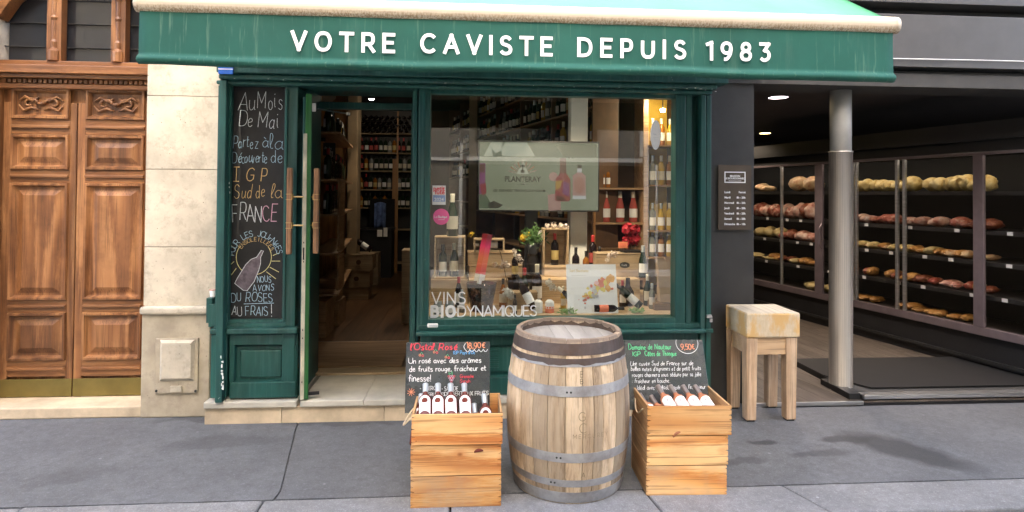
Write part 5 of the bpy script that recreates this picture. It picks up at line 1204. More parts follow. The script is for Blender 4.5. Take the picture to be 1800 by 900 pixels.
# ceiling lights of the butcher shop
M['lampw'] = plain('lit_pink_white_lamp', (1, .8, .85), .5, es=1.6, emis=(1, .78, .84)); M['lampy'] = plain('lit_warm_lamp', (1, .75, .35), .5, es=4.0, emis=(1, .72, .30)); M['lampr'] = plain('red_indicator', (1, .1, .1), .5, es=3, emis=(1, .08, .08))
def down(u, v, mt, rr_, label, power, col_, cz=CZ, x=None):
    p = G(u, v, cz-.004) if x is None else Vector(x)
    r = root('ceiling_light', label, 'light', (p.x, p.y, cz))
    MB().lathe([(0, cz-.006), (rr_, cz-.006), (rr_, cz-.002)], 20, Matrix.Translation((p.x, p.y, 0)), cap=False).build('lamp_disc', M[mt], r)
    MB().lathe([(rr_, cz-.001), (rr_+.002, cz-.010), (rr_+.015, cz-.008), (rr_+.015, cz-.001)], 20, Matrix.Translation((p.x, p.y, 0)), cap=False).build('lamp_rim', M['dark'], r)
    if power:
        l = bpy.data.lights.new('lamp', 'SPOT'); l.energy = power; l.color = col_; l.spot_size = R(140); l.spot_blend = .6; l.shadow_soft_size = rr_
        lo = bpy.data.objects.new('lamp', l); COL.objects.link(lo); lo.location = (0, 0, -.03); lo.parent = r
    return r
down(1368, 171, 'lampw', .10, 'round pinkish downlight glowing in the dark ceiling left of the column', 10, (1, .85, .85))
down(1336, 150, 'lampy', .07, 'small warm ceiling light just under the awning edge', 0, (1, .8, .5))
down(1345, 234, 'lampy', .09, 'warm ceiling light deep in the dark shop beside the pillar', 14, (1, .75, .45))
for k, x in enumerate(((3.3, 2.6), (3.9, 4.4))): down(0, 0, 'lampy', .08, ('ceiling light over the plank floor behind the column' if k == 0 else 'ceiling light at the back of the dark shop hidden by the column'), 12, (1, .8, .6), x=(x[0], x[1], 0))
bx('indicator', M['lampr'], cab, 0, 0, 0, 0, 0, 0) if False else None
# light strips inside the fridge
st_ = root('fridge_light', 'slim light strip under the top of the display fridge', 'light', tuple(FMx @ Vector((0, .05, zTp))))
for z in shz[:4]: MB().box(s_near+.2, s_far-.2, .055, .07, z-.030, z-.0205, M=FMx).build('strip', plain('lit_shelf_strip', (1, .85, .7), .5, es=.9, emis=(1, .76, .52)), st_)
MB().box(s_near+.2, s_far-.2, .06, .09, zTp+.012, zTp+.028, M=FMx).build('strip', plain('lit_fridge_strip', (1, .85, .7), .5, es=1.6, emis=(1, .84, .66)), st_)
# ---------------------------------------------------------------- the other side of the street (seen mirrored in the window)
YO = -7.9
M['opp'] = plain('grey_shop_panelling', (.26, .245, .215), .6, var=.08); M['trim'] = plain('white_trim_paint', (.92, .90, .84), .4, var=.03); M['opdark'] = plain('dark_shop_window', (.02, .02, .022), .15)
opp = root('opposite_building', 'stone building across the street with grey panelled shop front', 'building', (0, YO, 0))
def ob(name, mt, x0, x1, z0, z1, y0, y1, par=None): return bx(name, M[mt], par or opp, x0, x1, YO-y1, YO-y0, z0, z1)
VY = .10*2-YO
def rx(u, v): return P(u, v, VY).x
def rz(u, v): return P(u, v, VY).z
XLo, XRo, HO = -1.66, 2.40, 9.32  # unseen rooflines shaped so their shade ends at the awning bar and its ends
ob('wall', 'opp', -14, 14, -.1, 3.9, .05, .5); 
wp0, wp1 = rx(815, 400), rx(1062, 400)
ob('shop_window', 'opdark', rx(818, 400), rx(1128, 400), rz(960, 462), rz(960, 290), .0, .045); ob('shop_window', 'opdark', rx(835, 200), rx(1050, 200), rz(960, 250), rz(960, 160), .0, .045); ob('shop_window', 'opdark', rx(640, 400), rx(752, 400), rz(700, 462), rz(700, 290), 0, .045)
ob('trim_rail', 'trim', rx(700, 279), rx(808, 279), rz(760, 282), rz(760, 276), -.05, .0); ob('trim_rail', 'trim', rx(820, 279), rx(1128, 279), rz(960, 284), rz(960, 277), -.05, 0)
ob('trim_post', 'trim', rx(1124, 300), rx(1130, 300), rz(1127, 276), rz(1127, 215), -.05, 0); ob('trim_post', 'trim', rx(1131, 400), rx(1139, 400), rz(1135, 482), rz(1135, 215), -.06, 0)
ob('trim_post', 'trim', rx(1151, 400), rx(1155, 400), rz(1153, 462), rz(1153, 290), -.05, 0); ob('trim_post', 'trim', rx(808, 300), rx(813, 300), rz(810, 282), rz(810, 252), -.05, 0)
ob('trim_post', 'trim', rx(806, 400), rx(812, 400), rz(810, 450), rz(810, 292), -.05, 0)
ob('trim_rail', 'trim', rx(1075, 184), rx(1200, 184), rz(1130, 188), rz(1130, 183), -.1, 0)
ob('trim_rail', 'trim', rx(700, 485), rx(1200, 485), rz(950, 486), rz(950, 474), -.05, .0); ob('painted_sun_strip', 'trim', rx(700, 500), rx(1200, 500), .0, .10, -.3, -.06)  # base strip in light paint stands in for a sunlit kerb
ob('dark_base', 'opdark', rx(818, 500), rx(945, 500), .101, .22, -.35, -.06)
def oppwall(b, xa, xb, h, nm='wall'):
    z = 3.9; fl = 0
    cells = []; x = xa+.55
    while x+1.0 < xb-.3: cells.append((x, x+1.0)); x += 2.0
    while z+3 < h:
        bx('wall', M['lightstone'], b, xa, xb, YO-.5, YO, z, z+.7)
        xx = xa
        for (c, d) in cells:
            bx('wall', M['lightstone'], b, xx, c, YO-.5, YO, z+.7, z+2.6); wi = bx('window', M['white'], b, c, d, YO-.35, YO-.2, z+.7, z+2.6); bx('pane', M['paneglass'], wi, c+.08, d-.08, YO-.2, YO-.19, z+.8, z+2.5); xx = d
        bx('wall', M['lightstone'], b, xx, xb, YO-.5, YO, z+.7, z+2.6)
        z += 2.6
    bx('wall', M['lightstone'], b, xa, xb, YO-.5, YO, z, h)
oppwall(opp, XLo, XRo, HO)
ol = root('opposite_building', 'tall stone building across the street left of the low one', 'building', (-8, YO, 0)); oppwall(ol, -14, XLo, 13.6)
orr = root('opposite_building', 'tall stone building across the street right of the low one', 'building', (8, YO, 0)); oppwall(orr, XRo, 14, 13.6)
storeys(shop, -1.84, 1.95, M['lightstone'], .22, 3.62); storeys(but, 1.95, 14, M['fascia'], .24, 3.72)

# ---------------------------------------------------------------- inside the wine shop
FZ = .165
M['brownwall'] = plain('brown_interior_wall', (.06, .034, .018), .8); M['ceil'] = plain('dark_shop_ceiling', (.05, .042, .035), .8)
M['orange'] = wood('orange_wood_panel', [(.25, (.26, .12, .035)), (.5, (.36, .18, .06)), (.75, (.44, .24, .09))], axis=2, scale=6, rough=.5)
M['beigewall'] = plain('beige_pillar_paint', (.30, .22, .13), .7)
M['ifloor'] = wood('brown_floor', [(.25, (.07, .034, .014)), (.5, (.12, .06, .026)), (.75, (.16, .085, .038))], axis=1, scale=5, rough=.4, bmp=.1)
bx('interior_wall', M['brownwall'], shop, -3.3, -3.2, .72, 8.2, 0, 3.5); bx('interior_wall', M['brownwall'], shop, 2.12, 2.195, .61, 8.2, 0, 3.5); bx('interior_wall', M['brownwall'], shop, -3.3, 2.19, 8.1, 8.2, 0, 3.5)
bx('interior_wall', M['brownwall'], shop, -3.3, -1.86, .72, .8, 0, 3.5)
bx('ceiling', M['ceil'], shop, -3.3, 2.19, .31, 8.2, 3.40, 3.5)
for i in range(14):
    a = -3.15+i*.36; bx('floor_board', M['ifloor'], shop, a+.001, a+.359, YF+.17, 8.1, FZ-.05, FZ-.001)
bx('entrance_board', M['shelfwood'], shop, X(560, 610, 1.7)-.1, X(722, 610, 1.7), YF+.2, 1.72, FZ, FZ+.018, bevel=.004)
bx('entrance_strip', M['steel'], shop, X(560, 610, 1.7)-.08, X(720, 610, 1.7), 1.722, 1.75, FZ, FZ+.012)
bx('inner_wall', M['black'], shop, X(735, 400, .8), X(735, 400, .8)+.03, .72, 1.3, FZ, 2.6)
# raised display platform behind the glass
bx('display_floor', M['boxwood'], shop, wx(735), wx(1229), .17, 1.40, .70, .745); bx('display_front', M['shelfwood'], shop, wx(735), wx(1229), .165, 1.30, .165, .699)
def PX(u, v, Y): p = P(u, v, Y); return p.x, p.z
# tall structural column and post
colx0, colx1 = X(1003, 300, 1.25), X(1033, 300, 1.25)
wc = root('white_column', 'white square column behind the television in the shop window', 'column', ((colx0+colx1)/2, 1.25, .745)); bx('shaft', plain('white_column_paint', (.84, .84, .80), .6, var=.04), wc, colx0, colx1, 1.25, 1.25+.17, .745, 3.40, bevel=.01)
bc_ = root('beige_pillar', 'beige painted pillar inside the shop seen through the door', 'column', (X(619, 300, 4.3), 4.3, FZ)); bx('shaft', M['beigewall'], bc_, X(610, 300, 4.3), X(628, 300, 4.3), 4.3, 4.6, FZ, 3.4, bevel=.01)
bx('interior_panel', M['orange'], shop, X(567, 300, 4.4)-.1, X(610, 300, 4.4)-.005, 4.36, 4.4, FZ, 3.4)
# shelving units (built in their own frame, then set at an angle)
M['upright'] = plain('brown_rack_upright', (.11, .058, .028), .6, var=.25)
def rack(name, label, loc, rz, Wd, D, zs, back=True, H=3.2, mt='shelfwood', posts=True):
    r = root(name, label, 'shelf', loc, (0, 0, rz))
    for z in zs: MB().box(0, Wd, 0, D, z-.022, z).build('shelf_board', M[mt], r, local=True)
    if back: MB().box(0, Wd, D, D+.012, 0, H).build('back_panel', M['black'], r, local=True)
    if posts:
        k = max(1, int(Wd/1.0))
        for i in range(k+1): MB().box(Wd*i/k-.012, Wd*i/k+.012, .002, D-.002, 0, H).build('upright', M['upright'], r, local=True)
    return r
def fill(r, loc, rz, Wd, zs, step, names, kinds, depth=.08, skip=.1, s=1.0, gap=None):
    Mx = Matrix.Translation(loc) @ Matrix.Rotation(rz, 4, 'Z')
    for j, z in enumerate(zs):
        x = .06; k = 0
        while x < Wd-.05:
            if random.random() > skip and not any(abs(x-Wd*i/max(1, int(Wd/1.0))) < .045 for i in range(9)):
                kd = random.choice(kinds); p = Mx @ Vector((x, depth, z+.001))
                bottle(p, (0, 0, rz+random.uniform(-.2, .2)), f'{ORD[min(k, 29)]} bottle from the left on the {names[j]}', f'bottles on the {names[j]}', *kd, s=s*random.uniform(.95, 1.05)); k += 1
            x += step*random.uniform(.96, 1.15)
KW = [('bordeaux', 'redwine', 'cap_b', 'lab_c'), ('bordeaux', 'greenb', 'cap_r', 'lab_w'), ('burgundy', 'greenb', 'cap_b', 'lab_c'), ('burgundy', 'redwine', 'cap_g', 'lab_w'), ('bordeaux', 'redwine', 'cap_w', 'lab_y')]
KM = KW+[('bordeaux', 'yellowb', 'cap_w', 'lab_w'), ('bordeaux', 'amber', 'cap_b', 'lab_y'), ('champagne', 'greenb', 'cap_s', 'lab_w'), ('bordeaux', 'clearb', 'cap_s', 'lab_w')]
KG = [('bordeaux', 'yellowb', 'cap_w', 'lab_c'), ('bordeaux', 'amber', 'cap_w', 'lab_w'), ('burgundy', 'yellowb', 'cap_s', 'lab_w')]
# right side wall rack, long, skewed
A1, A2 = Vector((.16, 5.62, 0)), Vector((1.28, 1.55, 0)); d_ = A2-A1; rz_ = math.atan2(d_.y, d_.x)
zsw = [1.0, 1.42, 1.84, 2.22, 2.60, 2.98]
L1 = d_.length
rk = rack('side_wall_rack', 'long wooden wine rack running back along the right wall above the television', (A1.x, A1.y, FZ-.165), rz_, L1, .30, zsw, H=3.38, mt='shelfwood')
fill(rk, (A1.x, A1.y, 0), rz_, L1, zsw[1:], .14, ['second side rack shelf', 'third side rack shelf', 'fourth side rack shelf', 'fifth side rack shelf', 'top side rack shelf'], KM, .07, .15)
pst = root('rack_post', 'pale post dividing the side wall racks left of the television', 'post', (X(830, 300, 5.5), 5.5, FZ)); bx('shaft', M['beigewall'], pst, X(824, 300, 5.4), X(838, 300, 5.4), 5.38, 5.5, FZ, 3.4)
B1 = Vector((-.35, 7.8, 0)); d2 = Vector((.10, 5.75, 0))-B1; rz2 = math.atan2(d2.y, d2.x); zs2 = [1.1, 1.55, 2.0, 2.45, 2.9]
rk2 = rack('far_side_rack', 'dark wine rack continuing behind the pale post', (B1.x, B1.y, 0), rz2, d2.length, .3, zs2, H=3.38)
fill(rk2, (B1.x, B1.y, 0), rz2, d2.length, zs2[2:], .13, ['third far rack shelf', 'fourth far rack shelf', 'top far rack shelf'], KW, .07, .1)
# back rack seen through the door
YR = 7.15; xr0, xr1 = X(629, 300, YR), X(728, 300, YR); zr = [Z(680, v, YR) for v in (452+10, 403, 365, 333, 300, 268, 234)]
rk3 = rack('back_rack', 'wall of wine shelves at the far end seen through the open door', (xr0, YR, 0), 0, xr1-xr0, .3, zr, H=3.39, mt='beigewall', posts=False)
bx('divider', M['orange'], rk3, X(689, 400, YR-.02), X(699, 400, YR-.02), YR-.03, YR, FZ, Z(694, 280, YR)); bx('divider', M['orange'], rk3, X(697, 300, YR-.02), X(700, 300, YR-.02), YR-.03, YR, Z(694, 280, YR), Z(694, 195, YR))
fill(rk3, (xr0, YR, 0), 0, xr1-xr0, zr[2:6], .085, ['fourth shelf of the back rack', 'third shelf of the back rack', 'second shelf of the back rack', 'first full shelf of the back rack'], [('bordeaux', 'greenb', 'cap_b', 'lab_w'), ('bordeaux', 'clearb', 'cap_b', 'lab_c'), ('bordeaux', 'redwine', 'cap_r', 'lab_r'), ('bordeaux', 'amber', 'cap_b', 'lab_y'), ('bordeaux', 'greenb', 'cap_b', 'lab_c')], .05, .06, s=.95)
# bottles lying in tiers at the top of the back rack
for j in range(4):
    for i in range(9):
        if j == 0 or True:
            bottle((xr0+.07+i*.104+(j % 2)*.05, YR+.22, zr[6]+.05+j*.085), (R(90), 0, 0), f'{ORD[i]} lying bottle from the left in row {ORD[j]} atop the back rack', 'lying bottles at the top of the back rack', 'bordeaux', 'redwine', 'cap_b', 'lab_c', .95)
# left side shelving by the door
SA = Vector((-1.62, 4.28, 0)); SB = Vector((-1.36, 2.1, 0)); d3 = SB-SA; rz3 = math.atan2(d3.y, d3.x)
nr3 = (math.sin(rz3), -math.cos(rz3))
zs3 = [.62, Z(590, 408, 3.4), Z(590, 384, 3.4), Z(590, 330, 3.2)]
zs3 = [.60, 1.04, 1.46, 1.84, 2.35]
o3 = SA+Vector((-.30, -.04, 0)); 
rk4 = rack('left_wall_shelf', 'wooden wine shelf along the left wall just inside the door', (o3.x, o3.y, 0), rz3, d3.length, .3, zs3, back=False, H=2.0, mt='shelfwood', posts=False)
fill(rk4, (o3.x, o3.y, 0), rz3, d3.length, zs3[2:4], .12, ['third left wall shelf', 'upper left wall shelf'], KW[:4], .16, .05, s=1.08)
fill(rk4, (o3.x, o3.y, 0), rz3, d3.length, zs3[4:], .12, ['highest left wall shelf'], KM, .16, .1)
for k, (u0, u1, za, zb, Y, lb) in enumerate(((566, 596, FZ, .45, 2.5, 'wine case on the floor behind the door leaf'), (562, 590, .451, .72, 2.45, 'wine case on top of the one behind the door leaf'), (553, 574, FZ, .55, 1.95, 'upright wine case closest to the door leaf'))):
    x0_, x1_ = X(u0, 500, Y), X(u1, 500, Y); r = root('wine_case', lb, 'wine case', (x0_, Y, za), (0, 0, 0), 'wine cases by the left wall'); bx('body', M['shelfwood'], r, x0_, x1_, Y, Y+.4, za, zb-.012, bevel=.003); bx('lid', M['shelfwood'], r, x0_-.003, x1_+.003, Y-.004, Y+.4, zb-.0115, zb-.001)
for z in (1.04, 1.46, 1.84): bx('end_panel', M['shelfwood'], rk4, SB.x-.02, SB.x+.0, SB.y-.03, SB.y+.28, z-.40, z-.023)
# price slates on the shelf
for i, (u, v, du, dv_) in enumerate(((562, 235, 20, 26), (578, 262, 22, 22))):
    p, q = P(u-du/2, v+dv_/2, 2.6), P(u+du/2, v-dv_/2, 2.6); t_ = root('price_slate', ['small slate with white writing hanging by the left shelf', 'second darker slate below the writing one by the left shelf'][i], 'slate', (p.x, 2.6, p.z)); bx('slate', M['board'], t_, p.x, q.x, 2.6+.02*i, 2.61+.02*i, p.z, q.z)
    mb = MB(); write(mb, 'Rouge' if 0 else 'dé du', 0, 0, .03, .003, plane3((p.x+.015, 2.599+.02*i, (p.z+q.z)/2), (1, 0, 0), (0, 0, 1), (0, -1, 0))); mb.build('lettering', M['chalk'], t_)
# stacked cartons in the middle of the floor
def carton(u0, u1, v0, v1, Y, D, label, mt='boxwood', mark=True, grp='wine cases piled on the shop floor', open_=False):
    p, q = P(u0, v1, Y), P(u1, v0, Y); r = root('wine_case', label, 'wine case', (p.x, Y, p.z), (0, 0, 0), grp)
    if open_:
        t = .012
        for a in ((p.x, q.x, Y, Y+t), (p.x, q.x, Y+D-t, Y+D)): bx('board', M[mt], r, a[0], a[1], a[2], a[3], p.z, q.z)
        for a in (p.x, q.x-t): bx('board', M[mt], r, a, a+t, Y+t+.001, Y+D-t-.001, p.z, q.z)
    else:
        bx('body', M[mt], r, p.x, q.x, Y, Y+D, p.z, q.z, bevel=.003); bx('lid', M[mt], r, p.x-.003, q.x+.003, Y-.003, Y+D, q.z+.0005, q.z+.010)
    if mark:
        m_x, m_z = (p.x+q.x)/2, (p.z+q.z)/2; mb = MB(); mb.lathe([(0, 0), (.035, 0)], 14, Matrix.Translation((m_x, Y-.004, m_z)) @ Matrix.Rotation(R(90), 4, 'X'), cap=False); mb.box(m_x-.09, m_x+.09, Y-.004, Y-.0035, m_z-.055, m_z-.048); mb.build('printed_mark', M['notch'], r)
    return r, p, q
M['case'] = wood('dull_case_wood', [(.25, (.30, .21, .12)), (.5, (.40, .29, .17)), (.75, (.47, .36, .22))], axis=0, scale=7, rough=.6)
carton(602, 647, 552, 528, 4.2, .33, 'plain wine case at the bottom of the pile inside the door', 'case') if False else None
zfl = FZ; Yc = G(625, 527, FZ).y
p0 = P(604, 527, Yc); k_ = (Yc+4.6)/1070
def case_at(u0, u1, za, zb, label, D=.33, Y=Yc, mt='case', mark=True):
    x0_, x1_ = X(u0, 480, Y), X(u1, 480, Y); r = root('wine_case', label, 'wine case', (x0_, Y, za), (0, 0, 0), 'wine cases piled on the shop floor')
    bx('body', M[mt], r, x0_, x1_, Y, Y+D, za, zb-.012, bevel=.003); bx('lid', M[mt], r, x0_-.004, x1_+.004, Y-.004, Y+D, zb-.0115, zb-.001)
    mx_, mz_ = (x0_+x1_)/2, (za+zb)/2
    if mark: mb = MB(); mb.lathe([(0, 0), (.035, 0)], 14, Matrix.Translation((mx_, Y-.006, mz_)) @ Matrix.Rotation(R(90), 4, 'X'), cap=False); mb.build('printed_mark', M['notch'], r)
    return r
h1 = Z(620, 505, Yc); h2 = Z(620, 475, Yc); h3 = Z(620, 447, Yc)
case_at(602, 648, FZ, h1, 'wine case on the floor at the foot of the pile inside the door', mark=False); case_at(603, 650, h1, h2, 'middle wine case of the pile inside the door'); case_at(605, 655, h2, h3, 'top wine case of the pile with a dark bottle lying on it')
ax = Matrix.Rotation(R(-62), 4, 'Y'); bottle((X(650, 470, Yc), Yc+.12, h3+.05), (R(0), R(-58), R(-10)), 'dark bottle lying slanted on the top wine case inside the door', None, 'bordeaux', 'redwine', 'cap_b', 'lab_w', 1.15)
case_at(628, 664, FZ, Z(645, 445, 5.6), 'wide wooden case standing behind the pile inside the door', Y=5.6, mark=False)
# till corner in the back: dark counter with blue cloth, papers, bottles
cn_ = root('counter', 'dark counter at the back of the shop with papers on it', 'counter', (X(650, 450, 6.6), 6.6, FZ)); a_, b_ = X(634, 440, 6.5), X(688, 440, 6.5)
bx('counter_body', M['black'], cn_, a_, b_, 6.5, 6.95, FZ, Z(660, 405, 6.5)); bx('counter_top', M['darkmetal'], cn_, a_-.02, b_+.02, 6.46, 6.97, Z(660, 405, 6.5), Z(660, 402, 6.5))
bx('glass_door', M['opdark'], cn_, X(642, 400, 6.48), X(688, 400, 6.48), 6.98, 7.0, Z(660, 402, 6.48), Z(660, 350, 6.48))
cl_ = root('blue_cloth', 'blue cloth hanging above the dark counter at the back', 'cloth', (X(668, 370, 6.6), 6.6, Z(668, 400, 6.6)))
mb = MB()
xa, xb, za, zb = X(658, 370, 6.55), X(678, 370, 6.55), Z(668, 402, 6.55), Z(668, 358, 6.55)
mb.grid(lambda a, b: (xa+(xb-xa)*a, 6.55+.03*math.sin(a*14), za+(zb-za)*b+.03*math.sin(a*3)), 20, 4); mb.build('cloth_sheet', plain('blue_cloth', (.10, .16, .34), .8, var=.5, scale=12), cl_, solid=.004, smooth=True)
for i, (u0, u1, v0, v1) in enumerate(((663, 672, 404, 416), (674, 681, 400, 416))):
    p, q = P(u0, v1, 6.44), P(u1, v0, 6.44); pp = root('paper_sheet', ['white paper hanging on the left of the counter front', 'white paper hanging on the right of the counter front'][i], 'paper', (p.x, 6.44, p.z)); bx('sheet', M['paper'], pp, p.x, q.x, 6.44, 6.444, p.z, q.z)
case_at(706, 722, FZ, Z(712, 440, 2.6), 'tall case standing beside the right door jamb', Y=2.6, mark=False)
# small print above the door: dried hat and shelf
lmp = root('paper_lantern', 'crumpled beige shade hanging above the door transom', 'lamp', P(572, 168, 1.6)); mb = MB(); q = P(572, 166, 1.6); lump(mb, (q.x, 1.6, q.z), .10, .10, .09, 5, 14); mb.build('shade', M['beigewall'], lmp, smooth=True)
# spot lamps of the shop
M['spotlit'] = plain('lit_spot_lens', (1, .9, .75), .5, es=14.0, emis=(1, .86, .66))
def spot(u, v, z, label, power, tgt, col_=(1, .80, .58), ang=80):
    p = G(u, v, z); r = root('ceiling_spot', label, 'light', tuple(p), (0, 0, 0), 'spot lamps on the shop ceiling')
    dr = (Vector(tgt)-p).normalized(); q = dr.to_track_quat('-Z', 'Y').to_matrix().to_4x4(); Mx = Matrix.Translation(p) @ q
    MB().lathe([(.025, .09), (.035, .08), (.042, 0), (.038, .0)], 14, Mx, cap=False).build('lamp_housing', M['black'], r)
    MB().lathe([(0, .006), (.036, .006)], 14, Mx, cap=False).build('lens', M['spotlit'], r)
    MB().tube([Mx @ Vector((0, 0, .08)), (p.x, p.y, 3.4)], .006, 6).build('stem', M['black'], r)
    if power:
        l = bpy.data.lights.new('spot', 'SPOT'); l.energy = power; l.color = col_; l.spot_size = R(ang); l.spot_blend = .7; l.shadow_soft_size = .04
        lo = bpy.data.objects.new('spot', l); COL.objects.link(lo); lo.parent = r; lo.location = dr*.02; lo.rotation_euler = dr.to_track_quat('-Z', 'Y').to_euler()
SP = 1.3
spot(653, 175, 3.0, 'ceiling spot shining just above the door transom', 5, (-1.3, 3.6, .5)) 
spot(769, 157, 3.1, 'ceiling spot at the top left corner of the window', 5, (.2, 3.0, 1.2))
spot(1148, 168, 2.7, 'ceiling spot at the top right of the window above the oval sticker', 1.5, (1.5, 1.9, 1.2))
spot(693, 165, 3.1, 'ceiling spot deep in the shop above the back rack', 4, (-1.6, 7.1, 1.8))
spot(930, 180, 3.2, 'ceiling spot shining on the side wall rack', 22, (1.0, 3.8, 2.6), ang=110)
spot(772, 165, 2.51, 'window spot at the top left corner behind the glass', 7, (.3, .6, .9), ang=140)  # added lamp, brightens the fronts of the left display
spot(1118, 170, 2.51, 'window spot at the top right behind the glass', 6, (1.2, .6, .9), ang=140)  # added lamp for the right half of the display
spot(960, 168, 2.51, 'window spot beside the top of the white column', 12, (1.03, 1.25, 1.3), ang=75)  # added lamp aimed to whiten the column

# television
Yt = 1.02
tx0, tx1, tz0_, tz1_ = X(842, 310, Yt), X(1052, 310, Yt), Z(950, 370, Yt), Z(950, 249, Yt)
tv = root('television', 'flat screen television hanging in the shop window showing a green drinks advert', 'television', ((tx0+tx1)/2, Yt, tz0_))
bx('housing', M['black'], tv, tx0-.008, tx1+.008, Yt, Yt+.05, tz0_-.010, tz1_+.008, bevel=.003)
m_, n_, p_ = base_mat('lit_screen'); f_ = noise(n_, coords(n_, rnd=False), 1.6, 2); cc_ = ramp(n_, f_, [(.3, (.30, .32, .20)), (.7, (.44, .46, .33))]); n_.links.new(cc_, p_.inputs['Emission Color']); p_.inputs['Emission Strength'].default_value = .05; p_.inputs['Base Color'].default_value = (.01, .01, .01, 1); p_.inputs['Roughness'].default_value = .25; M['screen'] = m_
def scr(name, c, es=.055):
    m, n, p = base_mat(name); p.inputs['Base Color'].default_value = (.01, .01, .01, 1); p.inputs['Emission Color'].default_value = (*c, 1); p.inputs['Emission Strength'].default_value = es; return m
bx('screen', M['screen'], tv, tx0+.004, tx1-.004, Yt-.001, Yt+.001, tz0_+.004, tz1_-.010)
S = {k: scr('screen_'+k, c) for k, c in dict(dark=(.03, .03, .02), leaf=(.10, .14, .08), pale=(.52, .55, .42), pink=(.42, .20, .15), red=(.28, .03, .04), violet=(.22, .05, .16), gold=(.45, .25, .04), rosy=(.45, .26, .22), brown=(.10, .03, .02), white=(.6, .6, .58), orange=(.45, .14, .05)).items()}
ts = (tx1-tx0)/210
def TP(u, v): return (tx0+(u-842)*ts, tz1_-(v-249-0*(u-842))*ts*1.0)
def spoly(pts, c, l=.0015, parent=None):
    pp = [TP(u, v) for u, v in pts]; MB().add([(x, Yt-l, z) for x, z in pp], [tuple(range(len(pp)))]).build('screen_picture', S[c], tv)
def ell(u, v, a, b, n=18): return [(u+a*math.cos(2*math.pi*i/n), v+b*math.sin(2*math.pi*i/n)) for i in range(n)]
spoly([(862, 251), (925, 251), (940, 275), (850, 275)], 'pale'); spoly([(975, 253), (1048, 253), (1048, 275), (990, 275)], 'leaf', .0012)
for k in range(11):
    a = R(200+14*k); spoly([(1000, 250), (1000+24*math.cos(a)*-1-2, 250+abs(28*math.sin(a))+2), (1000+26*math.cos(a)*-1+1, 250+abs(28*math.sin(a)))], 'leaf', .002)
for p in ([(864, 262), (870, 270), (880, 266), (882, 276), (866, 277)], [(882, 252), (888, 250), (880, 262)]): spoly(p, 'leaf', .002)
spoly([(843, 288), (853, 288), (853, 340), (843, 342)], 'violet', .002); spoly([(843, 325), (854, 322), (855, 340), (848, 344)], 'red', .0025); spoly([(843, 290), (852, 290), (851, 305), (843, 303)], 'brown', .0025)
spoly([(843, 343), (852, 340), (860, 352), (866, 366), (843, 366)], 'leaf', .002); spoly([(858, 357), (868, 353), (884, 360), (876, 366), (860, 366)], 'dark', .0025)
spoly([(907, 306), (919, 284), (929, 306)], 'pale', .002); 
for k in range(9):
    a = R(20+17.5*k); spoly([(918, 308), (918+26*math.cos(a), 308-24*math.sin(a)), (918+26*math.cos(a+.07), 308-24*math.sin(a+.07))], 'orange' if k % 2 else 'rosy', .0013)
for p in ([(917, 291), (919, 291), (919, 300), (917, 300)], [(913, 296), (914, 291), (918, 289), (922, 291), (923, 296), (920, 293), (918, 294), (916, 293)], [(914, 299), (922, 299), (921, 304), (915, 304)]): spoly(p, 'dark', .003)
spoly(ell(972, 310, 8, 8), 'rosy', .0016); spoly([(962, 342), (984, 338), (986, 368), (964, 370)], 'rosy', .0016)
# two bottles of the advert
spoly([(983, 277), (994, 277), (995, 305), (1002, 314), (1002, 350), (999, 353), (978, 353), (975, 350), (976, 314), (983, 305)], 'red', .002); spoly([(983, 277), (994, 277), (995, 304), (983, 304)], 'brown', .0024)
spoly([(976, 318), (988, 316), (984, 330), (976, 334)], 'gold', .0026); spoly([(990, 318), (1001, 322), (1001, 345), (988, 340)], 'violet', .0026); spoly([(977, 343), (990, 345), (994, 352), (978, 352)], 'brown', .0026)
for a_, b_ in (((978, 330), (998, 306)), ((978, 330), (998, 350)), ((998, 306), (1001, 335)), ((1001, 335), (998, 350))):
    mb = MB(); ribbon(mb, [(0, 0), (TP(*b_)[0]-TP(*a_)[0], TP(*b_)[1]-TP(*a_)[1])], .003, plane3((TP(*a_)[0], Yt-.003, TP(*a_)[1]), (1, 0, 0), (0, 0, 1), (0, -1, 0))); mb.build('screen_picture', S['gold'], tv)
spoly([(1014, 290), (1022, 290), (1022, 302), (1029, 308), (1030, 348), (1006, 348), (1006, 308), (1014, 302)], 'rosy', .002); spoly([(1014, 289), (1022, 289), (1022, 295), (1014, 295)], 'dark', .0025); spoly([(1014, 295), (1022, 295), (1022, 302), (1014, 302)], 'white', .0026)
spoly(ell(1018, 324, 9, 15), 'pink', .0026); spoly([(1006, 343), (1030, 343), (1030, 349), (1006, 349)], 'white', .0026)
def ttx(s, u, v, size, off=0, c='dark', sx=1):
    x, z = TP(u, v); text_obj(s, size, S[c], tv, (x, Yt-.0048, z), off=off, name='screen_text', sx=sx)
ttx('PLANTERAY', 918, 319.5, .072, .0016, sx=.86); ttx('—  RUM  —', 918, 325, .020, .0003); ttx('LES GRANDS TERROIRS DU RHUM', 912, 337, .032, .0008, sx=1.0)
bx('stand_pole', M['darkmetal'], tv, X(923, 420, 1.15), X(945, 420, 1.15), 1.15, 1.2, .745, tz0_)

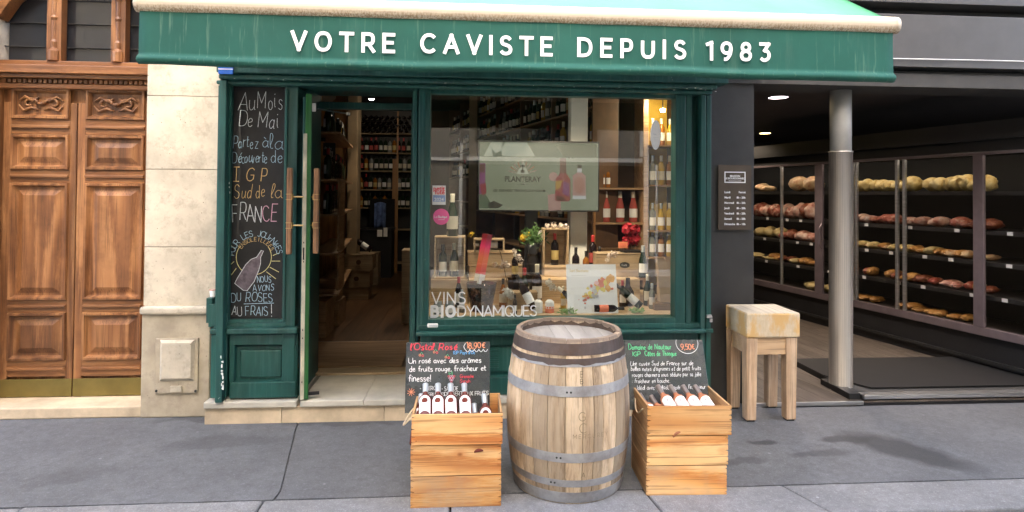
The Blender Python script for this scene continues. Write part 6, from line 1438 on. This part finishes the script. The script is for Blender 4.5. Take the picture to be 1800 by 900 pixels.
# ---------------------------------------------------------------- things on display in the window
ZD = .746; ZR = .955
for i, (u0, u1) in enumerate(((757, 822), (824, 893), (946, 1000), (1002, 1046), (1048, 1125))):
    x0_, x1_ = X(u0, 510, .66), X(u1, 510, .66); r = root('riser_crate', f'{ORD[i]} wooden riser crate from the left along the window display', 'crate', (x0_, .66, ZD), (0, 0, 0), 'riser crates in the window')
    for k in range(2): bx('front_board', M['boxwood'], r, x0_, x1_, .66, .672, ZD+k*.104, ZD+k*.104+.101, bevel=.002)
    bx('top_board', M['boxwood'], r, x0_, x1_, .6725, 1.0, ZR-.012, ZR-.002); bx('side_board', M['boxwood'], r, x0_, x0_+.01, .673, 1.0, ZD, ZR-.013); bx('side_board', M['boxwood'], r, x1_-.01, x1_, .673, 1.0, ZD, ZR-.013)
def obox(u0, u1, v0, v1, Y, D, label, mt='boxwood', t=.012, back=True, zb=None):
    p, q = P(u0, v1, Y), P(u1, v0, Y); z0 = zb if zb is not None else p.z
    r = root('display_box', label, 'box', (p.x, Y, z0), (0, 0, 0), 'open wooden boxes in the window')
    bx('board', M[mt], r, p.x, q.x, Y, Y+D, z0, z0+t); bx('board', M[mt], r, p.x, q.x, Y, Y+D, q.z-t, q.z); bx('board', M[mt], r, p.x, p.x+t, Y+.001, Y+D, z0+t, q.z-t); bx('board', M[mt], r, q.x-t, q.x, Y+.001, Y+D, z0+t, q.z-t)
    if back: bx('back_board', M[mt], r, p.x+.001, q.x-.001, Y+D, Y+D+.008, z0+.001, q.z-.001)
    return p, q, z0
def solid(u0, u1, v0, v1, Y, D, label, mt='boxwood', zb=None, cat='box', name='display_box'):
    p, q = P(u0, v1, Y), P(u1, v0, Y); z0 = zb if zb is not None else p.z
    r = root(name, label, cat, (p.x, Y, z0)); bx('body', M[mt], r, p.x, q.x, Y, Y+D, z0, q.z, bevel=.003); bx('lid', M[mt], r, p.x-.003, q.x+.003, Y-.004, Y+D+.003, q.z+.0005, q.z+.009, bevel=.002); return p, q, z0
def at_b(u, v, Y, *k, s=1.0, rot=(0, 0, 0), label='', z=None):
    p = P(u, v, Y); return bottle((p.x, Y, p.z if z is None else z), rot, label, None, *k, s=s)
p, q, z0 = obox(763, 818, 416, 487, .70, .18, 'open wooden box with two bottles at the left of the window', zb=ZR)
at_b(778, 487, .78, 'bordeaux', 'greenb', 'cap_b', 'lab_w', s=.93, z=ZR+.013, label='green bottle with white label on the left inside the left window box'); at_b(798, 487, .78, 'burgundy', 'greenb', 'cap_w', 'lab_c', s=.98, z=ZR+.013, label='bottle with cream capsule on the right inside the left window box')
at_b(795, 412, .76, 'burgundy', 'greenb', 'cap_w', 'lab_c', s=1.25, z=q.z+.001, label='tall dark bottle with cream label standing on the left window box')
pp_, qq_, zz_ = solid(824, 918, 468, 489, .78, .2, 'pale wooden case at the bottom of the window stack left of the flowers', zb=ZR); p2_, q2_, _ = solid(822, 903, 445, 467, .80, .2, 'pale wooden case under the open box with the lying bottle', zb=qq_.z+.011)
p, q, z0 = obox(833, 887, 420, 444, .80, .14, 'long open wooden box with a bottle lying in it', zb=q2_.z+.011)
at_b(838, 432, .87, 'bordeaux', 'redwine', 'cap_w', 'lab_w', s=.86, rot=(0, R(-90), R(0)), z=(z0+q.z)/2, label='dark bottle with white label lying in the long open box').location.x = q.x-.016
p, q, z0 = obox(955, 1000, 402, 470, .84, .18, 'tall open wooden box with a magnum beside the white column', zb=None); z9 = z0
at_b(975, 470, .93, 'bordeaux', 'redwine', 'cap_r', 'lab_y', s=.95, z=z9+.014, label='dark magnum with gold label in the tall open box')
solid(957, 1000, 471, 489, .82, .22, 'wooden case under the tall open box', zb=ZR, mt='boxwood').__len__(); 
at_b(922, 492, .60, 'burgundy', 'greenb', 'cap_r', 'lab_c', s=1.0, z=ZD+.02, label='bottle with bright red capsule in front of the flower vase') ; at_b(944, 490, .62, 'bordeaux', 'redwine', 'cap_w', 'lab_w', s=1.15, z=ZD, label='dark bottle with white capsule and square white label right of the vase')
at_b(791-0, 0, .9, 'burgundy', 'redwine', 'cap_g', 'lab_c', s=.7, z=ZR, label='small round bottle behind the red gift tube').location.x = X(826, 480, .9)
# red gift tube leaning
a_, b_ = P(841, 499, .50), P(857, 412, .56); tb = root('gift_box', 'slim red and pink gift box leaning in the left of the window', 'gift box', tuple(a_))
m_, n_, p_ = base_mat('pink_orange_gradient_card'); tc_ = nd(n_, 'ShaderNodeTexCoord'); sx_ = nd(n_, 'ShaderNodeSeparateXYZ'); n_.links.new(tc_.outputs['Object'], sx_.inputs[0]); mr_ = nd(n_, 'ShaderNodeMapRange'); mr_.inputs['From Max'].default_value = (b_-a_).length; n_.links.new(sx_.outputs[2], mr_.inputs[0])
n_.links.new(ramp(n_, mr_.outputs[0], [(0, (.8, .78, .75)), (.19, (.8, .76, .74)), (.2, (.80, .12, .14)), (.5, (.85, .22, .10)), (.75, (.80, .05, .18)), (.92, (.25, .02, .03))]), p_.inputs['Base Color']); M['gift'] = m_
ax_ = (b_-a_).normalized(); Mx = ax_.to_track_quat('Z', 'Y').to_matrix().to_4x4(); Mx.translation = a_
tb.rotation_euler = Mx.to_euler(); MB().box(-.033, .033, -.03, .03, 0, (b_-a_).length).build('card_box', M['gift'], tb, local=True, bevel=.003); MB().box(-.015, .015, -.031, -.0305, (b_-a_).length-.035, (b_-a_).length-.015).build('label', M['white'], tb, local=True)
# flowers
M['petalw'] = plain('cream_petal', (.72, .62, .54), .7, var=.15, scale=40); M['petaly'] = plain('yellow_petal', (.75, .52, .04), .7, var=.15, scale=40); M['petalp'] = plain('white_petal', (.72, .72, .68), .7, var=.12, scale=40); M['leaf'] = plain('flower_leaf', (.06, .14, .03), .6, var=.4, scale=30); M['stem'] = plain('brown_stem', (.12, .08, .04), .8); M['redp'] = plain('red_petal', (.42, .015, .03), .7, var=.3, scale=40)
def blossom(mb, c, r, n, seed, mi=0):
    rnd = random.Random(seed)
    for i in range(n):
        d = Vector((rnd.gauss(0, 1), rnd.gauss(0, 1), rnd.gauss(0, 1))).normalized(); o = Vector(c)+d*r*rnd.uniform(.2, .9)
        a = d.orthogonal().normalized(); b = d.cross(a); s = r*rnd.uniform(.35, .6); t = rnd.uniform(0, 6); a, b = a*math.cos(t)+b*math.sin(t), b*math.cos(t)-a*math.sin(t)
        mb.add([o-a*s*.3, o+b*s*.7+d*s*.2, o+a*s+d*s*.3, o-b*s*.7+d*s*.15], [(0, 1, 2, 3)], mi)
def flowers(label, cat, cl, mat_, name='flowers', grp=None, stems=None):
    c0 = cl[0]; r = root(name, label, cat, P(c0[0], c0[1], c0[3]), (0, 0, 0), grp)
    for i, (u, v, rr, Y, n) in enumerate(cl):
        mb = MB(); c = P(u, v, Y); blossom(mb, c, rr*(Y+4.6)/1070, n, i*7+int(u)); mb.build('flower_head', mat_, r)
    if stems: 
        for s in stems: MB().tube([P(*a) for a in s], .004, 5).build('stem', M['stem'], r)
    return r
fr_ = flowers('bouquet of yellow and white flowers with green leaves in a dark vase', 'flowers', [(922, 417, 8, .95, 60), (930, 412, 6, .98, 40)], M['petaly'], 'flower_bouquet')
for (u, v, rr, n) in ((952, 412, 8, 50), (950, 425, 6, 40)): mb = MB(); blossom(mb, P(u, v, .95), rr*5.55/1070, n, u); mb.build('flower_head', M['petalp'], fr_)
mb = MB(); rnd = random.Random(3)
for i in range(240):
    c = P(rnd.gauss(938, 8), rnd.gauss(419, 8), rnd.uniform(.88, 1.05)); d = Vector((rnd.gauss(0, 1), rnd.gauss(0, .6), rnd.gauss(.4, 1))).normalized(); a = d.orthogonal().normalized(); L_ = rnd.uniform(.03, .075)
    mb.add([c, c+a*L_*.13+d*L_*.5, c+d*L_, c-a*L_*.13+d*L_*.5], [(0, 1, 2, 3)])
stuff(mb.build('foliage', M['leaf'], fr_))
vp = P(936, 488, .95); vs_ = root('flower_vase', 'tall dark vase holding the bouquet in the window', 'vase', (vp.x, .95, ZR)); MB().lathe([(0, ZR), (.045, ZR), (.055, ZR+.02), (.05, ZR+.18), (.065, Z(936, 428, .95)), (.060, Z(936, 428, .95)), (.04, ZR+.05)], 20, Matrix.Translation((vp.x, .95, 0)), cap=False).build('vase_body', M['opdark'], vs_, smooth=True)
flowers('pale orchid spray leaning over the wooden cases', 'flowers', [(870, 466, 7, .62, 26), (880, 470, 5, .62, 20), (887, 462, 7, .62, 30), (893, 467, 6, .62, 24), (904, 443, 7, .66, 30), (912, 452, 7, .66, 30), (915, 460, 6, .66, 24)], M['petalw'], 'orchid', stems=[[(892, 500, .62), (886, 470, .62), (880, 445, .62), (878, 440, .62)]])
flowers('row of pale blossoms on top of the tall open box', 'flowers', [(962, 397, 6, .86, 30), (974, 396, 7, .86, 34), (986, 397, 7, .86, 34), (996, 398, 6, .86, 26)], M['petalw'], 'dried_flowers')
flowers('white hydrangea head low in the window beside the leaning black bottle', 'flowers', [(892, 514, 10, .34, 70), (898, 519, 8, .34, 50)], M['petalp'], 'hydrangea')
flowers('white flower head behind the left end of the poster', 'flowers', [(965, 497, 8, .5, 40), (972, 505, 7, .5, 40)], M['petalp'], 'hydrangea')
flowers('pale blossoms beside the wooden case right of the column', 'flowers', [(1072, 450, 7, .70, 34), (1080, 446, 7, .7, 34), (1068, 458, 5, .7, 24)], M['petalw'], 'dried_flowers')
flowers('small yellow flower on the left window box', 'flowers', [(828, 413, 6, .75, 30)], M['petaly'], 'yellow_flower')
# clear ice bucket with flowers and bottle in it
bp_ = P(846, 552, .36); bk = root('ice_bucket', 'brown tinted clear ice bucket with flowers low in the window', 'bucket', (bp_.x, .36, ZD)); M['tint'] = glassy('brown_tinted_plastic', (.42, .30, .22), 1.5)
MB().lathe([(0, ZD+.001), (.085, ZD+.001), (.125, ZD+.225), (.120, ZD+.225), (.082, ZD+.008)], 24, Matrix.Translation((bp_.x, .36, 0)), cap=False).build('bucket_wall', M['tint'], bk, smooth=True)
flowers('white and yellow flowers standing in the ice bucket', 'flowers', [(834, 513, 8, .36, 40), (858, 518, 7, .36, 40), (848, 534, 7, .36, 40)], M['petalp'], 'bucket_flowers')
bottle((X(868, 545, .45), .45, ZD+.02), (R(-10), R(16), 0), 'brown bottle standing in the ice bucket', None, 'champagne', 'greenb', 'cap_s', 'lab_c', .85) if False else None
cb_p = solid(895, 945, 516, 556, .40, .14, 'reddish brown carton low in the window behind the black bottle', mt='case', zb=ZD)
bottle((X(938, 560, .27), .27, ZD+.03), (R(-12), R(-27), 0), 'black bottle with pale label leaning left low in the window', None, 'bordeaux', 'redwine', 'cap_b', 'lab_w', .98)
bottle((X(1026, 548, .24), .30, ZD+.035), (R(-20), R(-52), 0), 'black bottle with silver cap lying slanted before the poster', None, 'champagne', 'redwine', 'cap_w', 'lab_r', .8)
bottle((X(1040, 548, .24), .24, ZD+.036), (R(-90), 0, R(-84)), 'bottle with coral label lying flat at the foot of the poster', None, 'bordeaux', 'redwine', 'cap_b', 'coral', .8) if False else None
M['coral'] = plain('coral_label', (.80, .22, .12), .6, var=.05)
bottle((X(1044, 545, .24), .24, ZD+.034), (0, R(90), 0), 'bottle with coral label lying flat at the foot of the poster', None, 'bordeaux', 'redwine', 'cap_b', 'coral', .82)
bottle((X(1128, 552, .27), .30, ZD+.036), (R(-15), R(-48), 0), 'dark bottle with cream label lying slanted right of the poster', None, 'bordeaux', 'greenb', 'cap_b', 'lab_w', .9)
for i, (u, lb) in enumerate(((946, 'white paper wrapped candle low in the window'), (966, 'white and salmon wrapped candle beside the plain one'))):
    p_0 = P(u, 552, .27); r = root('wrapped_candle', lb, 'candle', (p_0.x, .27, ZD)); MB().lathe([(0, ZD), (.036, ZD), (.038, ZD+.05), (.0, ZD+.05)] , 14, Matrix.Translation((p_0.x, .27, 0)), cap=False).build('candle_body', M['coral'] if i else M['white'], r, smooth=False); MB().lathe([(.0385, ZD+.035), (.036, ZD+.085), (.02, ZD+.10), (.0, ZD+.095)], 10, Matrix.Translation((p_0.x, .27, 0)), cap=False).build('paper_wrap', M['paper'], r)
for i, u in enumerate((770, 790)):
    p_0 = P(u, 556, .24); r = root('tasting_jar', ['clear jar with white label behind the window lettering', 'second jar with white label behind the letter O'][i], 'jar', (p_0.x, .24, ZD)); MB().lathe([(0, ZD), (.035, ZD), (.037, ZD+.07), (.03, ZD+.085), (.03, ZD+.10), (0, ZD+.10)], 14, Matrix.Translation((p_0.x, .24, 0)), cap=False).build('jar_glass', M['clearb'], r, smooth=True); MB().lathe([(.038, ZD+.015), (.038, ZD+.06)], 10, Matrix.Translation((p_0.x, .24, 0)), a0=R(-160), a1=R(-20), cap=False).build('label', M['paper'], r)
xtra = [(812, 548, .30, ('bordeaux', 'clearb', 'cap_s', 'lab_w'), .6, 'small clear bottle in front of the left riser crate'), (905, 552, .22, ('bordeaux', 'redwine', 'cap_b', 'lab_c'), .5, 'miniature dark bottle under the letters low in the window'), (990, 548, .42, ('bordeaux', 'yellowb', 'cap_w', 'lab_c'), .62, 'small golden bottle left of the poster'), (1094, 545, .50, ('burgundy', 'redwine', 'cap_r', 'lab_w'), .75, 'standing dark bottle with red capsule just right of the poster'), (1146, 548, .40, ('bordeaux', 'clearb', 'cap_s', 'lab_w'), .7, 'clear bottle standing left of the kraft bags'), (1138, 545, .55, ('burgundy', 'greenb', 'cap_w', 'lab_c'), .9, 'green bottle behind the clear one near the kraft bags'), (884, 545, .52, ('burgundy', 'amber', 'cap_b', 'lab_c'), .8, 'amber bottle between the ice bucket and the red carton'), (806, 545, .52, ('burgundy', 'redwine', 'cap_r', 'lab_w'), .85, 'dark bottle with red capsule left of the ice bucket')]
for u, v, Y, kd, s_, lb in xtra: bottle((X(u, v, Y), Y, ZD), (0, 0, random.uniform(-.4, .4)), lb, None, *kd, s=s_)
for u, Y, kd, s_, lb in ((1012, .78, KW[0], .9, 'dark bottle on the riser before the white column'), (1030, .74, KM[6], .8, 'amber bottle on the riser before the white column'), (905, .72, KW[4], .8, 'short dark bottle with ochre label on the riser among the orchids'), (1130, .78, KM[7], .9, 'sparkling wine bottle at the right end of the riser')):
    bottle((X(u, 480, Y), Y, ZR), (0, 0, 0), lb, None, *kd, s=s_)
# small gherkin-green napkins
for i, (u, u2) in enumerate(((985, 1012), (1110, 1128))):
    a_, b_ = P(u, 553, .2), P(u2, 548, .2); bx_ = root('leaf_garnish', ['green leaf garland low in the window before the poster', 'green leaves right of the poster under the slanted bottle'][i], 'leaves', tuple(a_)); mb = MB(); rnd = random.Random(i+9)
    for k in range(50):
        c = Vector((rnd.uniform(a_.x, b_.x), .2+rnd.uniform(-.02, .04), ZD+rnd.uniform(0, .03))); d = Vector((rnd.gauss(0, 1), rnd.gauss(0, .5), rnd.uniform(0, .8))).normalized(); s = d.orthogonal().normalized(); mb.add([c, c+d*.02+s*.008, c+d*.04, c+d*.02-s*.008], [(0, 1, 2, 3)])
    stuff(mb.build('foliage', plain('fresh_leaf', (.16, .28, .08), .6, var=.3, scale=40), bx_))
# white poster
a_, b_ = P(998, 551, .22), P(1086, 464, .34); po = root('poster', 'white poster with watercolour splashes standing in the window', 'poster', tuple(a_))
dz_ = b_.z-a_.z; lean_ = math.atan2(.10, dz_); o_ = Vector((a_.x, .22, a_.z)); uy_ = Vector((0, math.sin(lean_), math.cos(lean_))); nn_ = Vector((0, -math.cos(lean_), math.sin(lean_))); Wp = X(1086, 510, .27)-X(998, 510, .27); Hp = dz_/math.cos(lean_)
Mx = Matrix((Vector((1, 0, 0)), -nn_, uy_)).transposed().to_4x4(); Mx.translation = o_; MB().box(0, Wp, 0, .006, 0, Hp, M=Mx).build('card', plain('white_card', (.86, .86, .86), .6, var=.03), po)
t3 = plane3(o_+nn_*.0012, (1, 0, 0), uy_, nn_); rnd = random.Random(11); wcol = {'r': plain('red_splash', (.72, .22, .14), .8), 'o': plain('orange_splash', (.82, .45, .14), .8), 'y': plain('yellow_splash', (.80, .68, .20), .8), 'p': plain('pink_splash', (.78, .50, .46), .8), 'g': plain('grey_splash', (.55, .55, .54), .8)}
for i in range(60):
    t = rnd.random(); u = Wp*(.30+.55*t+rnd.gauss(0, .05)); v = Hp*(.25+.45*t+rnd.gauss(0, .07)); rr = Wp*rnd.uniform(.02, .06)*(.5+t); k = rnd.choice('ropryg' if t < .6 else 'ryoyor')
    mb = MB(); pts = [(u+rr*rnd.uniform(.6, 1.2)*math.cos(a), v+rr*rnd.uniform(.6, 1.2)*math.sin(a)) for a in [2*math.pi*q/8 for q in range(8)]]; mb.add([t3(x, y, i*.00004) for x, y in pts], [tuple(range(8))]); mb.build('printed_splash', wcol[k], po)
mb = MB(); write(mb, 'Saint-Pourcain', Wp*.06, Hp*.84, .022, .0025, t3, .003, slant=.15) if False else write(mb, 'Sant Bacchanes', Wp*.06, Hp*.84, .022, .0025, t3, .002, slant=.15); mb.build('lettering', plain('gold_ink', (.62, .47, .12), .6), po); mb = MB(); ribbon(mb, [(Wp*.1, Hp*.77), (Wp*.4, Hp*.77)], .003, t3); mb.build('printed_line', wcol['g'], po)
# kraft bags at the right
M['kraft'] = plain('kraft_paper', (.50, .34, .20), .8, var=.12, bmp=.3)
for i, (u0, u1, v0, v1, Y, lb) in enumerate(((1159, 1184, 486, 531, .34, 'lower kraft paper bag at the right edge of the window'), (1157, 1176, 458, 487, .40, 'folded kraft bag above the lower one'), (1172, 1187, 455, 500, .44, 'kraft bag tucked against the right window frame'))):
    p, q = P(u0, v1, Y), P(u1, v0, Y); r = root('kraft_bag', lb, 'paper bag', tuple(p), (0, 0, 0), 'kraft paper bags in the window'); mb = MB(); w_ = q.x-p.x; hh = q.z-p.z
    mb.add([(p.x+.01, Y, p.z), (q.x, Y-.01, p.z), (q.x+.006, Y+.06, p.z), (p.x, Y+.07, p.z), (p.x-.008, Y+.01, q.z), (q.x-.004, Y, q.z-.01), (q.x+.006, Y+.05, q.z+.008), (p.x, Y+.06, q.z+.012)], [(0, 1, 5, 4), (1, 2, 6, 5), (2, 3, 7, 6), (3, 0, 4, 7), (0, 3, 2, 1)]); mb.build('bag_body', M['kraft'], r, fix=True, solid=.002)
    MB().box(p.x-.004, q.x+.002, Y-.006, Y-.004, p.z+hh*.6, p.z+hh*.62).build('fold', M['kraft'], r)
ps = P(1170, 532, .36); bx('display_stand', M['shelfwood'], shop, X(1150, 540, .33), wx(1200), .32, .6, ZD, Z(1170, 532, .36))
# cabinet with big rosé bottles, and the lit niche at the right
Yk = 1.55; kx0, kx1 = X(1046, 350, Yk), X(1128, 350, Yk)
kb = root('bottle_cabinet', 'brown wooden cabinet with big rosé bottles right of the white column', 'cabinet', (kx0, Yk, .75))
kz = [Z(1090, v, Yk) for v in (488, 436, 391, 330)]
for z in kz: bx('shelf_board', M['shelfwood'], kb, kx0, kx1, Yk-.05, Yk+.28, z-.02, z)
bx('back_panel', M['brownwall'], kb, kx0, kx1, Yk+.28, Yk+.3, .75, 3.39); bx('side_panel', M['orange'], kb, kx0-.02, kx0, Yk-.03, Yk+.3, .75, kz[3]+.2); bx('side_panel', M['shelfwood'], kb, kx1, kx1+.05, Yk-.06, Yk+.3, .75, 3.39)
for i, u in enumerate((1065, 1090, 1113)): bottle((X(u, 380, Yk+.05), Yk+.05, kz[2]+.001), (0, 0, 0), f'{ORD[i]} big rosé bottle from the left in the brown cabinet', 'big rosé bottles in the brown cabinet', 'champagne', 'pinkb', 'cap_w', 'lab_w', 1.0)
for i, (u, k) in enumerate(((1060, KG[1]), (1068, KG[1]))): bottle((X(u, 320, Yk+.05), Yk+.05, kz[3]+.001), (0, 0, 0), ['left amber bottle on the top cabinet shelf', 'right amber bottle on the top cabinet shelf'][i], 'amber bottles on the cabinet', *k, s=.72)
for i, (u, s_) in enumerate(((1042, 1.0), (1054, .85))): bottle((X(u, 430, 1.0), 1.0, ZR+.06*(1-i)), (0, 0, 0), ['dark bottle with red capsule right of the white column', 'short dark bottle behind the red capsule one'][i], None, 'bordeaux', 'redwine', ['cap_r', 'cap_b'][i], 'lab_r', s_)
pb_, qb_, zb_ = solid(1048, 1126, 447, 488, .82, .2, 'large wooden case with a black oval tag right of the poster', zb=ZR)
ov = root('oval_tag', 'small black oval slate tag on the large wooden case', 'tag', P(1098, 466, .79)); mb = MB(); c_ = P(1098, 466, .80); mb.lathe([(0, 0), (.046, 0), (.046, .006), (0, .006)], 22, Matrix.Translation(c_) @ Matrix.Rotation(R(90), 4, 'X') @ Matrix.Diagonal((1, .58, 1, 1)), cap=False); mb.build('slate', M['black'], ov); mb = MB(); write(mb, 'Fruité', -.028, -.006, .016, .002, plane3((c_.x, .793, c_.z), (1, 0, 0), (0, 0, 1), (0, -1, 0))); mb.build('lettering', M['chalk'], ov)
tp = P(1110, 447, .86); tr_ = root('tasting_tray', 'black tray with small glasses on the large wooden case', 'tray', (tp.x, .9, qb_.z+.01)); bx('tray_base', M['black'], tr_, X(1093, 447, .9), X(1126, 447, .9), .84, .98, qb_.z+.0105, qb_.z+.03)
for i in range(4):
    MB().lathe([(.004, 0), (.012, .005), (.014, .04), (.012, .04), (.010, .008)], 10, Matrix.Translation((X(1099+i*7, 447, .9), .9, qb_.z+.031)), cap=False).build('glass', M['cglass'], tr_)
rf = flowers('dark red flower arrangement above the large wooden case', 'flowers', [(1104, 402, 13, .98, 90), (1112, 420, 14, 1.0, 110), (1100, 425, 10, 1.0, 60), (1118, 405, 10, 1.0, 50)], M['redp'], 'red_flowers')
MB().tube([P(1108, 447, 1.0), P(1108, 405, 1.0)], .01, 6).build('stem', M['stem'], rf)
pc = P(1095, 431, .88); pr_ = root('price_card', 'orange price card before the red flowers', 'price card', tuple(pc)); bx('card', M['inko'], pr_, X(1087, 431, .88), X(1103, 431, .88), .88, .884, Z(1095, 436, .88), Z(1095, 425, .88)); bx('card_field', M['coral'], pr_, X(1089, 431, .88), X(1101, 431, .88), .8785, .8795, Z(1095, 434, .88), Z(1095, 427, .88)); MB().tube([(pc.x, .883, Z(1095, 436, .88)), (pc.x, .883, qb_.z+.01)], .002, 5).build('card_stem', M['darkmetal'], pr_)
bl_ = root('round_decanter', 'round dark glass decanter standing before the large wooden case', 'decanter', (X(1101, 485, .62), .60, ZR-.15)); M['dglass'] = gmat('dark_decanter_glass', (.03, .02, .02), .05)
MB().lathe([(0, ZD), (.04, ZD), (.062, ZD+.05), (.05, ZD+.12), (.02, ZD+.17), (.018, ZD+.23), (.022, ZD+.235)], 20, Matrix.Translation((X(1101, 485, .6), .55, 0)), cap=False).build('decanter_glass', M['dglass'], bl_, smooth=True)
M['yback'] = plain('yellow_lit_back', (.60, .38, .05), .7)
nx0, nx1 = X(1140, 300, 1.45), X(1196, 300, 1.45); ni = root('lit_niche', 'yellow backed niche with golden bottles at the right end of the window', 'cabinet', (nx0, 1.45, .75))
bx('back_panel', M['yback'], ni, nx0, min(nx1+.1, 2.115), 1.70, 1.72, .75, 3.39); nzs = [Z(1170, v, 1.45) for v in (452, 405, 325, 255)]
for z in nzs: bx('shelf_board', M['shelfwood'], ni, nx0, min(nx1+.1, 2.115), 1.42, 1.70, z-.016, z)
for j, z in enumerate(nzs):
    for i, u in enumerate((1147, 1162, 1177)): bottle((X(u, 380, 1.52), 1.52, z+.001), (0, 0, 0), f'{ORD[i]} bottle from the left on the {ORD[3-j]} niche shelf from the top', f'golden bottles on niche shelf {ORD[3-j]}', *(KG[(i+j) % 3] if not (i == 0 and j < 3) else KM[8]), s=.92 if j != 2 else 1.0)
l = bpy.data.lights.new('niche_lamp', 'POINT'); l.energy = .45; l.color = (1, .72, .3); l.shadow_soft_size = .05; lo = bpy.data.objects.new('niche_lamp', l); COL.objects.link(lo)
nl = root('niche_light', 'small warm lamp fixed at the top of the yellow niche', 'light', (X(1165, 180, 1.3), 1.3, 2.52)); MB().lathe([(0, 0), (.02, 0), (.025, .03), (.0, .03)], 12, cap=False).build('lens', M['spotlit'], nl, local=True); lo.parent = nl; lo.location = (0, 0, -.05)
MB().tube([(0, 0, .03), (0, 0, .88)], .005, 6).build('stem', M['black'], nl, local=True)
# stickers on the glass
def quad(name, mt, parent, u0, u1, v0, v1, Y, um=None): 
    return bx(name, M[mt] if isinstance(mt, str) else mt, parent, X(u0, (v0+v1)/2, Y), X(u1, (v0+v1)/2, Y), Y, Y+.0006, Z((u0+u1)/2, v1, Y), Z((u0+u1)/2, v0, Y))
st = root('sticker', 'white, red and blue guide sticker dated 2024 on the window glass', 'sticker', P(771, 343, .098)); quad('paper', 'paper', st, 760, 783.5, 326, 360, .0985); quad('blue_band', plain('sticker_blue', (.25, .36, .60), .5), st, 761, 782.5, 343, 354.5, .0975)
kq = (wx(783.5, .098)-wx(760, .098))/23.5
text_obj('petit', 11*kq, M['inkr'], st, (wx(771.5, .098), .0965, Z(771, 335, .098)), off=.0012); text_obj('futé', 11*kq, M['inkr'], st, (wx(773, .098), .0963, Z(771, 341.5, .098)), off=.0012); text_obj('2024', 8.5*kq, M['inkw'], st, (wx(771.5, .098), .0963, Z(771, 353.5, .098)), off=.001)
sp2 = root('sticker', 'round pink sticker with white script on the window glass', 'sticker', P(775.5, 381, .098)); c_ = P(775.5, 381, .098); M['pinks'] = plain('pink_sticker', (.80, .13, .32), .5, var=.03)
MB().lathe([(0, 0), (14.3*kq, 0), (14.3*kq, .0008), (0, .0008)], 32, Matrix.Translation((c_.x, .0985, c_.z)) @ Matrix.Rotation(R(90), 4, 'X'), cap=False).build('disc', M['pinks'], sp2); mb = MB(); write(mb, 'La Boutique', -.052, -.008, .017, .0026, plane3((c_.x, .0972, c_.z), (1, 0, 0), (0, 0, 1), (0, -1, 0)), .0022, slant=.15); ribbon(mb, [(-.02, -.022), (.025, -.022)], .0025, plane3((c_.x, .0972, c_.z), (1, 0, 0), (0, 0, 1), (0, -1, 0))); mb.build('lettering', M['inkw'], sp2)
so_ = root('sticker', 'white oval sticker at the top right of the window glass', 'sticker', P(1152.5, 237, .098)); c_ = P(1152.5, 237, .098); rx_ = 9.6*kq
MB().lathe([(0, 0), (1, 0), (1, .0008), (0, .0008)], 36, Matrix.Translation((c_.x, .0985, c_.z)) @ Matrix.Rotation(R(90), 4, 'X') @ Matrix.Diagonal((rx_, rx_*2.82, 1, 1)), cap=False).build('oval', M['paper'], so_); mb = MB(); t3 = plane3((c_.x, .0975, c_.z), (1, 0, 0), (0, 0, 1), (0, -1, 0)); write(mb, 'Vins', -.02, .0, .012, .0016, t3)
for k in range(3): ribbon(mb, [(-.02+.004*k, -.02-.014*k), (.022-.004*k, -.02-.014*k)], .0016, t3)
ribbon(mb, [(rx_*.8*math.cos(R(t)), rx_*2.5*math.sin(R(t))) for t in range(0, 361, 15)], .0012, t3); mb.build('lettering', plain('pale_grey_ink', (.5, .52, .53), .6), so_)
